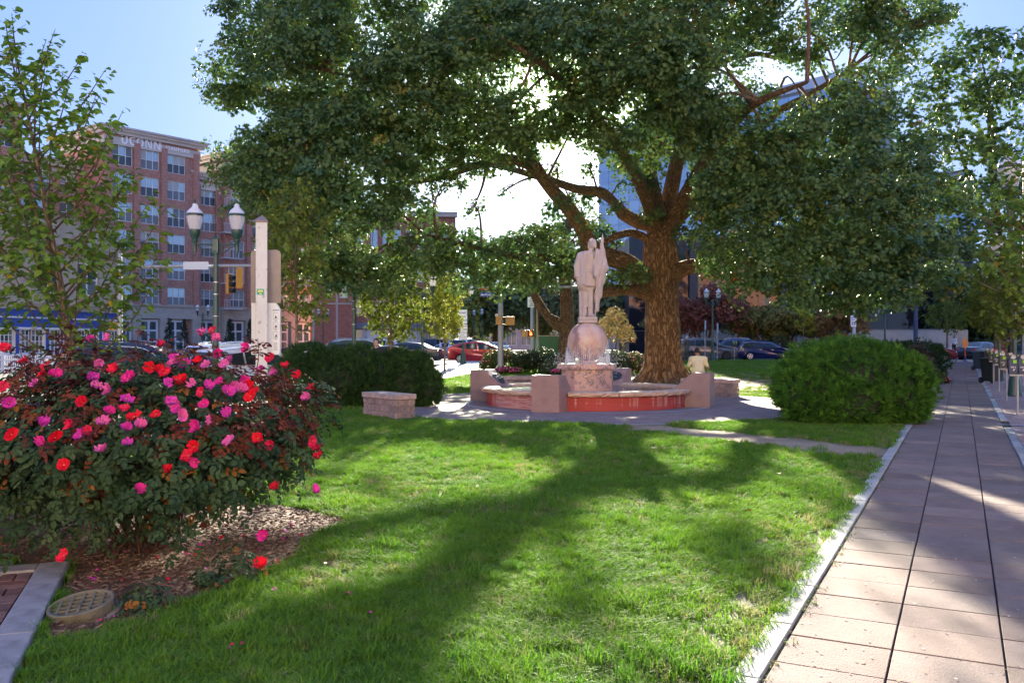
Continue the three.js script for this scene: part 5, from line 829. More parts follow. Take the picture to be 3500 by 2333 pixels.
{
  seed(61);
  yew('large bright green yew between the lawn and the paved walk', V(PX(2900, 19), 0, -19.0), [[0, 0.82, 0, 1.62, 0.98, 1.35], [-0.75, 0.62, 0.35, 0.95, 0.7, 0.9], [0.7, 0.72, 0.3, 0.98, 0.85, 0.95], [0.1, 1.1, -0.2, 1.1, 0.68, 1.0], [-0.2, 0.45, 0.75, 1.0, 0.5, 0.6], [0.8, 0.45, 0.55, 0.7, 0.5, 0.6]], 11000, [[0.022, 0.095, 0.014], [0.17, 0.36, 0.035]]);
  yew('broad dark yew left of the stone bench', V(PX(1150, 23.5), 0, -23.5), [[0, 0.7, 0, 1.5, 0.75, 1.1], [-0.8, 0.75, 0.1, 0.75, 0.95, 0.8], [0.6, 0.9, 0, 0.6, 0.75, 0.7], [-0.2, 1.0, 0.2, 0.5, 0.6, 0.5], [1.15, 0.7, 0.1, 0.5, 0.7, 0.6], [-1.3, 0.6, 0.2, 0.5, 0.6, 0.5]], 7500, [[0.018, 0.055, 0.014], [0.09, 0.18, 0.035]]);
  yew('dark yew just behind the stone bench', V(PX(1400, 23.6), 0, -23.6), [[0, 0.65, 0, 0.75, 0.75, 0.75], [-0.35, 0.9, 0, 0.45, 0.65, 0.5], [0.2, 0.95, -0.1, 0.4, 0.5, 0.4], [0.45, 0.5, 0.2, 0.45, 0.55, 0.45]], 4000, [[0.018, 0.055, 0.014], [0.09, 0.18, 0.035]]);
  yew('dark hedge at the far end of the lawn beside the walk', V(PX(3130, 40), 0, -40), [[-1.2, 0.85, 0, 1.5, 0.95, 1.0], [0.3, 0.85, -0.3, 1.4, 0.95, 1.0]], 4500, [[0.02, 0.06, 0.018], [0.08, 0.18, 0.03]]);
  const sp = [spray(10, 0.08, 0.12, (s) => oval(s, 0.35)), spray(10, 0.07, 0.12, (s) => oval(s, 0.3))], fl = new THREE.IcosahedronGeometry(0.035, 0);
  function shrub(name, label, base, lumps, n, cols, flowers) {
    const o = thing(name, label, flowers && flowers.only ? 'flowers' : 'shrub', base), S = [[], []], K = [[], []]; const tot = lumps.reduce((a, l) => a + l[3] * l[3], 0), stems = [];
    for (const [x, y, z, r, f] of lumps) { shell(V(x, y, z), V(r, r * (f ?? 0.8), r), Math.round(n * r * r / tot), S, K, (p) => mixc(cols[0], cols[1], rnd()), 0.4, [0.8, 1.3], 0.6); for (let k = 0; k < 5; k++) stems.push(bar(V(x + rr(-0.1, 0.1), 0, z + rr(-0.1, 0.1)), V(x + rr(-0.5, 0.5) * r, y + rr(-0.1, 0.4) * r, z + rr(-0.5, 0.5) * r), 0.015, 0.006, 5)); }
    part('stems', stems, mat.barkDark, o).userData.kind = 'stuff'; crown('leaves', sp, mat.leaf, S, K, o);
    if (flowers) { const F4 = [], FC = []; for (let i = 0; i < flowers.n; i++) { const l = lumps[Math.floor(rnd() * lumps.length)], u = V(rr(-1, 1), rr(-0.1, 1), rr(-1, 1)).normalize(); F4.push(mat4(V(l[0] + u.x * l[3], l[1] + u.y * l[3] * (l[4] ?? 0.8), l[2] + u.z * l[3]), quatE(rnd(), rnd(), rnd()), rr(0.7, 1.5))); FC.push(mulc(flowers.c, rr(0.7, 1.15))); } instanced('flower_heads', fl, M(1, 0.7), F4, FC, o); }
    return o;
  }
  const G = (px, d) => onGround(px, d);
  shrub('rose_shrub', 'tall shrub rose in the bed left of the globe', G(1690, 47), [[0, 0.65, 0, 0.7], [0.5, 0.8, -0.3, 0.6], [-0.4, 0.35, 0.3, 0.45]], 700, [[0.07, 0.11, 0.03], [0.17, 0.19, 0.04]], { n: 40, c: [0.7, 0.16, 0.22] });
  shrub('rounded_shrub', 'dark rounded shrub in front of the green cabinet', G(1800, 47), [[0, 0.62, 0, 0.75], [0.9, 0.7, 0.2, 0.75], [0.4, 0.6, 0, 0.7], [-0.4, 0.6, 0.1, 0.6]], 1100, [[0.03, 0.06, 0.02], [0.07, 0.11, 0.03]]);
  shrub('low_shrub', 'small light green shrub beside the globe', G(1875, 45), [[0, 0.32, 0, 0.45]], 240, [[0.06, 0.11, 0.025], [0.12, 0.17, 0.04]]);
  shrub('pink_flowers', 'low pink bedding flowers left of the globe', G(1740, 45.5), [[-0.5, 0.15, 0, 0.3, 0.6], [-0.1, 0.17, 0, 0.33, 0.6], [0.35, 0.15, 0, 0.3, 0.6], [-0.9, 0.13, 0.2, 0.22, 0.6]], 340, [[0.05, 0.09, 0.02], [0.1, 0.14, 0.03]], { n: 240, c: [0.75, 0.08, 0.35], only: true });
  shrub('pink_flowers', 'small clump of pink flowers at the foot of the globe spray', G(1900, 44.5), [[0, 0.14, 0, 0.26, 0.6]], 90, [[0.05, 0.09, 0.02], [0.1, 0.14, 0.03]], { n: 50, c: [0.75, 0.08, 0.35], only: true });
  shrub('rounded_shrub', 'mixed green shrub right of the globe', G(2105, 46), [[0, 0.6, 0, 0.75], [0.5, 0.45, 0.3, 0.55], [-0.5, 0.7, -0.2, 0.6]], 800, [[0.05, 0.09, 0.025], [0.13, 0.17, 0.04]]);
  shrub('rose_shrub', 'yellowish flowering shrub between globe and big trunk', G(2170, 46), [[0, 0.55, 0, 0.65], [0.35, 0.3, 0.3, 0.4]], 520, [[0.12, 0.14, 0.03], [0.22, 0.2, 0.05]], { n: 45, c: [0.7, 0.2, 0.25] });
  shrub('autumn_tree', 'small orange tinged tree right of the statue', G(2095, 75), [[0, 2.6, 0, 1.6], [0.9, 2.0, 0, 1.2], [-0.9, 2.1, 0, 1.1], [0.2, 3.6, 0, 1.0]], 1000, [[0.26, 0.27, 0.08], [0.46, 0.28, 0.1]]);
  shrub('brown_shrub', 'reddish brown shrub at the left side of the large yew', G(2760, 34), [[0, 0.75, 0, 0.8], [0.6, 0.6, 0, 0.6]], 600, [[0.09, 0.065, 0.03], [0.15, 0.09, 0.05]]);
  shrub('white_rose_shrub', 'shrub with whitish pink roses above the large yew', G(2810, 30), [[0, 1.1, 0, 0.6], [0.3, 1.35, 0, 0.4], [-0.3, 0.7, 0, 0.6]], 520, [[0.04, 0.08, 0.03], [0.08, 0.12, 0.04]], { n: 42, c: [0.8, 0.6, 0.6] });
  shrub('yellow_flower_plant', 'pale yellow flowering plant at the left foot of the large yew', G(2700, 21.5), [[0, 0.7, 0, 0.26], [-0.1, 0.4, 0, 0.25]], 90, [[0.06, 0.1, 0.03], [0.1, 0.15, 0.04]], { n: 26, c: [0.75, 0.72, 0.4] });
  shrub('brown_shrub', 'brown tinted shrub in front of the far hedge', G(3122, 37), [[0, 0.95, 0, 0.75], [-0.5, 0.7, 0, 0.6]], 520, [[0.09, 0.06, 0.03], [0.15, 0.09, 0.045]]);
  shrub('low_shrub', 'bright green round shrub beside the walk near its far end', G(3175, 36), [[0, 0.42, 0, 0.5], [0.3, 0.35, 0, 0.4]], 300, [[0.06, 0.12, 0.02], [0.13, 0.2, 0.04]]);
  shrub('pink_flowers', 'pink flowers at the edge of the walk near its far end', G(3205, 36.5), [[0, 0.16, 0, 0.3, 0.7], [0.25, 0.14, 0.1, 0.2, 0.7]], 100, [[0.05, 0.09, 0.02], [0.1, 0.14, 0.03]], { n: 70, c: [0.75, 0.08, 0.32], only: true });
  shrub('low_shrub', 'rounded green shrub by the far wall behind the wagon', G(2665, 79), [[0, 1.0, 0, 1.2], [0.9, 0.7, 0, 0.9]], 600, [[0.05, 0.09, 0.025], [0.1, 0.15, 0.035]]);
  shrub('street_shrub', 'green planting strip across the street left of the grey van', G(1110, 62), [[-1.2, 0.6, 0, 1.0], [0.2, 0.5, 0, 0.9], [1.2, 0.35, 0, 0.7]], 700, [[0.06, 0.12, 0.03], [0.12, 0.2, 0.04]]);
  // ornamental grass fountains in the bed
  const reed = fan(Array.from({ length: 46 }, () => { const a = rnd() * 6.28, b = rr(0.25, 0.8), h = rr(0.6, 1.0), c = Math.cos(a), s = Math.sin(a), P = (t, w) => [c * b * t * t - s * w, h * t * (1.25 - 0.5 * t), s * b * t * t + c * w]; return [[P(0, -0.012), P(0, 0.012), P(0.6, 0.012)], [P(0, -0.012), P(0.6, 0.012), P(0.6, -0.012)], [P(0.6, -0.012), P(0.6, 0.012), P(1, 0)]]; }).flat());
  for (const [px, d, s, lab] of [[1795, 48, 1.35, 'arching ornamental grass above the dark shrubs by the green cabinet'], [1735, 49, 1.05, 'arching ornamental grass nearest the signal pole'], [2075, 48, 0.9, 'arching grass right of the globe']]) { const m = single('ornamental_grass', reed, leafMat([0.22, 0.28, 0.06], 0.45, 0.7), lab, 'grass plant', 'ornamental grasses'); m.position.copy(G(px, d)); m.scale.setScalar(s); }
}
// ------------------------------------------------------------------ buildings
const glassPale = M([0.42, 0.52, 0.55], 0.06, { metalness: 0.35 }), glassCurtain = M([0.40, 0.42, 0.40], 0.12), glassDark = M([0.06, 0.075, 0.085], 0.05), glassGrey = M([0.16, 0.18, 0.19], 0.06), whiteTrim = M([0.72, 0.72, 0.74], 0.6);
mat.brick = M([0.66, 0.60, 0.60], 0.9, { map: T.wallBrick });
mat.brickRed = M([0.62, 0.42, 0.36], 0.9, { map: T.wallBrick });
mat.brickBrown = M([0.48, 0.40, 0.38], 0.9, { map: T.wallBrick });
mat.limestone = M([0.56, 0.49, 0.42], 0.85, { map: T.concrete });
mat.cornice = M([0.66, 0.61, 0.57], 0.8, { map: T.concrete });
const paneCache = {};
// a window in a wall that faces +z: sashes of glass between white bars; x, y are its lower middle
function windowAt(o, x, y, z, w, h, cols, rows, pick, frameMat = whiteTrim, bw = 0.07) {
  const key = [w, h, cols, rows, bw].join();
  if (!paneCache[key]) {
    const bars = [box(w, bw, 0.09, 0, bw / 2, 0), box(w, bw, 0.09, 0, h - bw / 2, 0), box(w + 0.1, 0.06, 0.14, 0, -0.032, 0.03)]; for (const s of [-1, 1]) bars.push(box(bw, h - 2 * bw, 0.09, s * (w / 2 - bw / 2), h / 2, 0));
    for (let i = 1; i < cols; i++) bars.push(box(bw, h - 2 * bw, 0.086, -w / 2 + w * i / cols, h / 2, 0)); for (let j = 1; j < rows; j++) bars.push(box(w - 2 * bw, bw * 0.8, 0.08, 0, h * j / rows, 0));
    paneCache[key] = [merge(bars), new THREE.BoxGeometry(w / cols - bw, h / rows - bw * 0.9, 0.02)];
  }
  const [fg, pg] = paneCache[key], f = part('window', fg, frameMat, o); f.position.set(x, y, z);
  for (let i = 0; i < cols; i++) for (let j = 0; j < rows; j++) { const p = part('pane', pg, pick(i, j), f); p.position.set(-w / 2 + w * (i + 0.5) / cols, h * (j + 0.5) / rows, -0.01); }
  return f;
}
function wallWithHoles(x0, x1, y0, y1, holes, t = 0.35) {   // front face at z = 0
  const g = extrude([[x0, y0], [x1, y0], [x1, y1], [x0, y1]], t, 0, holes.map(([x, y, w, h]) => [[x - w / 2, y], [x - w / 2, y + h], [x + w / 2, y + h], [x + w / 2, y]])); return uvm(g.translate(0, 0, -t));
}
{
  seed(71);
  const B = thing('brick_apartment_building', 'six storey brown brick building with cream cornice across the street', 'building', V(-39.5, gh(103), -103), rad(51));
  const pickB = () => { const m = rnd() < 0.35 ? glassPale : rnd() < 0.6 ? glassCurtain : glassGrey; const n = rnd() < 0.5 ? glassGrey : glassDark; return (i, j) => (j ? (rnd() < 0.75 ? m : glassPale) : (rnd() < 0.8 ? n : glassGrey)); };
  const tops = [23.3, 20.2, 17.05, 13.95, 10.85, 7.75];
  const block = (s0, s1, z, H, floors, centres, w = 2.3) => {
    const holes = []; for (const c of centres) for (const t of floors) holes.push([c, t - 2.2, w, 2.2]);
    part('wall', wallWithHoles(s0, s1, 5.55, H, holes).translate(0, 0, z), mat.brick, B);
    part('inner_wall', box(s1 - s0 - 0.02, H, 11, (s0 + s1) / 2, H / 2, z - 6), mat.brick.clone(), B);
    for (const [x, y] of holes) windowAt(B, x, y, z - 0.17, w, 2.2, w > 2 ? 3 : 2, 2, pickB());
    const edges = [s0 + 0.35, ...centres.slice(1).map((c, i) => (c + centres[i]) / 2), s1 - 0.35]; for (const e of edges) part('pilaster', uvm(box(0.75, H - 6.8, 0.3, e, 5.6 + (H - 6.8) / 2, z + 0.12)), mat.brick, B);
    // cornice with stepped mouldings
    const W = s1 - s0, xm = (s0 + s1) / 2; part('cornice', [[0.2, 0.9, -1.1], [0.55, 0.35, -0.25], [0.8, 0.28, 0.06], [1.0, 0.2, 0.3]].map(([p, h, y]) => box(W + 2 * p, h, 11 + p, xm, H + y - 0.2, z - 6 + p / 2 + 0.5)), mat.cornice, B);
    // stone base with a shop front
    part('stone_band', uvm(box(W + 0.06, 1.5, 0.6, xm, 4.8, z - 0.2)), mat.limestone, B); part('band_moulding', box(W + 0.2, 0.28, 0.9, xm, 5.62, z - 0.2), mat.limestone, B);
    for (const e of edges) part('stone_pier', uvm(box(0.9, 4.05, 0.6, e, 2.02, z - 0.15)), mat.limestone, B);
    for (const c of centres) windowAt(B, c, 0.15, z - 0.3, w, 3.8, 2, 3, (i, j) => (j === 2 ? glassDark : M([0.10, 0.13, 0.12], 0.08)), whiteTrim, 0.26);
  };
  const bays = (a, n, step = 3.3) => Array.from({ length: n }, (_, i) => a + i * step);
  block(-8.4, 2.9, 0, 25.0, tops, [-6.4, -3.2, 0.1]);
  block(2.9, 6.4, -0.8, 21.6, tops.slice(1), [4.65]);
  block(6.4, 21, 0, 24.4, tops, [8.2, 11.6, 15.0, 18.6]);
  block(-17.2, -8.4, -5.5, 21.5, tops.slice(1), [-15.4, -12.6, -10.0], 1.9);
  block(-34, -17.2, 0, 25.4, tops, [-18.6, -21.8, -25.0, -28.2].reverse(), 1.9);
  // balconies of the right part
  for (const t of [20.2, 17.05, 13.95, 10.85, 7.75]) { const y = t - 2.25; part('balcony', [box(2.6, 0.15, 1.0, 6.9, y - 0.08, 0.85), box(2.6, 0.06, 0.06, 6.9, y + 1.0, 1.32), ...Array.from({ length: 13 }, (_, i) => box(0.035, 1.0, 0.035, 5.65 + i * 0.208, y + 0.5, 1.32))], M([0.55, 0.55, 0.55], 0.5), B); }
  for (const t of [20.2, 17.05, 13.95, 10.85]) { const y = t - 2.25; part('balcony', [box(2.4, 0.15, 0.9, -16.0, y - 0.08, -5.0), box(2.4, 0.06, 0.06, -16.0, y + 1.0, -4.57), ...Array.from({ length: 12 }, (_, i) => box(0.035, 1.0, 0.035, -17.15 + i * 0.21, y + 0.5, -4.57))], whiteTrim, B); }
  // lettering on the parapet
  const L1 = text('UCONN', 0.95, 0.12).translate(-4.35, 23.95, 0.12), L2 = text('STAMFORD', 0.42, 0.12).translate(0.1, 23.95, 0.12);
  part('lettering', [L1, L2, box(0.07, 1.15, 0.12, -1.95, 23.95, 0.18)], M([0.85, 0.86, 0.9], 0.5), B, 'white lettering');

  // ---- beige building with the blue shop front
  const S = thing('blue_shop', 'beige two storey building with a bright blue shop front at the left edge', 'building', V(-33.55, 0, -61), rad(75));
  const beige = M([0.50, 0.42, 0.33], 0.9, { map: T.concrete }), blue = M([0.035, 0.075, 0.36], 0.5), beigeTrim = M([0.42, 0.33, 0.24], 0.85, { map: T.concrete });
  const up = [[-8.5, 5.2, 2.2, 2.5], [-4.9, 5.2, 3.1, 2.5], [1.8, 5.2, 2.2, 2.5], [5.6, 5.2, 2.2, 2.5]];
  part('upper_wall', wallWithHoles(-12, 9, 4.4, 9.9, up), beige, S); part('inner_wall', uvm(box(20.9, 10, 9, -1.5, 5, -4.9)), M([0.3, 0.26, 0.22], 0.9), S);
  part('parapet', uvm(extrude([[-12, 9.9], [9, 9.9], [9, 10.6], [-0.9, 10.9], [-1.2, 10.9], [-1.2, 11.6], [-2.2, 11.9], [-4.5, 12.3], [-8, 12.4], [-12, 12.0]], 0.5, 0).translate(0, 0, -0.5)), beige, S);
  part('parapet_coping', [box(10, 0.14, 0.7, 4, 10.78, -0.22), box(0.3, 0.9, 0.7, -1.2, 11.3, -0.22), box(10.6, 0.16, 0.7, -6.6, 12.35, -0.22)], beigeTrim, S);
  part('moulding', [box(21.2, 0.3, 0.7, -1.5, 8.6, 0.05), box(21.2, 0.2, 0.5, -1.5, 8.3, 0.0), box(21.2, 0.35, 0.9, -1.5, 4.25, 0.1)], beigeTrim, S);
  for (const [x, y, w, h] of up) windowAt(S, x, y, -0.15, w, h, w > 3 ? 3 : 2, w > 3 ? 1 : 2, (i, j) => (rnd() < 0.5 ? glassDark : glassGrey), whiteTrim, 0.12);
  part('blue_fascia', [box(21, 0.55, 0.3, -1.5, 3.75, 0.12), box(21, 0.62, 0.25, -1.5, 3.06, 0.1)], blue, S, 'bright blue fascia boards'); part('white_bands', [box(21, 0.12, 0.4, -1.5, 4.05, 0.14), box(21, 0.1, 0.36, -1.5, 3.43, 0.14), box(21, 0.14, 0.36, -1.5, 2.68, 0.14), box(21, 0.16, 0.4, -1.5, 0.86, 0.14)], whiteTrim, S);
  part('blue_base', box(21, 0.78, 0.25, -1.5, 0.39, 0.1), blue, S);
  for (let i = 0; i < 8; i++) { const x = -10.6 + i * 2.65; for (const dx of [-0.62, 0.62]) windowAt(S, x + dx, 0.95, 0.02, 1.05, 1.66, 3, 4, () => (rnd() < 0.3 ? M([0.2, 0.17, 0.13], 0.2) : rnd() < 0.5 ? glassDark : glassGrey), whiteTrim, 0.05); part('blue_pilaster', [box(0.36, 1.7, 0.3, x + 1.33, 1.8, 0.1)], blue, S); part('pilaster_frame', [box(0.05, 1.7, 0.34, x + 1.33 - 0.2, 1.8, 0.1), box(0.05, 1.7, 0.34, x + 1.33 + 0.2, 1.8, 0.1)], whiteTrim, S); }
  part('wall_lamp', lathe([[0.02, 0], [0.16, 0.04], [0.18, 0.2], [0.05, 0.3], [0.01, 0.32]], 16).translate(0.02, 2.6, 0.35), M([0.5, 0.46, 0.38], 0.5), S);
  // picket fence before it, picket by picket
  const fence = thing('picket_fence', 'white picket fence in front of the blue shop', 'fence', V(PX(150, 52), 0, -52), rad(62));
  const picket = extrude([[-0.035, 0], [0.035, 0], [0.035, 1.0], [0, 1.07], [-0.035, 1.0]], 0.02); for (let i = 0; i < 84; i++) { const p = part('picket', picket, whiteTrim, fence); p.position.set(-5 + i * 0.12, 0.05 - 0.14, 0); }
  for (const y of [0.2, 0.72]) part('rail', box(10.1, 0.09, 0.04, 0, y, -0.025), whiteTrim, fence); for (const x of [-5.1, -2.5, 0, 2.5, 5.1]) part('post', [box(0.14, 1.3, 0.14, x, 0.5, -0.03), box(0.19, 0.05, 0.19, x, 1.17, -0.03)], whiteTrim, fence);

  // ---- red brick house and the arcaded brown building beyond the crossing
  const Rr = thing('red_brick_house', 'plain red brick house end with stone window heads beyond the street', 'building', V(PX(1135, 104), gh(104), -104), rad(8));
  const rh = [[-0.6, 6.6, 0.9, 2.1], [1.3, 6.6, 0.9, 2.1], [-0.6, 10.2, 0.9, 2.1], [1.3, 10.2, 0.9, 2.1]]; part('wall', wallWithHoles(-2.3, 2.6, 0, 14, rh), mat.brickRed, Rr); part('inner_wall', box(4.8, 14, 8, 0.15, 7, -4.5), mat.brickRed, Rr); for (const [x, y, w, h] of rh) { windowAt(Rr, x, y, -0.17, w, h, 1, 2, () => glassCurtain); part('window_head', box(1.2, 0.25, 0.12, x, y + h + 0.14, 0.03), mat.limestone, Rr); } part('stone_course', box(5, 0.18, 0.2, 0.15, 5.9, 0.02), mat.limestone, Rr); part('roof_cornice', box(5.6, 0.7, 8.6, 0.15, 14.3, -4.3), mat.brickRed, Rr); for (const x of [-2.2, 0.55]) part('quoins', box(0.25, 14, 0.1, x, 7, 0.02), mat.limestone, Rr);
  const A = thing('arcaded_building', 'brown brick building with a row of round arched windows on top', 'building', V(PX(1370, 106), gh(106), -106), rad(6));
  const W2 = 6.6, arch = (x, y, w, h) => { const p = [[x - w / 2, y], [x - w / 2, y + h]]; for (let i = 1; i < 10; i++) { const a = Math.PI - Math.PI * i / 10; p.push([x + Math.cos(a) * w / 2, y + h + Math.sin(a) * w / 2]); } p.push([x + w / 2, y + h], [x + w / 2, y]); return p; };
  const ax = [-4.9, -3.2, -1.8, -0.4, 1.0, 2.4, 3.8, 5.2], wallA = extrude([[-W2, 3.6], [W2, 3.6], [W2, 17], [-W2, 17]], 0.4, 0, [...ax.map((x) => arch(x, 8.6, 0.85, 1.6)), ...ax.map((x) => arch(x, 4.6, 0.8, 1.9).slice(0, 2).concat([[x + 0.4, 6.5], [x + 0.4, 4.6]])), ...ax.map((x) => [[x - 0.4, 12.6], [x - 0.4, 15], [x + 0.4, 15], [x + 0.4, 12.6]])]);
  part('wall', uvm(wallA.translate(0, 0, -0.4)), mat.brickBrown, A); part('inner_wall', box(13, 17, 9, 0, 8.5, -5.1), mat.brickBrown, A);
  for (const x of ax) { const g = part('window', extrude(arch(x, 8.6, 0.85, 1.6), 0.03, 0, [arch(x, 8.66, 0.72, 1.54)]).translate(0, 0, -0.25), whiteTrim, A); part('pane', extrude(arch(x, 8.66, 0.72, 1.54), 0.02).translate(0, 0, -0.27), glassPale, g); const ring = extrude(arch(x, 10.2, 1.25, 0), 0.12, 0, [arch(x, 10.2, 0.87, 0)]); part('arch_stone', ring.translate(0, 0, 0.01), mat.limestone, A); windowAt(A, x, 4.6, -0.25, 0.8, 1.9, 1, 2, () => glassGrey); windowAt(A, x, 12.6, -0.25, 0.8, 2.4, 1, 2, () => glassPale); }
  part('stone_course', [box(13.3, 0.3, 0.3, 0, 7.7, 0.03), box(13.3, 0.25, 0.3, 0, 12.0, 0.03), box(13.6, 0.6, 0.8, 0, 16.8, 0.1)], mat.limestone, A);
  part('shop_fascia', box(13.2, 0.7, 0.5, 0, 3.3, 0.0), M([0.16, 0.18, 0.24], 0.6), A); for (let i = 0; i < 6; i++) windowAt(A, -5.5 + i * 2.2, 0.2, -0.2, 1.9, 2.7, 2, 1, (q) => (i % 2 ? M([0.62, 0.62, 0.6], 0.5) : glassGrey), M([0.4, 0.4, 0.42], 0.6), 0.1);
  for (let i = 0; i < 7; i++) part('shop_pier', box(0.3, 3.0, 0.4, -6.6 + i * 2.2, 1.5, -0.05), M([0.5, 0.48, 0.45], 0.8), A);
  // pale low building far beyond the crossing
  const Fb = thing('far_pale_building', 'low pale building far beyond the crossing', 'building', V(PX(1760, 150), gh(150), -150)); const fh = Array.from({ length: 9 }, (_, i) => [-11 + i * 2.6, 0.8, 1.8, 2.4]); part('wall', wallWithHoles(-13, 13, 0, 4.6, fh), M([0.6, 0.58, 0.54], 0.9, { map: T.concrete }), Fb); part('inner_wall', box(25.8, 4.6, 6, 0, 2.3, -3.5), M([0.45, 0.43, 0.4], 0.9), Fb); for (const [x, y, w, h] of fh) windowAt(Fb, x, y, -0.2, w, h, 2, 1, () => glassGrey, whiteTrim, 0.1); part('roof', box(26.6, 0.3, 8, 0, 4.75, -3.2), M([0.35, 0.2, 0.16], 0.8), Fb);

  // ---- dark glass building behind the maples, with its garden wall
  const GW = thing('garden_wall', 'long plain concrete garden wall across the back street', 'wall', V(PX(2790, 86), gh(86), -86));
  for (let i = 0; i < 9; i++) part('wall_panel', uvm(box(3.13, 2.55, 0.3, -12.9 + i * 3.15, 1.275, 0)), M([0.46, 0.43, 0.38], 0.85, { map: T.concrete }), GW); part('rounded_end', uvm(cyl(0.8, 0.8, 2.55, 14.35, 0, -0.65, 24)), M([0.5, 0.42, 0.32], 0.85, { map: T.concrete }), GW); part('coping', box(29.2, 0.08, 0.4, 0, 2.6, 0), M([0.12, 0.12, 0.12], 0.7), GW);
  const DG = thing('dark_glass_building', 'low dark glass office building behind the maples', 'building', V(PX(2740, 97), gh(97), -97)); part('core', box(38, 13, 10, 0, 6.5, -5.3), M([0.03, 0.03, 0.032], 0.6), DG);
  const dgm = M([0.018, 0.018, 0.022], 0.035, { metalness: 0 }), dgp = new THREE.BoxGeometry(2.34, 2.5, 0.06); for (let i = 0; i < 16; i++) for (let j = 0; j < 5; j++) { const p = part('glass_panel', dgp, dgm, DG); p.position.set(-17.9 + i * 2.38, 1.3 + j * 2.56, 0); p.rotation.set(rr(-0.004, 0.004), rr(-0.006, 0.006), 0); } for (let j = 1; j < 5; j++) part('floor_line', box(38, 0.06, 0.1, 0, 0.02 + j * 2.56, 0.02), M([0.10, 0.10, 0.11], 0.5), DG);
  for (const x of [-12, -2, 7, 15]) part('column', box(0.9, 12.6, 0.5, x, 6.3, 0.35), M([0.06, 0.055, 0.055], 0.6), DG);
  // ---- blue glass tower
  const TW = thing('glass_tower', 'tall pale blue glass office tower seen through the big tree', 'building', V(PX(2909, 122), gh(122), -122), rad(180 + 49 + 0) );
  // local x runs from the near corner back to the left
  TW.rotation.y = Math.atan2(-0.755, -0.656) + 0; const back = [0.656, 0.755];
  const tm = [M([0.30, 0.42, 0.52], 0.08, { metalness: 0.55 }), M([0.34, 0.46, 0.55], 0.08, { metalness: 0.55 }), M([0.27, 0.38, 0.5], 0.1, { metalness: 0.5 })];
  TW.rotation.y = Math.PI - Math.atan2(0.755, 0.656); // +x -> (-0.656, -0.755 in depth)
  part('core', box(48, 38, 12, 24, 19, -6.3 * -1), M([0.2, 0.25, 0.3], 0.6), TW);
  const tp = new THREE.BoxGeometry(2.35, 1.85, 0.06), zf = 0.0; for (let i = 0; i < 20; i++) for (let j = 0; j < 15; j++) { const p = part('glass_panel', tp, tm[Math.floor(rnd() * 3)], TW); p.position.set(1.2 + i * 2.4, 9.6 + j * 1.92, -0.0); p.rotation.x = rr(-0.004, 0.004); p.rotation.y = rr(-0.004, 0.004); }
  part('parapet', box(48.4, 1.4, 12.6, 24, 38.6, 6.2), M([0.42, 0.5, 0.58], 0.4), TW); part('base_wall', uvm(box(48, 8.6, 0.4, 24, 4.3, 0)), M([0.5, 0.5, 0.5], 0.8, { map: T.concrete }), TW);
  const LB = thing('lower_glass_block', 'lower blue glass block behind the trees on the right', 'building', V(PX(3120, 128), gh(128), -128), rad(-20)); part('core', box(16, 26, 10, 0, 13, -5.2), M([0.2, 0.25, 0.3], 0.6), LB); for (let i = 0; i < 7; i++) for (let j = 0; j < 11; j++) { const p = part('glass_panel', tp, tm[Math.floor(rnd() * 3)], LB); p.position.set(-7.2 + i * 2.4, 4 + j * 1.95, 0); }
}

// ------------------------------------------------------------------ the sunlit street fronts behind the viewer, which the dark glass mirrors and which throw warm light back
{
  seed(77);
  const tan = M([0.58, 0.5, 0.4], 0.9, { map: T.concrete }), orange = M([0.68, 0.56, 0.48], 0.9, { map: T.wallBrick });
  for (const [x, w, h, m, lab] of [[-47, 44, 20, orange, 'sunlit orange brick street front behind the viewer on the left'], [2, 48, 23, tan, 'sunlit tan stone street front straight behind the viewer'], [50, 42, 21, orange, 'sunlit orange brick street front behind the viewer on the right']]) {
    const o = thing('street_front', lab, 'building', V(x, 0, 30), Math.PI, 'street fronts behind the viewer'), holes = []; const n = Math.floor(w / 4); for (let i = 0; i < n; i++) for (let j = 0; j < Math.floor((h - 2) / 3.6); j++) holes.push([-w / 2 + (i + 0.5) * w / n, 1.2 + j * 3.6, 1.6, 2.1]);
    part('wall', wallWithHoles(-w / 2, w / 2, 0, h, holes), m, o); part('inner_wall', box(w - 0.2, h - 0.1, 6, 0, h / 2, -3.6), glassGrey, o); part('cornice', box(w + 0.8, 0.9, 7, 0, h + 0.4, -3), mat.cornice, o);
    const f = merge([box(1.6, 0.1, 0.12, 0, 0.05, 0), box(1.6, 0.1, 0.12, 0, 2.05, 0), box(1.6, 0.08, 0.12, 0, 1.05, 0), box(0.1, 1.9, 0.12, -0.75, 1.05, 0), box(0.1, 1.9, 0.12, 0.75, 1.05, 0)]); for (const [hx, hy] of holes) part('window', f, whiteTrim, o).position.set(hx, hy, -0.2);
  }
}
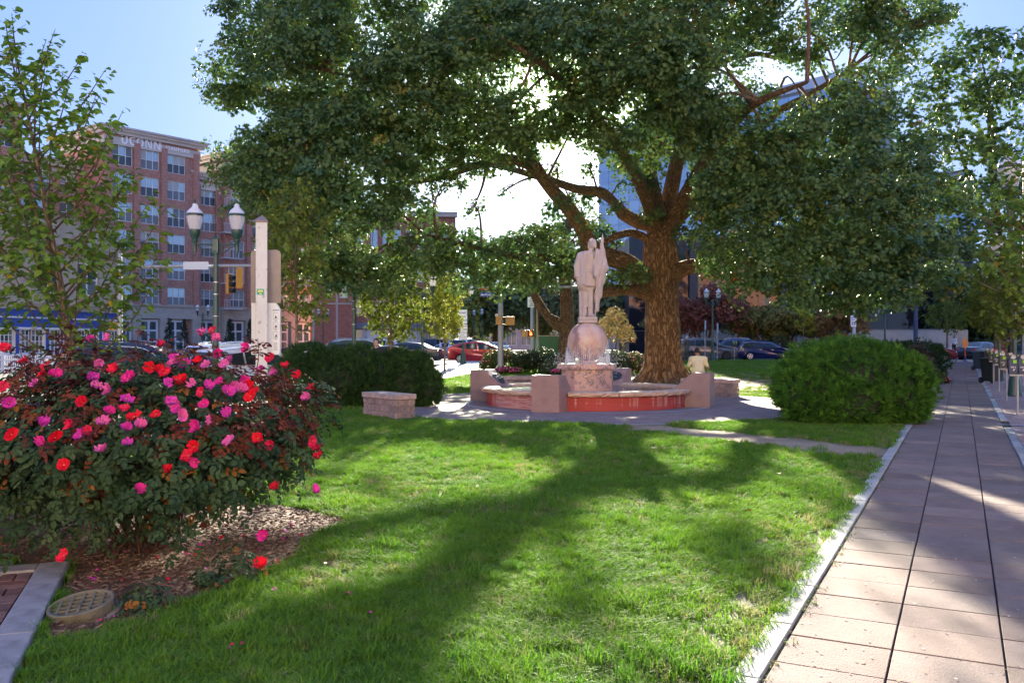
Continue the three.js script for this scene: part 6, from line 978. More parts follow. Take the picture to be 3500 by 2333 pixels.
// ------------------------------------------------------------------ street furniture
const green = MP([0.012, 0.055, 0.042], 0.4, { clearcoat: 0.3 }), galv = M([0.34, 0.35, 0.36], 0.5, { metalness: 0.5 }), black = M(0.02, 0.5), yellow = MP([0.42, 0.2, 0.025], 0.45, { clearcoat: 0.2 }), white = M([0.78, 0.78, 0.78], 0.5), steel = M([0.5, 0.5, 0.5], 0.35, { metalness: 0.8 });
const globeGlass = MP([0.86, 0.86, 0.88], 0.25, { transmission: 0.55, thickness: 0, ior: 1.45 }), globeWhite = MP([0.85, 0.85, 0.86], 0.3, { transmission: 0.3, thickness: 0 });
function lampPost(label, base, o = {}) {
  const arms = o.arms ?? 2, t = thing('street_lamp', label, 'street lamp', base, o.turn ?? 0, 'green lamp posts with acorn lanterns'), seg = o.far ? 10 : 16, k = o.scale ?? 1; t.scale.setScalar(k);
  part('base', lathe([[0.22, 0], [0.22, 0.12], [0.19, 0.16], [0.17, 0.5], [0.13, 0.6], [0.14, 0.66], [0.1, 0.74], [0.09, 1.1], [0.1, 1.14], [0.07, 1.2]], seg), green, t);
  part('post', lathe([[0.072, 1.2], [0.066, 3.0], [0.058, 3.88], [0.085, 3.9], [0.085, 3.95], [0.06, 4.0]], seg), green, t);
  if (arms === 2) part('post_head', [box(0.13, 0.34, 0.13, 0, 4.12, 0), new THREE.ConeGeometry(0.1, 0.12, 4).rotateY(Math.PI / 4).translate(0, 4.35, 0), new THREE.SphereGeometry(0.025, 8, 6).translate(0, 4.43, 0)], green, t);
  const lantern = (x, y) => {
    part('lantern_cup', lathe([[0.045, y - 0.24], [0.05, y - 0.12], [0.06, y + 0.02], [0.085, y + 0.03], [0.085, y + 0.06], [0.07, y + 0.08], [0.12, y + 0.16], [0.14, y + 0.28], [0.135, y + 0.33]], seg).translate(x, 0, 0), green, t);
    const gl = part('lantern_globe', lathe([[0.13, y + 0.33], [0.155, y + 0.42], [0.19, y + 0.56], [0.20, y + 0.68]], seg).translate(x, 0, 0), globeGlass, t);
    part('lantern_band', lathe([[0.202, y + 0.665], [0.208, y + 0.69], [0.208, y + 0.71], [0.202, y + 0.725]], seg).translate(x, 0, 0), green, gl);
    part('lantern_top', lathe([[0.2, y + 0.72], [0.175, y + 0.79], [0.10, y + 0.86], [0.065, y + 0.90], [0.06, y + 0.95], [0.035, y + 0.98]], seg).translate(x, 0, 0), globeWhite, t);
    part('finial', lathe([[0.03, y + 0.975], [0.035, y + 1.0], [0.015, y + 1.02], [0.028, y + 1.05], [0.005, y + 1.1]], 8).translate(x, 0, 0), green, t);
    part('ballast', lathe([[0.09, y + 0.33], [0.09, y + 0.40], [0.04, y + 0.43], [0.045, y + 0.55], [0.01, y + 0.57]], 8).translate(x, 0, 0), M(0.4, 0.5), gl);
  };
  if (arms === 1) lantern(0, 4.2);
  else for (const s of [-1, 1]) {
    if (o.only && o.only !== s) continue;
    part('arm', [bar(V(0, 4.16, 0), V(s * 0.52, 4.16, 0), 0.022), tube([V(s * 0.06, 3.98, 0), V(s * 0.16, 3.94, 0), V(s * 0.34, 4.05, 0), V(s * 0.48, 4.13, 0)], 0.015, 12, 6), new THREE.TorusGeometry(0.055, 0.011, 6, 14).translate(s * 0.13, 4.08, 0), new THREE.TorusGeometry(0.03, 0.006, 6, 10).translate(s * 0.52, 3.9, 0)], green, t); lantern(s * 0.52, 4.2);
  }
  if (o.bands) part('bands', [2.35, 2.9, 3.2].map((y) => cyl(0.071, 0.071, 0.02, 0, y, 0, 14)), steel, t);
  return t;
}
const signTex = (w, h, draw) => withCanvas(w, h, (c) => { c.fillStyle = '#f2f2f0'; c.fillRect(0, 0, w, h); draw(c); });
const flat = (w, h, t, texFront, backMat = galv) => { // a thin plate facing +z with lettering on its front face
  return [new THREE.PlaneGeometry(w, h).translate(0, 0, t / 2 + 0.001), rbox(w, h, t, Math.min(0.01, t / 2 - 0.001))];
};
function plate(parent, name, w, h, x, y, z, tx, backMat = galv, label) { const b = part(name, rbox(w, h, 0.012, 0.004), backMat, parent, label); b.position.set(x, y, z); if (tx) { const f = part('lettering', new THREE.PlaneGeometry(w - 0.008, h - 0.008).translate(0, 0, 0.0075), M(1, 0.5, { map: tx }), b); } return b; }
const lines = (c, rows, w, size, y0, step, col = '#111') => { c.fillStyle = col; c.textAlign = 'center'; c.textBaseline = 'middle'; rows.forEach((r, i) => { c.font = 'bold ' + size + 'px sans-serif'; c.fillText(r, w / 2, y0 + i * step, w * 0.92); }); };
{
  seed(81);
  const wp = (lx, s, y = 0) => { const p = walkPoint(lx, s); p.y = gy(0, p.z) + y; return p; }, wd = (lx, d) => wp(lx, (d + lx * Math.sin(TH)) / Math.cos(TH));
  // lamps
  lampPost('green twin lamp post left of the white post', V(PX(737, 22), 0, -22), { bands: true, turn: 0.05 });
  const l2 = lampPost('dark lamp post rising behind the left yew into the leaves', V(PX(1209, 32), 0, -32), { bands: true, turn: rad(70) });
  lampPost('dark twin lamp post behind the dark yew right of the man in black', V(PX(1444, 45), gh(45), -45), { bands: true, turn: 0.1 });
  const l4 = lampPost('green lamp post carrying the no-blocking signs', onGround(1583, 57), { bands: true, turn: -0.15 });
  lampPost('far twin lamp post before the red brick house', onGround(1104, 100), { far: true, turn: 0.6 });
  lampPost('far twin lamp post before the shop front of the brick building', onGround(692, 90), { far: true, turn: 0.2 });
  lampPost('far lamp post with white signs below, left of the signal pole', onGround(1647, 100), { far: true, arms: 1 });
  lampPost('far lamp post left of another, beyond the red car', onGround(1620, 104), { far: true, arms: 1 });
  lampPost('green twin lamp post between the grey and blue cars', onGround(2436, 63), { turn: 0.4 });
  lampPost('far single lamp post behind the golden ginkgo', onGround(2722, 80.5), { far: true, arms: 1, scale: 0.86 });
  lampPost('far lamp post half hidden by leaves above the large yew', onGround(3026, 69), { far: true, arms: 1 });
  lampPost('lamp at the right edge, its post out of the picture', wp(1.25, 18.6), { turn: 0 });
  lampPost('dark lamp post behind the nearest parking meters', wd(1.5, 27.8), { turn: -0.4, bands: true });
  lampPost('dark lamp post further down behind the meters', wd(1.5, 39), { turn: -0.4, bands: true });
  // signs on the fourth lamp
  const dn = signTex(256, 384, (c) => lines(c, ['DO NOT', 'BLOCK', 'INTERSECTION'], 256, 56, 85, 105)), sf = signTex(256, 200, (c) => lines(c, ['SUBJECT', 'TO FINE'], 256, 62, 60, 85)), tv = signTex(256, 230, (c) => lines(c, ['TURNING VEHICLES', 'YIELD', 'TO PEDESTRIANS', 'IN CROSSWALK'], 256, 40, 40, 52));
  plate(l4, 'sign', 0.62, 0.9, -0.02, 3.42 - 0.35, 0.1, dn); plate(l4, 'sign', 0.6, 0.46, 0, 2.35, 0.1, sf); const tvs = plate(l4, 'sign', 0.6, 0.52, -0.02, 1.83, 0.1, tv); tvs.rotation.z = 0.05;
  // white post with the bag dispenser
  const P = thing('white_post', 'tall square white post with a grey sign back and a bag dispenser', 'post', V(PX(893, 11), 0, -11), rad(32) - rad(16)), pd = 0.14, wpaint = M([0.66, 0.66, 0.69], 0.6, { map: tex(512, 1.3, (u, v) => mulc([1, 1, 1], fbm(u, v * 0.4, 40, 4, 441) > 0.70 ? 0.55 : 0.9 + 0.18 * (fbm(u, v, 8, 4, 443) - 0.5))) });
  part('shaft', uvm(rbox(pd, 3.2, pd, 0.006, 0, 1.6, 0)), wpaint, P); part('cap', [box(pd + 0.02, 0.025, pd + 0.02, 0, 3.21, 0), new THREE.ConeGeometry((pd + 0.02) * 0.707, 0.075, 4).rotateY(Math.PI / 4).translate(0, 3.26, 0)], M([0.22, 0.16, 0.17], 0.6), P);
  const sb = part('sign_back', uvm(extrude([[-0.19, 2.2], [0.19, 2.2], [0.19, 2.82], [0.175, 2.855], [0.14, 2.87], [-0.14, 2.87], [-0.175, 2.855], [-0.19, 2.82]], 0.006).translate(0.03, 0, -0.09)), M([0.30, 0.25, 0.25], 0.5, { map: T.stain, metalness: 0.2 }), P, 'taupe back of a sign'); sb.rotation.y = rad(-16);
  const mm = withCanvas(128, 512, (c) => { c.fillStyle = '#dedee2'; c.fillRect(0, 0, 128, 512); lines(c, ['Mutt Mitt'], 128, 26, 30, 30, '#223'); ['STEP 1', 'STEP 2', 'STEP 3'].forEach((s, i) => { const y = 62 + i * 108; c.strokeStyle = '#222'; c.lineWidth = 3; c.strokeRect(20, y, 84, 74); c.fillStyle = '#222'; c.beginPath(); c.moveTo(40, y + 62); c.lineTo(62 + i * 5, y + 20); c.lineTo(88, y + 62); c.fill(); lines(c, [s], 128, 17, y + 88, 20, '#222'); }); c.fillStyle = '#666'; for (let i = 0; i < 9; i++) c.fillRect(24, 400 + i * 11, 60 + (i % 3) * 10, 4); });
  const disp = part('dispenser', extrude([[-0.2, 1.55], [0.155, 1.55], [0.155, 2.12], [0.10, 2.2], [-0.2, 2.2]], 0.05, 0.004).translate(0.05, 0, -0.14), M([0.72, 0.72, 0.74], 0.4), P, 'white metal bag dispenser'); disp.rotation.y = rad(-16);
  const side = part('lettering', new THREE.PlaneGeometry(0.085, 0.56), M(1, 0.5, { map: mm }), disp, 'small pictogram panel'); side.position.set(0.158, 1.86, -0.084);
  part('sticker', new THREE.PlaneGeometry(0.09, 0.075).translate(-0.012, 2.33, pd / 2 + 0.0015), M(1, 0.5, { map: withCanvas(96, 80, (c) => { c.fillStyle = '#3fa08c'; c.fillRect(0, 0, 96, 80); c.fillStyle = '#d8d860'; c.fillRect(18, 16, 60, 14); c.fillRect(12, 32, 70, 10); c.fillStyle = '#333'; c.fillRect(20, 42, 58, 6); c.fillStyle = '#d8d860'; c.fillRect(34, 56, 28, 12); }) }), P, 'small green sticker');

  // parking meters in pairs
  const meterBlue = [M([0.018, 0.028, 0.075], 0.4), M([0.025, 0.027, 0.032], 0.45)];
  const meter = (label, p, code, mi, back) => {
    const t = thing('parking_meter', label, 'parking meter', p, back ?? -rad(18), 'paired parking meters'); part('pole', cyl(0.028, 0.028, 0.92, 0, 0, 0, 12), galv, t); part('yoke', [rbox(0.34, 0.05, 0.07, 0.01, 0, 0.93, 0), cyl(0.04, 0.04, 0.06, 0, 0.88, 0, 12)], galv, t);
    for (const s of [-1, 1]) {
      const h = part('meter_head', extrude([[-0.075, 0], [-0.085, 0.08], [-0.09, 0.32], [-0.07, 0.345], [0.07, 0.345], [0.09, 0.32], [0.085, 0.08], [0.075, 0]], 0.11, 0.012).translate(s * 0.1, 0.97, -0.055), meterBlue[mi], t);
      part('meter_dome', new THREE.CylinderGeometry(0.07, 0.07, 0.1, 20, 1, false, 0, Math.PI).rotateZ(Math.PI / 2).rotateY(Math.PI / 2).rotateX(0).translate(s * 0.1, 1.345, 0), meterBlue[mi], h); part('meter_face', new THREE.CircleGeometry(0.05, 16).translate(s * 0.1, 1.36, 0.073), M([0.45, 0.42, 0.4], 0.15), h); part('sticker', box(0.075, 0.075, 0.002, s * 0.1 + 0.03, 1.25, 0.0695), M([0.25, 0.62, 0.03], 0.6), h, 'lime green sticker');
      if (code) part('lettering', [text(code, 0.032, 0.002).translate(s * 0.1, 1.12, 0.0685), extrude([[0, 0.03], [0.015, 0.03], [-0.012, 0], [0, -0.01], [-0.04, -0.03], [-0.03, 0.012], [-0.022, 0.008]], 0.002).translate(s * 0.1 + 0.03, 1.06, 0.0685)], white, h);
    } return t;
  };
  meter('nearest blue parking meter pair at the right edge', wd(1.18, 20.7), '320 A', 0); meter('second parking meter pair from the right edge', wd(1.17, 25.5), '318 A', 1); meter('third parking meter pair along the walk', wd(1.17, 30.5), '316 A', 1); meter('fourth parking meter pair in front of the wheeled bin', wd(1.17, 35.6), '314', 1); meter('farthest parking meter pair along the walk', wd(1.17, 41), null, 1);
  meter('small parking meter pair between the grey and navy cars', onGround(2511, 64), null, 1, 0.2);
  // wheeled bins
  const bin = (label, p, turn, c = [0.022, 0.03, 0.028]) => { const t = thing('wheeled_bin', label, 'bin', p, turn, 'dark wheeled bins'), m = M(c, 0.5); const g = new THREE.BoxGeometry(0.58, 0.92, 0.68, 1, 4, 1), q = g.attributes.position; for (let i = 0; i < q.count; i++) { const k = 0.84 + 0.16 * (q.getY(i) + 0.46) / 0.92; q.setX(i, q.getX(i) * k); q.setZ(i, q.getZ(i) * k); } g.computeVertexNormals(); part('body', g.translate(0, 0.55, 0), m, t); part('lid', [rbox(0.66, 0.06, 0.78, 0.02, 0, 1.03, 0.01), rbox(0.5, 0.05, 0.5, 0.02, 0, 1.07, 0.02)], m, t); part('handle', bar(V(-0.28, 1.0, -0.42), V(0.28, 1.0, -0.42), 0.016), m, t); for (const s of [-1, 1]) part('wheel', new THREE.CylinderGeometry(0.13, 0.13, 0.06, 18).rotateZ(Math.PI / 2).translate(s * 0.27, 0.13, -0.3), black, t); part('emblem', new THREE.CircleGeometry(0.09, 14).translate(0.1, 0.72, 0.355), M([0.25, 0.27, 0.26], 0.6), t); return t; };
  bin('dark wheeled bin cut by the right edge behind a meter', wd(1.95, 21.8), 0.3); bin('dark wheeled bin with a pale emblem behind the meters', wd(1.14, 36.5), 0.2); bin('farthest dark wheeled bin before the red boxes', wd(0.98, 49), 0.1, [0.03, 0.045, 0.05]);
  // newspaper boxes
  for (const [d, lx, lab] of [[48, 1.75, 'tallest and farthest of the three red newspaper boxes'], [44, 1.55, 'middle one of the three red newspaper boxes'], [40.5, 1.45, 'nearest red newspaper box, just behind the bin']]) { const t = thing('newspaper_box', lab, 'newspaper box', wd(lx, d), -0.1, 'red newspaper boxes'), m = MP([0.55, 0.015, 0.02], 0.4, { clearcoat: 0.3 }); part('box', extrude([[-0.2, 0.35], [0.24, 0.35], [0.24, 1.05], [0.12, 1.3], [-0.2, 1.3]], 0.46, 0.015).rotateY(-Math.PI / 2).translate(0.23, 0, 0), m, t); part('legs', [cyl(0.06, 0.05, 0.36, 0, 0, 0), cyl(0.18, 0.18, 0.03, 0, 0, 0)], m, t); part('window', box(0.3, 0.36, 0.02, 0, 0.82, 0.255), M([0.75, 0.75, 0.76], 0.2), t); }
  // orange crossing paddle
  { const t = thing('crossing_sign', 'small orange and red crossing paddle at the end of the walk', 'sign', onGround(3300, 61), 0.1); part('base', [cyl(0.28, 0.2, 0.06, 0, 0, 0), cyl(0.06, 0.05, 0.3, 0, 0.05, 0)], M([0.03, 0.05, 0.12], 0.6), t); part('pole', cyl(0.04, 0.04, 0.7, 0, 0.3, 0), M([0.6, 0.05, 0.03], 0.5), t); part('paddle', extrude([[-0.2, 1.1], [0, 0.88], [0.2, 1.1], [0.22, 1.35], [0.08, 1.55], [0.05, 1.66], [-0.05, 1.66], [-0.08, 1.55], [-0.22, 1.35]], 0.03, 0.005), M([0.75, 0.25, 0.04], 0.5), t); }
  // signal mast on the left
  const sig = (o, name, p, turn, three = true) => { const s = part(name, three ? [rbox(0.36, 1.1, 0.2, 0.03, 0, 0, 0)] : [rbox(0.48, 0.46, 0.16, 0.03, 0, 0, 0)], yellow, o); s.position.copy(p); s.rotation.y = turn; if (three) for (let k = -1; k <= 1; k++) { part('signal_visor', new THREE.CylinderGeometry(0.15, 0.15, 0.26, 14, 1, true, -2.2, 4.4).rotateX(Math.PI / 2).translate(0, k * 0.34, 0.22), black, s); part('signal_lens', new THREE.CircleGeometry(0.14, 14).translate(0, k * 0.34, 0.104), M([0.10, 0.10, 0.09], 0.3), s); } else part('signal_visor', [box(0.4, 0.02, 0.16, 0, 0.2, 0.15), box(0.02, 0.4, 0.16, -0.2, 0, 0.15), box(0.02, 0.4, 0.16, 0.2, 0, 0.15)], yellow, s); return s; };
  { const d = 47, b = V(PX(408, d), -0.14, -d), t = thing('signal_mast', 'grey traffic signal mast with a long arm on the left', 'traffic signal', b), arm = 7.4; part('pole', cyl(0.15, 0.11, 6.6, 0, 0, 0, 16), galv, t); part('arm', bar(V(0, 5.9, 0), V(arm, 6.0, -0.4), 0.12, 0.07, 14), galv, t);
    plate(t, 'street_sign', 1.35, 0.42, 4.1, 5.95, 0.05, null, M([0.62, 0.66, 0.7], 0.5), 'pale back of a street sign'); sig(t, 'signal_head', V(5.75, 5.0, -0.32), rad(70)); sig(t, 'signal_head', V(6.3, 5.3, -0.35), rad(200)); part('hanger', [bar(V(5.75, 5.5, -0.32), V(5.75, 5.95, -0.32), 0.03), bar(V(6.3, 5.8, -0.35), V(6.3, 6.0, -0.35), 0.03)], galv, t); sig(t, 'pedestrian_signal', V(-0.42, 2.72, 0.1), rad(160), false); part('camera_box', box(0.3, 0.5, 0.25, 5.0, 5.6, -0.2), M(0.06, 0.5), t); }
  // signal pole behind the flower bed, with the blue street name
  { const d = 46, b = onGround(1711, d), t = thing('signal_pole', 'thick grey signal pole with a blue street name sign', 'traffic signal', b); part('pole', cyl(0.16, 0.12, 5.2, 0, 0, 0, 18), galv, t); part('arm', [bar(V(-1.7, 4.42, 0), V(5.0, 4.55, 0.1), 0.055, 0.075)], galv, t);
    const wn = withCanvas(512, 128, (c) => { c.fillStyle = '#1d4fb8'; c.fillRect(0, 0, 512, 128); c.strokeStyle = '#e8eefc'; c.lineWidth = 5; c.strokeRect(5, 5, 502, 118); c.fillStyle = '#f4f6ff'; c.textBaseline = 'middle'; c.font = 'bold 76px sans-serif'; c.fillText('Washington', 14, 68, 400); c.font = 'bold 44px sans-serif'; c.fillText('Blvd', 424, 76, 80); });
    plate(t, 'street_sign', 0.9, 0.23, -0.6, 4.14, 0.05, wn, M([0.05, 0.12, 0.5], 0.5), 'blue street name sign'); sig(t, 'pedestrian_signal', V(0.5, 2.75, 0.02), rad(180), false); sig(t, 'pedestrian_signal', V(-0.02, 2.75, 0.22), rad(-90), false); part('bracket', [bar(V(0, 2.95, 0.1), V(0.5, 2.95, 0), 0.02), bar(V(0, 2.55, 0.1), V(0.5, 2.55, 0), 0.02)], yellow, t); part('detector', [box(0.14, 0.14, 0.2, -0.22, 3.05, 0.05)], M(0.6, 0.5), t); part('red_sign', box(0.5, 0.1, 0.03, -0.9, 4.42, 0.06), M([0.6, 0.08, 0.05], 0.5), t); }
  { const d = 56, b = onGround(1818, d), t = thing('signal_pole', 'slimmer signal pole with a lit red hand beside the green cabinet', 'traffic signal', b); part('pole', cyl(0.12, 0.1, 5.4, 0, 0, 0, 14), galv, t); const s = sig(t, 'pedestrian_signal', V(-0.08, 1.98, 0.25), 0, false); sig(t, 'pedestrian_signal', V(-0.42, 1.98, 0.05), rad(-90), false);
    const hand = [rbox(0.13, 0.13, 0.01, 0.004, 0, -0.05, 0.09), ...[-0.048, -0.016, 0.016, 0.048].map((x, i) => rbox(0.024, [0.12, 0.15, 0.14, 0.11][i], 0.01, 0.004, x, 0.06, 0.09)), rbox(0.024, 0.11, 0.01, 0.004, 0.085, -0.02, 0.09).rotateZ(-0.25)]; part('signal_face', box(0.4, 0.38, 0.01, 0, 0, 0.082), black, s); part('signal_hand', hand, M([0.9, 0.12, 0.02], 0.4, { emissive: new THREE.Color(1, 0.13, 0.03), emissiveIntensity: 0.9 }), s, 'lit red hand');
    plate(t, 'sign', 0.52, 0.66, -0.02, 3.98, 0.14, signTex(128, 160, (c) => lines(c, ['NO', 'TURN', 'ON', 'RED'], 128, 36, 28, 35))); }
  { const t = thing('sign_post', 'thin brown post standing left of the green cabinet', 'post', onGround(1836, 52)); part('post', box(0.12, 4.6, 0.12, 0, 2.3, 0), M([0.25, 0.2, 0.15], 0.8), t); part('green_pipe', cyl(0.05, 0.05, 4.6, -0.14, 0, 0.02), green, t); }
  { const t = thing('utility_cabinet', 'big dark green utility cabinet behind the flower bed', 'cabinet', onGround(1882, 51), 0.05); const gm2 = M([0.02, 0.13, 0.07], 0.5); for (const s of [-1, 1]) part('door', rbox(0.64, 1.75, 0.05, 0.01, s * 0.325, 0.98, 0.36), gm2, t); part('body', rbox(1.32, 1.85, 0.68, 0.01, 0, 0.95, 0), gm2, t); part('top', box(1.4, 0.05, 0.8, 0, 1.9, 0), M([0.3, 0.33, 0.3], 0.5), t); part('handle', box(0.03, 0.2, 0.04, -0.06, 1.0, 0.4), steel, t); }
  // speed sign pole, edge-on signs, bollards, light poles
  { const t = thing('speed_sign', 'speed limit sign on a pale pole above the large yew', 'sign', onGround(2920, 78)); part('pole', cyl(0.16, 0.13, 7.5, 0, 0, 0, 12), M([0.55, 0.55, 0.56], 0.6), t); plate(t, 'sign', 0.5, 1.0, -0.13, 3.2, 0.2, signTex(128, 256, (c) => { lines(c, ['SPEED', 'LIMIT'], 128, 34, 50, 50); lines(c, ['25'], 128, 96, 180, 50); })); }
  for (const [px, d, h, lab] of [[2410, 70, 3.1, 'narrow edge-on sign left of the green lamp by the cars'], [2452, 67, 2.8, 'narrow edge-on sign right of the green lamp by the cars']]) { const t = thing('street_sign', lab, 'sign', onGround(px, d), rad(68)); part('pole', cyl(0.04, 0.04, h, 0, 0, 0, 8), galv, t); plate(t, 'sign', 0.45, 0.7, 0, h - 0.4, 0.05, null, M([0.6, 0.62, 0.64], 0.45)); }
  for (const [px, lab] of [[2714, 'left of two dark blue bollards by the far lamp'], [2774, 'right of two dark blue bollards by the far lamp']]) { const t = thing('bollard', lab, 'bollard', onGround(px, 79), 0, 'bollards by the far wall'); part('shaft', lathe([[0.2, 0], [0.2, 0.1], [0.15, 0.15], [0.14, 0.95], [0.17, 1.0], [0.15, 1.1], [0.02, 1.2]], 14), M([0.03, 0.07, 0.11], 0.5), t); part('collar', cyl(0.18, 0.18, 0.05, 0, 0.9, 0, 14), M([0.04, 0.09, 0.13], 0.5), t); }
  { const t = thing('light_pole', 'dark blue light pole in front of the far wall', 'pole', onGround(3131, 78)); part('pole', cyl(0.2, 0.16, 7, 0, 0, 0, 12), M([0.03, 0.05, 0.11], 0.5), t); part('base', cyl(0.3, 0.24, 0.3, 0, 0, 0, 12), M([0.03, 0.05, 0.11], 0.5), t); }
  { const t = thing('light_pole', 'pale grey light pole beside the second meters', 'pole', wd(1.95, 29.5)); part('pole', cyl(0.13, 0.1, 8, 0, 0, 0, 14), M([0.55, 0.54, 0.52], 0.6, { map: T.stain }), t); part('base', cyl(0.2, 0.17, 0.25, 0, 0, 0, 14), galv, t); part('sign', [box(0.32, 0.45, 0.012, 0, 3.9, 0.13)], M([0.6, 0.58, 0.55], 0.6), t); }
  // planters with slim conifers before the brick building
  for (const [px, d, lab] of [[578, 96, 'first slim conifer before the brick building, left'], [630, 97, 'second slim conifer before the brick building'], [785, 98, 'third slim conifer before the brick building, by the dark lamp'], [855, 99, 'fourth slim conifer before the brick building, by the white post']]) { const t = thing('slim_conifer', lab, 'tree', onGround(px, d), 0, 'slim conifers before the brick building'); part('planter', rbox(0.7, 0.6, 0.7, 0.03, 0, 0.3, 0), M([0.4, 0.38, 0.35], 0.8), t); part('trunk', cyl(0.06, 0.03, 3.2, 0, 0.5, 0, 6), mat.barkDark, t); const S = [[]], K = [[]]; for (let i = 0; i < 190; i++) { const u = rnd(), a = rnd() * 6.28, r = (1 - u) * 0.62 * Math.sqrt(rnd()) + 0.08; S[0].push(mat4(V(Math.cos(a) * r, 0.7 + u * 3.2, Math.sin(a) * r), quatE(rnd(), rnd() * 6, rnd()), 1)); K[0].push(mixc([0.035, 0.06, 0.03], [0.08, 0.11, 0.05], rnd())); } crown('foliage', [spray(6, 0.16, 0.14, (s) => oval(s, 0.3))], mat.leaf, S, K, t); }
}
// ------------------------------------------------------------------ cars
const CARS = {
  sedan: { H: 1.45, belt: 0.93, W: 1.8, top: [[-2.33, 0.32], [-2.4, 0.7], [-2.3, 1.0], [-1.75, 1.06], [-1.05, 1.38], [-0.2, 1.45], [0.45, 1.38], [1.15, 1.02], [2.05, 0.86], [2.36, 0.64], [2.34, 0.3]], win: [[[-1.45, 1.03], [-0.98, 1.3], [-0.35, 1.37], [-0.35, 1.0]], [[-0.27, 1.0], [-0.27, 1.37], [0.35, 1.31], [0.92, 1.0]]], ws: [[0.48, 1.385], [1.13, 1.045]], rw: [[-1.08, 1.385], [-1.7, 1.085]], wh: [-1.42, 1.4], r: 0.32 },
  hatch: { H: 1.49, belt: 0.95, W: 1.75, top: [[-2.15, 0.3], [-2.22, 0.75], [-2.12, 1.08], [-1.3, 1.36], [-0.2, 1.49], [0.45, 1.4], [1.4, 0.99], [2.0, 0.82], [2.22, 0.58], [2.2, 0.28]], win: [[[-1.62, 1.1], [-1.2, 1.3], [-1.0, 1.32], [-1.0, 1.02]], [[-0.92, 1.0], [-0.92, 1.34], [-0.2, 1.42], [-0.12, 0.98]], [[-0.02, 0.98], [-0.1, 1.42], [0.42, 1.34], [1.15, 0.98]]], ws: [[0.5, 1.385], [1.38, 1.01]], rw: [[-1.35, 1.37], [-2.05, 1.12]], wh: [-1.35, 1.35], r: 0.31 },
  wagon: { H: 1.5, belt: 0.95, W: 1.82, top: [[-2.28, 0.32], [-2.36, 0.75], [-2.28, 1.0], [-1.98, 1.42], [-1.1, 1.5], [-0.1, 1.49], [0.5, 1.39], [1.2, 1.0], [2.1, 0.85], [2.36, 0.6], [2.34, 0.3]], win: [[[-2.0, 1.02], [-1.82, 1.36], [-1.12, 1.42], [-1.12, 1.0]], [[-1.04, 1.0], [-1.04, 1.42], [-0.25, 1.42], [-0.25, 0.99]], [[-0.17, 0.99], [-0.17, 1.42], [0.4, 1.33], [0.98, 0.99]]], ws: [[0.55, 1.385], [1.18, 1.03]], rw: [[-1.99, 1.4], [-2.24, 1.06]], wh: [-1.38, 1.38], r: 0.33 },
  suv: { H: 1.75, belt: 1.1, W: 1.9, top: [[-2.3, 0.4], [-2.36, 0.9], [-2.3, 1.15], [-2.05, 1.64], [-1.2, 1.75], [0.0, 1.74], [0.5, 1.62], [1.15, 1.15], [2.05, 1.03], [2.34, 0.78], [2.32, 0.38]], win: [[[-2.0, 1.18], [-1.86, 1.55], [-1.18, 1.62], [-1.18, 1.16]], [[-1.1, 1.16], [-1.1, 1.63], [-0.3, 1.63], [-0.3, 1.15]], [[-0.22, 1.15], [-0.22, 1.63], [0.36, 1.55], [0.92, 1.14]]], ws: [[0.55, 1.6], [1.13, 1.18]], rw: [[-2.08, 1.6], [-2.28, 1.18]], wh: [-1.4, 1.4], r: 0.37 },
  pickup: { H: 1.8, belt: 1.12, W: 1.95, top: [[-2.8, 0.45], [-2.85, 1.1], [-1.0, 1.12], [-0.85, 1.7], [-0.3, 1.8], [0.6, 1.76], [1.1, 1.2], [2.3, 1.1], [2.65, 0.85], [2.65, 0.42]], win: [[[-0.7, 1.18], [-0.66, 1.62], [-0.1, 1.68], [-0.1, 1.17]], [[-0.02, 1.17], [-0.02, 1.68], [0.48, 1.62], [0.85, 1.17]]], ws: [[0.65, 1.72], [1.08, 1.24]], rw: [[-0.87, 1.66], [-0.98, 1.2]], wh: [-1.8, 1.7], r: 0.4 },
};
const carGlass = M([0.02, 0.026, 0.032], 0.03), carGlassClear = MP([0.75, 0.85, 0.82], 0.03, { transmission: 0.75, thickness: 0 }), tyre = M(0.018, 0.85), alloy = M([0.55, 0.55, 0.57], 0.3, { metalness: 0.85 }), trimBlack = M(0.015, 0.6), chrome = M([0.7, 0.7, 0.72], 0.15, { metalness: 1 }), redLens = MP([0.45, 0.01, 0.015], 0.15, { clearcoat: 1 }), clearLens = MP([0.75, 0.77, 0.8], 0.1, { clearcoat: 1 }), carCabin = M(0.03, 0.9);
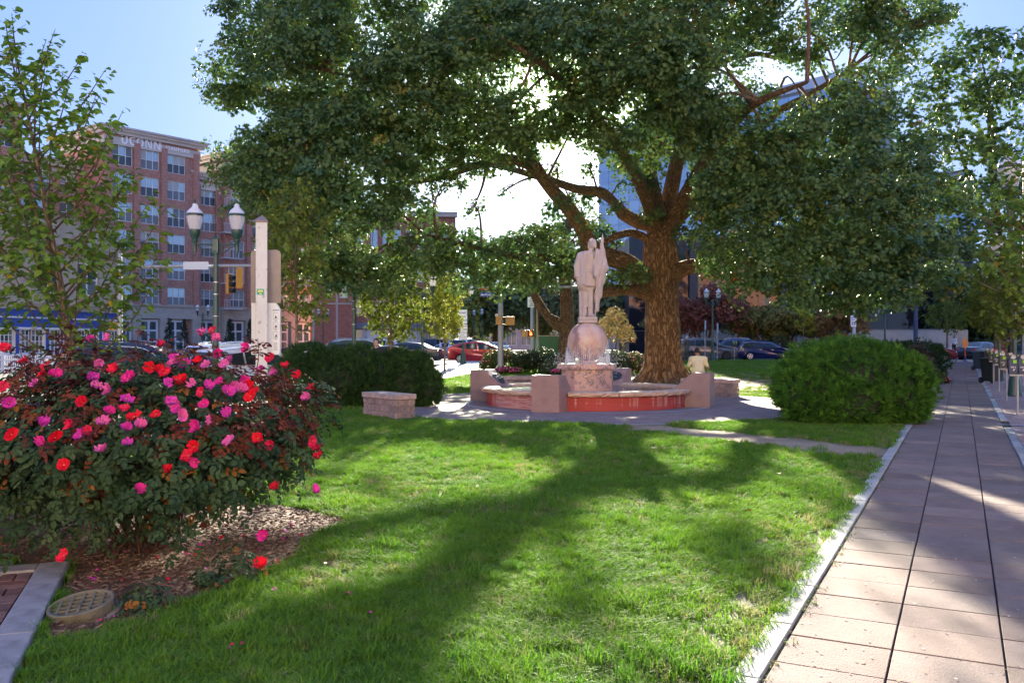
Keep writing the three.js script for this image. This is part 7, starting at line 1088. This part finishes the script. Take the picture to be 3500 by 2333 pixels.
function car(label, type, color, p, turn, o = {}) {
  const s = CARS[type], t = thing(o.name ?? 'parked_car', label, 'car', p, turn, 'cars on the streets round the park'); if (o.scale) t.scale.setScalar(o.scale);
  const paint = MP(color, 0.28, { clearcoat: 1, clearcoatRoughness: 0.04, metalness: o.metal ?? 0.3 });
  const zf = (x, y) => { const k = clamp((y - s.belt) / (s.H - s.belt)); return (1 - 0.2 * k) * (1 - 0.10 * Math.pow(clamp((Math.abs(x) - 1.3) / 1.1), 2)) * (1 - 0.05 * clamp((0.6 - y) / 0.4)); };
  const outline = [...s.top], R = s.r + 0.06, arch = (cx) => { const a = []; for (let i = 0; i <= 12; i++) { const q = Math.PI * i / 12; a.push([cx + Math.cos(q) * R, s.r + Math.sin(q) * R]); } return a; };
  outline.push([s.wh[1] + R + 0.02, 0.24], ...arch(s.wh[1]), [s.wh[1] - R - 0.02, 0.2], [s.wh[0] + R + 0.02, 0.2], ...arch(s.wh[0]), [s.wh[0] - R - 0.02, 0.26]);
  const g = extrude(outline.reverse(), s.W - 0.12, 0.06).translate(0, 0, -(s.W - 0.12) / 2), q = g.attributes.position; for (let i = 0; i < q.count; i++) q.setZ(i, q.getZ(i) * zf(q.getX(i), q.getY(i)));
  part('body', toCreasedNormals(g, 0.55), paint, t);
  const gm = o.clear ? carGlassClear : carGlass;
  for (const side of [-1, 1]) for (const w of s.win) { const wg = new THREE.ShapeGeometry(new THREE.Shape(w.map(([x, y]) => new THREE.Vector2(x, y)))), k = wg.attributes.position; for (let i = 0; i < k.count; i++) k.setZ(i, side * ((s.W / 2) * zf(k.getX(i), k.getY(i)) + 0.006)); wg.computeVertexNormals(); part('side_window', wg, carGlass, t); }
  const across = ([a, b], lift) => { const n = V(b[1] - a[1], -(b[0] - a[0]), 0).normalize(); if (n.y < 0) n.negate(); const c = [], half = (p_) => s.W / 2 * zf(p_[0], p_[1]) - 0.1; const P = (p_, sg) => [p_[0] + n.x * lift, p_[1] + n.y * lift, sg * half(p_)]; return fan([[P(a, -1), P(a, 1), P(b, 1)], [P(a, -1), P(b, 1), P(b, -1)]]); };
  part('windscreen', across(s.ws, 0.066), gm, t); part('rear_window', across(s.rw, 0.066), carGlass, t);
  for (const x of s.wh) for (const side of [-1, 1]) { const w = part('wheel', new THREE.CylinderGeometry(s.r, s.r, 0.22, 24).rotateX(Math.PI / 2).translate(x, s.r, side * (s.W / 2 - 0.12)), tyre, t); const rim = [new THREE.CylinderGeometry(s.r * 0.66, s.r * 0.66, 0.02, 20).rotateX(Math.PI / 2)]; part('wheel_dish', rim[0].translate(x, s.r, side * (s.W / 2 - 0.012)), M(0.04, 0.5), w); part('rim', [...Array.from({ length: 5 }, (_, i) => box(0.075, s.r * 0.62, 0.02).translate(0, s.r * 0.33, 0).rotateZ(i * 1.2566).translate(x, s.r, side * (s.W / 2 + 0.004))), new THREE.TorusGeometry(s.r * 0.64, 0.022, 6, 24).translate(x, s.r, side * (s.W / 2 - 0.0))], o.darkWheels ? trimBlack : alloy, w); }
  const [rb, fb] = [s.top[2], s.top[s.top.length - 3]], xr = s.top[1][0], xf = s.top[s.top.length - 2][0], hz = s.W / 2;
  for (const side of [-1, 1]) { part('tail_light', rbox(0.14, 0.2, 0.3, 0.03, xr + 0.06, rb[1] - 0.14, side * (hz - 0.26)), redLens, t); part('headlight', rbox(0.3, 0.13, 0.36, 0.04, xf - 0.14, fb[1] - 0.15, side * (hz - 0.3)), clearLens, t); part('mirror', rbox(0.1, 0.12, 0.2, 0.03, s.ws[1][0] - 0.2, s.belt + 0.08, side * (hz + 0.06)), o.mirror ?? paint, t); part('door_handle', [rbox(0.18, 0.03, 0.03, 0.01, -0.55, s.belt - 0.1, side * (hz + 0.0)), rbox(0.18, 0.03, 0.03, 0.01, 0.45, s.belt - 0.1, side * (hz + 0.0))], o.chrome ? chrome : paint, t); }
  part('bumper', [rbox(0.1, 0.2, s.W * 0.8, 0.03, xr - 0.0, 0.48, 0), rbox(0.1, 0.22, s.W * 0.78, 0.03, xf + 0.02, 0.45, 0), box(0.02, 0.15, 0.52, xr - 0.05, 0.72, 0)], trimBlack, t);
  if (o.rails) for (const side of [-1, 1]) part('roof_rail', tube([V(-1.75, s.H - 0.02, side * hz * 0.72), V(-1.2, s.H + 0.09, side * hz * 0.72), V(-0.2, s.H + 0.09, side * hz * 0.72), V(0.3, s.H - 0.02, side * hz * 0.72)], 0.02, 12, 5), o.rails === 2 ? chrome : trimBlack, t);
  if (o.chrome) for (const side of [-1, 1]) { const pts = []; for (const [x, y] of [[s.win[0][0][0] - 0.03, s.win[0][0][1]], [s.win[0][1][0] - 0.02, s.win[0][1][1] + 0.03], [-0.2, s.H - 0.08], [s.win[s.win.length - 1][2][0], s.win[s.win.length - 1][2][1] + 0.03], [s.win[s.win.length - 1][3][0] + 0.05, s.win[s.win.length - 1][3][1]]]) pts.push(V(x, y, side * (hz * zf(x, y) + 0.008))); part('chrome_trim', tube(pts, 0.014, 30, 5), chrome, t); }
  return t;
}
{
  const road = (px, d, y = 0) => { const v = onGround(px, d); v.y -= 0.14 - y; return v; };
  car('dark navy SUV with chrome window trim behind the rose bush', 'suv', [0.008, 0.012, 0.03], road(478, 29), rad(10), { rails: 1, chrome: true, scale: 1.02 });
  car('silver car half hidden behind the navy SUV and young tree', 'sedan', [0.5, 0.52, 0.55], road(335, 44), rad(25));
  car('white SUV with a dark rear window left of the white post', 'suv', [0.72, 0.73, 0.75], road(800, 40), rad(62), { rails: 2 });
  car('nearest white hatchback behind the white post and roses', 'suv', [0.7, 0.71, 0.73], road(870, 31), rad(55), { scale: 0.93, name: 'white_car' });
  car('silver sedan with a glinting windscreen right of the white post', 'sedan', [0.5, 0.5, 0.52], road(1030, 36), rad(200), { clear: false });
  car('black sedan far across the street above the silver one', 'sedan', [0.02, 0.02, 0.025], road(1050, 78), rad(185));
  car('grey minivan facing left beside the dark blue SUV', 'suv', [0.26, 0.27, 0.3], road(1165, 58), rad(195));
  car('dark teal SUV behind the man in black', 'suv', [0.02, 0.05, 0.065], road(1255, 50), rad(8), { rails: 2 });
  car('dark grey sedan with red tail light behind the second lamp', 'sedan', [0.035, 0.04, 0.05], road(1390, 60), rad(170));
  car('near dark car with a bright headlight, mostly behind the yew', 'sedan', [0.06, 0.065, 0.075], road(1330, 50), rad(25), {});
  car('black pickup truck far up the street', 'pickup', [0.015, 0.015, 0.018], road(1478, 100), rad(160));
  car('small silver hatchback behind the walking woman', 'hatch', [0.4, 0.45, 0.52], road(1535, 95), rad(150));
  car('white SUV seen from behind above the red car', 'suv', [0.72, 0.73, 0.76], road(1585, 78), rad(80), { rails: 1 });
  car('red hatchback turning at the crossing', 'hatch', [0.42, 0.012, 0.018], road(1640, 63), rad(-3), { clear: true, name: 'red_car' });
  car('pale gold sedan in the far row of traffic', 'sedan', [0.45, 0.42, 0.38], road(1690, 92), rad(120)); car('white car in the far row of traffic behind the red car', 'hatch', [0.7, 0.7, 0.72], road(1655, 112), rad(100)); car('white van-like car far left in the traffic row', 'suv', [0.7, 0.7, 0.72], road(1290, 86), rad(170));
  car('grey SUV with black wheels parked beyond the trunk', 'suv', [0.13, 0.125, 0.12], road(2415, 72), rad(2), { darkWheels: true, mirror: trimBlack });
  car('navy blue station wagon with bright alloy wheels', 'wagon', [0.008, 0.014, 0.085], road(2612, 72), rad(0), { chrome: true, rails: 1 });
  car('slate blue SUV driving behind the grey and navy cars', 'suv', [0.05, 0.085, 0.14], road(2490, 79), rad(180), { rails: 2 });
  car('black sedan seen from behind at the end of the walk', 'sedan', [0.012, 0.014, 0.022], road(3350, 70), rad(38), {});
  car('dark red car nose showing past the far hedge', 'sedan', [0.2, 0.015, 0.02], road(3146, 66), rad(-4), {});
  car('black car parked behind the red boxes at the right', 'suv', [0.01, 0.012, 0.016], road(3470, 52), rad(60), {});
}

// ------------------------------------------------------------------ people
function person(label, p, turn, pose, col, o = {}) {
  const J = { head: [0, 1.62, 0.02], neck: [0, 1.47, 0], chest: [0, 1.27, 0], waist: [0, 1.05, 0], hip: [0, 0.93, 0], hl: [0.09, 0.9, 0], hr: [-0.09, 0.9, 0], kl: [0.1, 0.49, 0.02], kr: [-0.1, 0.49, 0.02], al: [0.1, 0.08, -0.02], ar: [-0.1, 0.08, -0.02], sl: [0.18, 1.41, 0], sr: [-0.18, 1.41, 0], el: [0.25, 1.13, -0.02], er: [-0.25, 1.13, -0.02], wl: [0.27, 0.87, 0.06], wr: [-0.27, 0.87, 0.06], ...pose };
  const k = o.fat ?? 1, add = (a, b) => a.map((v, i) => v + b[i]);
  const toe = (a, d) => add(a, [d * 0.02, -0.045, 0.16]);
  const bones = [[J.neck, add(J.neck, [0, 0.08, 0.01]), 0.058, 0.056, 0], [J.chest, add(J.neck, [0, -0.08, 0]), 0.155 * k, 0.10, 1], [J.waist, J.chest, 0.14 * k, 0.155 * k, 1], [J.hip, J.waist, 0.145 * k, 0.14 * k, o.coat ? 1 : 2], [J.sl, J.sr, 0.085 * k, 0.085 * k, 1],
    [J.hl, J.kl, 0.095 * k, 0.068, 2], [J.hr, J.kr, 0.095 * k, 0.068, 2], [J.kl, J.al, 0.066, 0.05, 2], [J.kr, J.ar, 0.066, 0.05, 2], [J.al, toe(J.al, 1), 0.045, 0.035, 3], [J.ar, toe(J.ar, -1), 0.045, 0.035, 3],
    [J.sl, J.el, 0.062 * k, 0.05, 1], [J.sr, J.er, 0.062 * k, 0.05, 1], [J.el, J.wl, 0.045, 0.033, o.sleeves ? 1 : 0], [J.er, J.wr, 0.045, 0.033, o.sleeves ? 1 : 0]];
  if (o.coat) bones.push([J.hip, add(J.hip, [0, -0.22, -0.01]), 0.17, 0.19, 1]);
  if (o.belly) bones.push([add(J.waist, [0, 0.02, 0.03]), add(J.hip, [0, 0.08, 0.03]), 0.2, 0.2, 1]);
  const C3 = [col.skin, col.top, col.legs, col.shoes]; let lo = [9, 9, 9], hi = [-9, -9, -9]; for (const b of bones) for (const e of [b[0], b[1]]) for (let i = 0; i < 3; i++) { lo[i] = Math.min(lo[i], e[i] - 0.26); hi[i] = Math.max(hi[i], e[i] + 0.26); }
  const f = (x, y, z) => { let d = 9; for (const b of bones) { const e = cap(x, y, (z - (b[0][2] + b[1][2]) / 2) * (b[4] === 1 && b[2] > 0.1 ? 1.3 : 1) + (b[0][2] + b[1][2]) / 2, b[0], b[1], b[2], b[3]); d = smin(d, e, 0.035); } return d + 0.004 * Math.sin(x * 37 + y * 23) * Math.sin(z * 31 + y * 11); };
  const cOf = (x, y, z) => { let d = 9, c = 0; for (const b of bones) { const e = cap(x, y, z, b[0], b[1], b[2], b[3]); if (e < d) { d = e; c = b[4]; } } if (!o.sleeves && c === 1) for (const [s, e] of [[J.sl, J.el], [J.sr, J.er]]) if (cap(x, y, z, s, e, 0.06, 0.05) < d + 0.01 && Math.hypot(x - e[0], y - e[1], z - e[2]) < 0.07) c = 0; return C3[c]; };
  const geos = [skin(lo, hi, o.cell ?? 0.016, f, cOf)];
  // head with a face
  const hd = (x, y, z) => { let d = ell(x, y, z, [0, 0.01, -0.005], [0.076, 0.112, 0.096]); d = smin(d, ell(x, y, z, [0, -0.06, 0.03], [0.055, 0.055, 0.06]), 0.03); d = smin(d, cap(x, y, z, [0, 0.015, 0.09], [0, -0.025, 0.11], 0.009, 0.015), 0.012); for (const s of [-1, 1]) { d = Math.max(d, -ell(x, y, z, [s * 0.032, 0.008, 0.1], [0.018, 0.009, 0.016])); d = smin(d, ell(x, y, z, [s * 0.078, -0.005, -0.01], [0.012, 0.03, 0.02]), 0.008); } d = smin(d, ell(x, y, z, [0, -0.058, 0.088], [0.024, 0.01, 0.012]), 0.006); return d; };
  const hm = mat4(V(...J.head), quatE(o.nod ?? 0, o.look ?? 0, 0), 1), hg = skin([-0.12, -0.15, -0.13], [0.12, 0.15, 0.14], 0.008, hd, (x, y, z) => (Math.abs(Math.abs(x) - 0.032) < 0.014 && Math.abs(y - 0.008) < 0.008 && z > 0.07 ? [0.06, 0.04, 0.03] : Math.abs(x) < 0.024 && Math.abs(y + 0.058) < 0.007 && z > 0.07 ? mulc(col.skin, 0.6) : col.skin)); hg.applyMatrix4(hm); geos.push(hg);
  // hands: a palm, four bent fingers, a thumb
  for (const [w, e, s] of [[J.wl, J.el, 1], [J.wr, J.er, -1]]) {
    const dir = V(...w).sub(V(...e)).normalize(), q = new THREE.Quaternion().setFromUnitVectors(V(0, -1, 0), dir), hf = (x, y, z) => { let d = ell(x, y, z, [0, -0.045, 0], [0.018, 0.05, 0.04]); for (let i = 0; i < 4; i++) { const zz = -0.03 + i * 0.02, L = [0.055, 0.068, 0.072, 0.06][i]; d = smin(d, cap(x, y, z, [0, -0.08, zz], [-s * 0.012, -0.08 - L * 0.55, zz], 0.0095, 0.009), 0.006); d = smin(d, cap(x, y, z, [-s * 0.012, -0.08 - L * 0.55, zz], [-s * 0.035, -0.08 - L * 0.85, zz], 0.009, 0.0075), 0.004); } d = smin(d, cap(x, y, z, [0, -0.03, 0.035], [-s * 0.015, -0.08, 0.062], 0.013, 0.009), 0.01); return smin(d, cap(x, y, z, [0, 0.03, 0], [0, -0.01, 0], 0.03, 0.024), 0.02); };
    const g = skin([-0.07, -0.18, -0.08], [0.07, 0.06, 0.09], 0.007, hf, () => col.skin); g.applyMatrix4(mat4(V(...w), q, 1)); geos.push(g);
  }
  const t = thing('person', label, 'person', p, turn); if (o.scale) t.scale.setScalar(o.scale);
  part('body', merge(geos), M(1, 0.8, { vertexColors: true }), t);
  const hair = skin([-0.14, -0.16, -0.17], [0.14, 0.17, 0.15], 0.009, (x, y, z) => { let d = ell(x, y, z, [0, 0.028, -0.018], [0.088, 0.112, 0.102]) + 0.004 * Math.sin(x * 120) * Math.sin(y * 90 + z * 70); d = Math.max(d, z - 0.045 - Math.max(0, y - 0.055) * 1.2, -(y + (o.long ? 0.14 : 0.055) + z * 0.3)); return o.long ? Math.min(d, ell(x, y, z, [0, -0.06, -0.06], [0.075, 0.1, 0.045])) : d; }); hair.applyMatrix4(hm); part('hair', hair, M(col.hair, 0.7), t);
  return t;
}
{
  const skinA = [0.45, 0.27, 0.19], skinB = [0.33, 0.18, 0.11];
  person('seated man in a pale yellow shirt with his back turned', V(5.93, 0.547 - 0.55 + 0.0, -27.95), rad(172), { head: [0.03, 1.395, 0.10], neck: [0.01, 1.25, 0.06], chest: [0, 1.02, 0.03], waist: [0, 0.82, 0], hip: [0, 0.68, -0.02], hl: [0.11, 0.66, 0.02], hr: [-0.11, 0.66, 0.02], kl: [0.16, 0.64, 0.44], kr: [-0.17, 0.63, 0.44], al: [0.16, 0.17, 0.46], ar: [-0.17, 0.17, 0.5], sl: [0.2, 1.17, 0.04], sr: [-0.2, 1.17, 0.04], el: [0.31, 0.91, 0.08], er: [-0.31, 0.9, 0.06], wl: [0.22, 0.74, 0.28], wr: [-0.26, 0.72, 0.24] }, { skin: skinB, top: [0.66, 0.58, 0.33], legs: [0.012, 0.012, 0.014], shoes: [0.02, 0.02, 0.02], hair: [0.012, 0.01, 0.01] }, { fat: 1.22, belly: true, nod: 0.12 });
  person('man in a black T-shirt standing behind the dark yew', V(PX(1286, 26), 0.0, -26), rad(-8), { er: [-0.27, 1.12, 0.02], wr: [-0.27, 0.9, 0.12], el: [0.26, 1.12, -0.03] }, { skin: skinA, top: [0.014, 0.014, 0.016], legs: [0.06, 0.06, 0.08], shoes: [0.02, 0.02, 0.02], hair: [0.05, 0.03, 0.02] }, { scale: 1.04, look: 0.15 });
  person('grey haired man in a grey suit by the parked cars', onGround(2348, 62.5), rad(205), { kl: [0.1, 0.49, 0.1], al: [0.1, 0.08, 0.06], wr: [-0.2, 0.98, 0.2], er: [-0.25, 1.13, -0.04] }, { skin: skinA, top: [0.085, 0.08, 0.075], legs: [0.11, 0.10, 0.09], shoes: [0.03, 0.025, 0.02], hair: [0.55, 0.54, 0.52] }, { sleeves: true, coat: true, scale: 1.02, look: 0.4 });
  person('woman in a white jacket walking across the sunlit crossing', onGround(1505, 84).add(V(0, -0.14, 0)), rad(-80), { kl: [0.08, 0.5, 0.16], al: [0.08, 0.1, 0.3], kr: [-0.08, 0.5, -0.02], ar: [-0.08, 0.12, -0.28], wl: [0.24, 0.95, 0.2], wr: [-0.25, 0.92, -0.12] }, { skin: skinA, top: [0.66, 0.68, 0.72], legs: [0.05, 0.05, 0.03], shoes: [0.5, 0.45, 0.4], hair: [0.06, 0.035, 0.02] }, { sleeves: true, long: true, scale: 0.95, cell: 0.02 });
  person('person in dark cap and jacket passing behind the far hedge', onGround(3136, 72), rad(150), {}, { skin: skinA, top: [0.02, 0.03, 0.05], legs: [0.03, 0.03, 0.04], shoes: [0.02, 0.02, 0.02], hair: [0.012, 0.014, 0.03] }, { sleeves: true, cell: 0.022 });
  person('person in a white shirt and dark vest by the far wall corner', onGround(3262, 82).add(V(0, 0.15, 0)), rad(-60), { wl: [0.2, 1.0, 0.2] }, { skin: skinA, top: [0.62, 0.64, 0.68], legs: [0.012, 0.013, 0.02], shoes: [0.02, 0.02, 0.02], hair: [0.03, 0.02, 0.02] }, { sleeves: true, cell: 0.022 });
}
renderer.render(scene, camera);
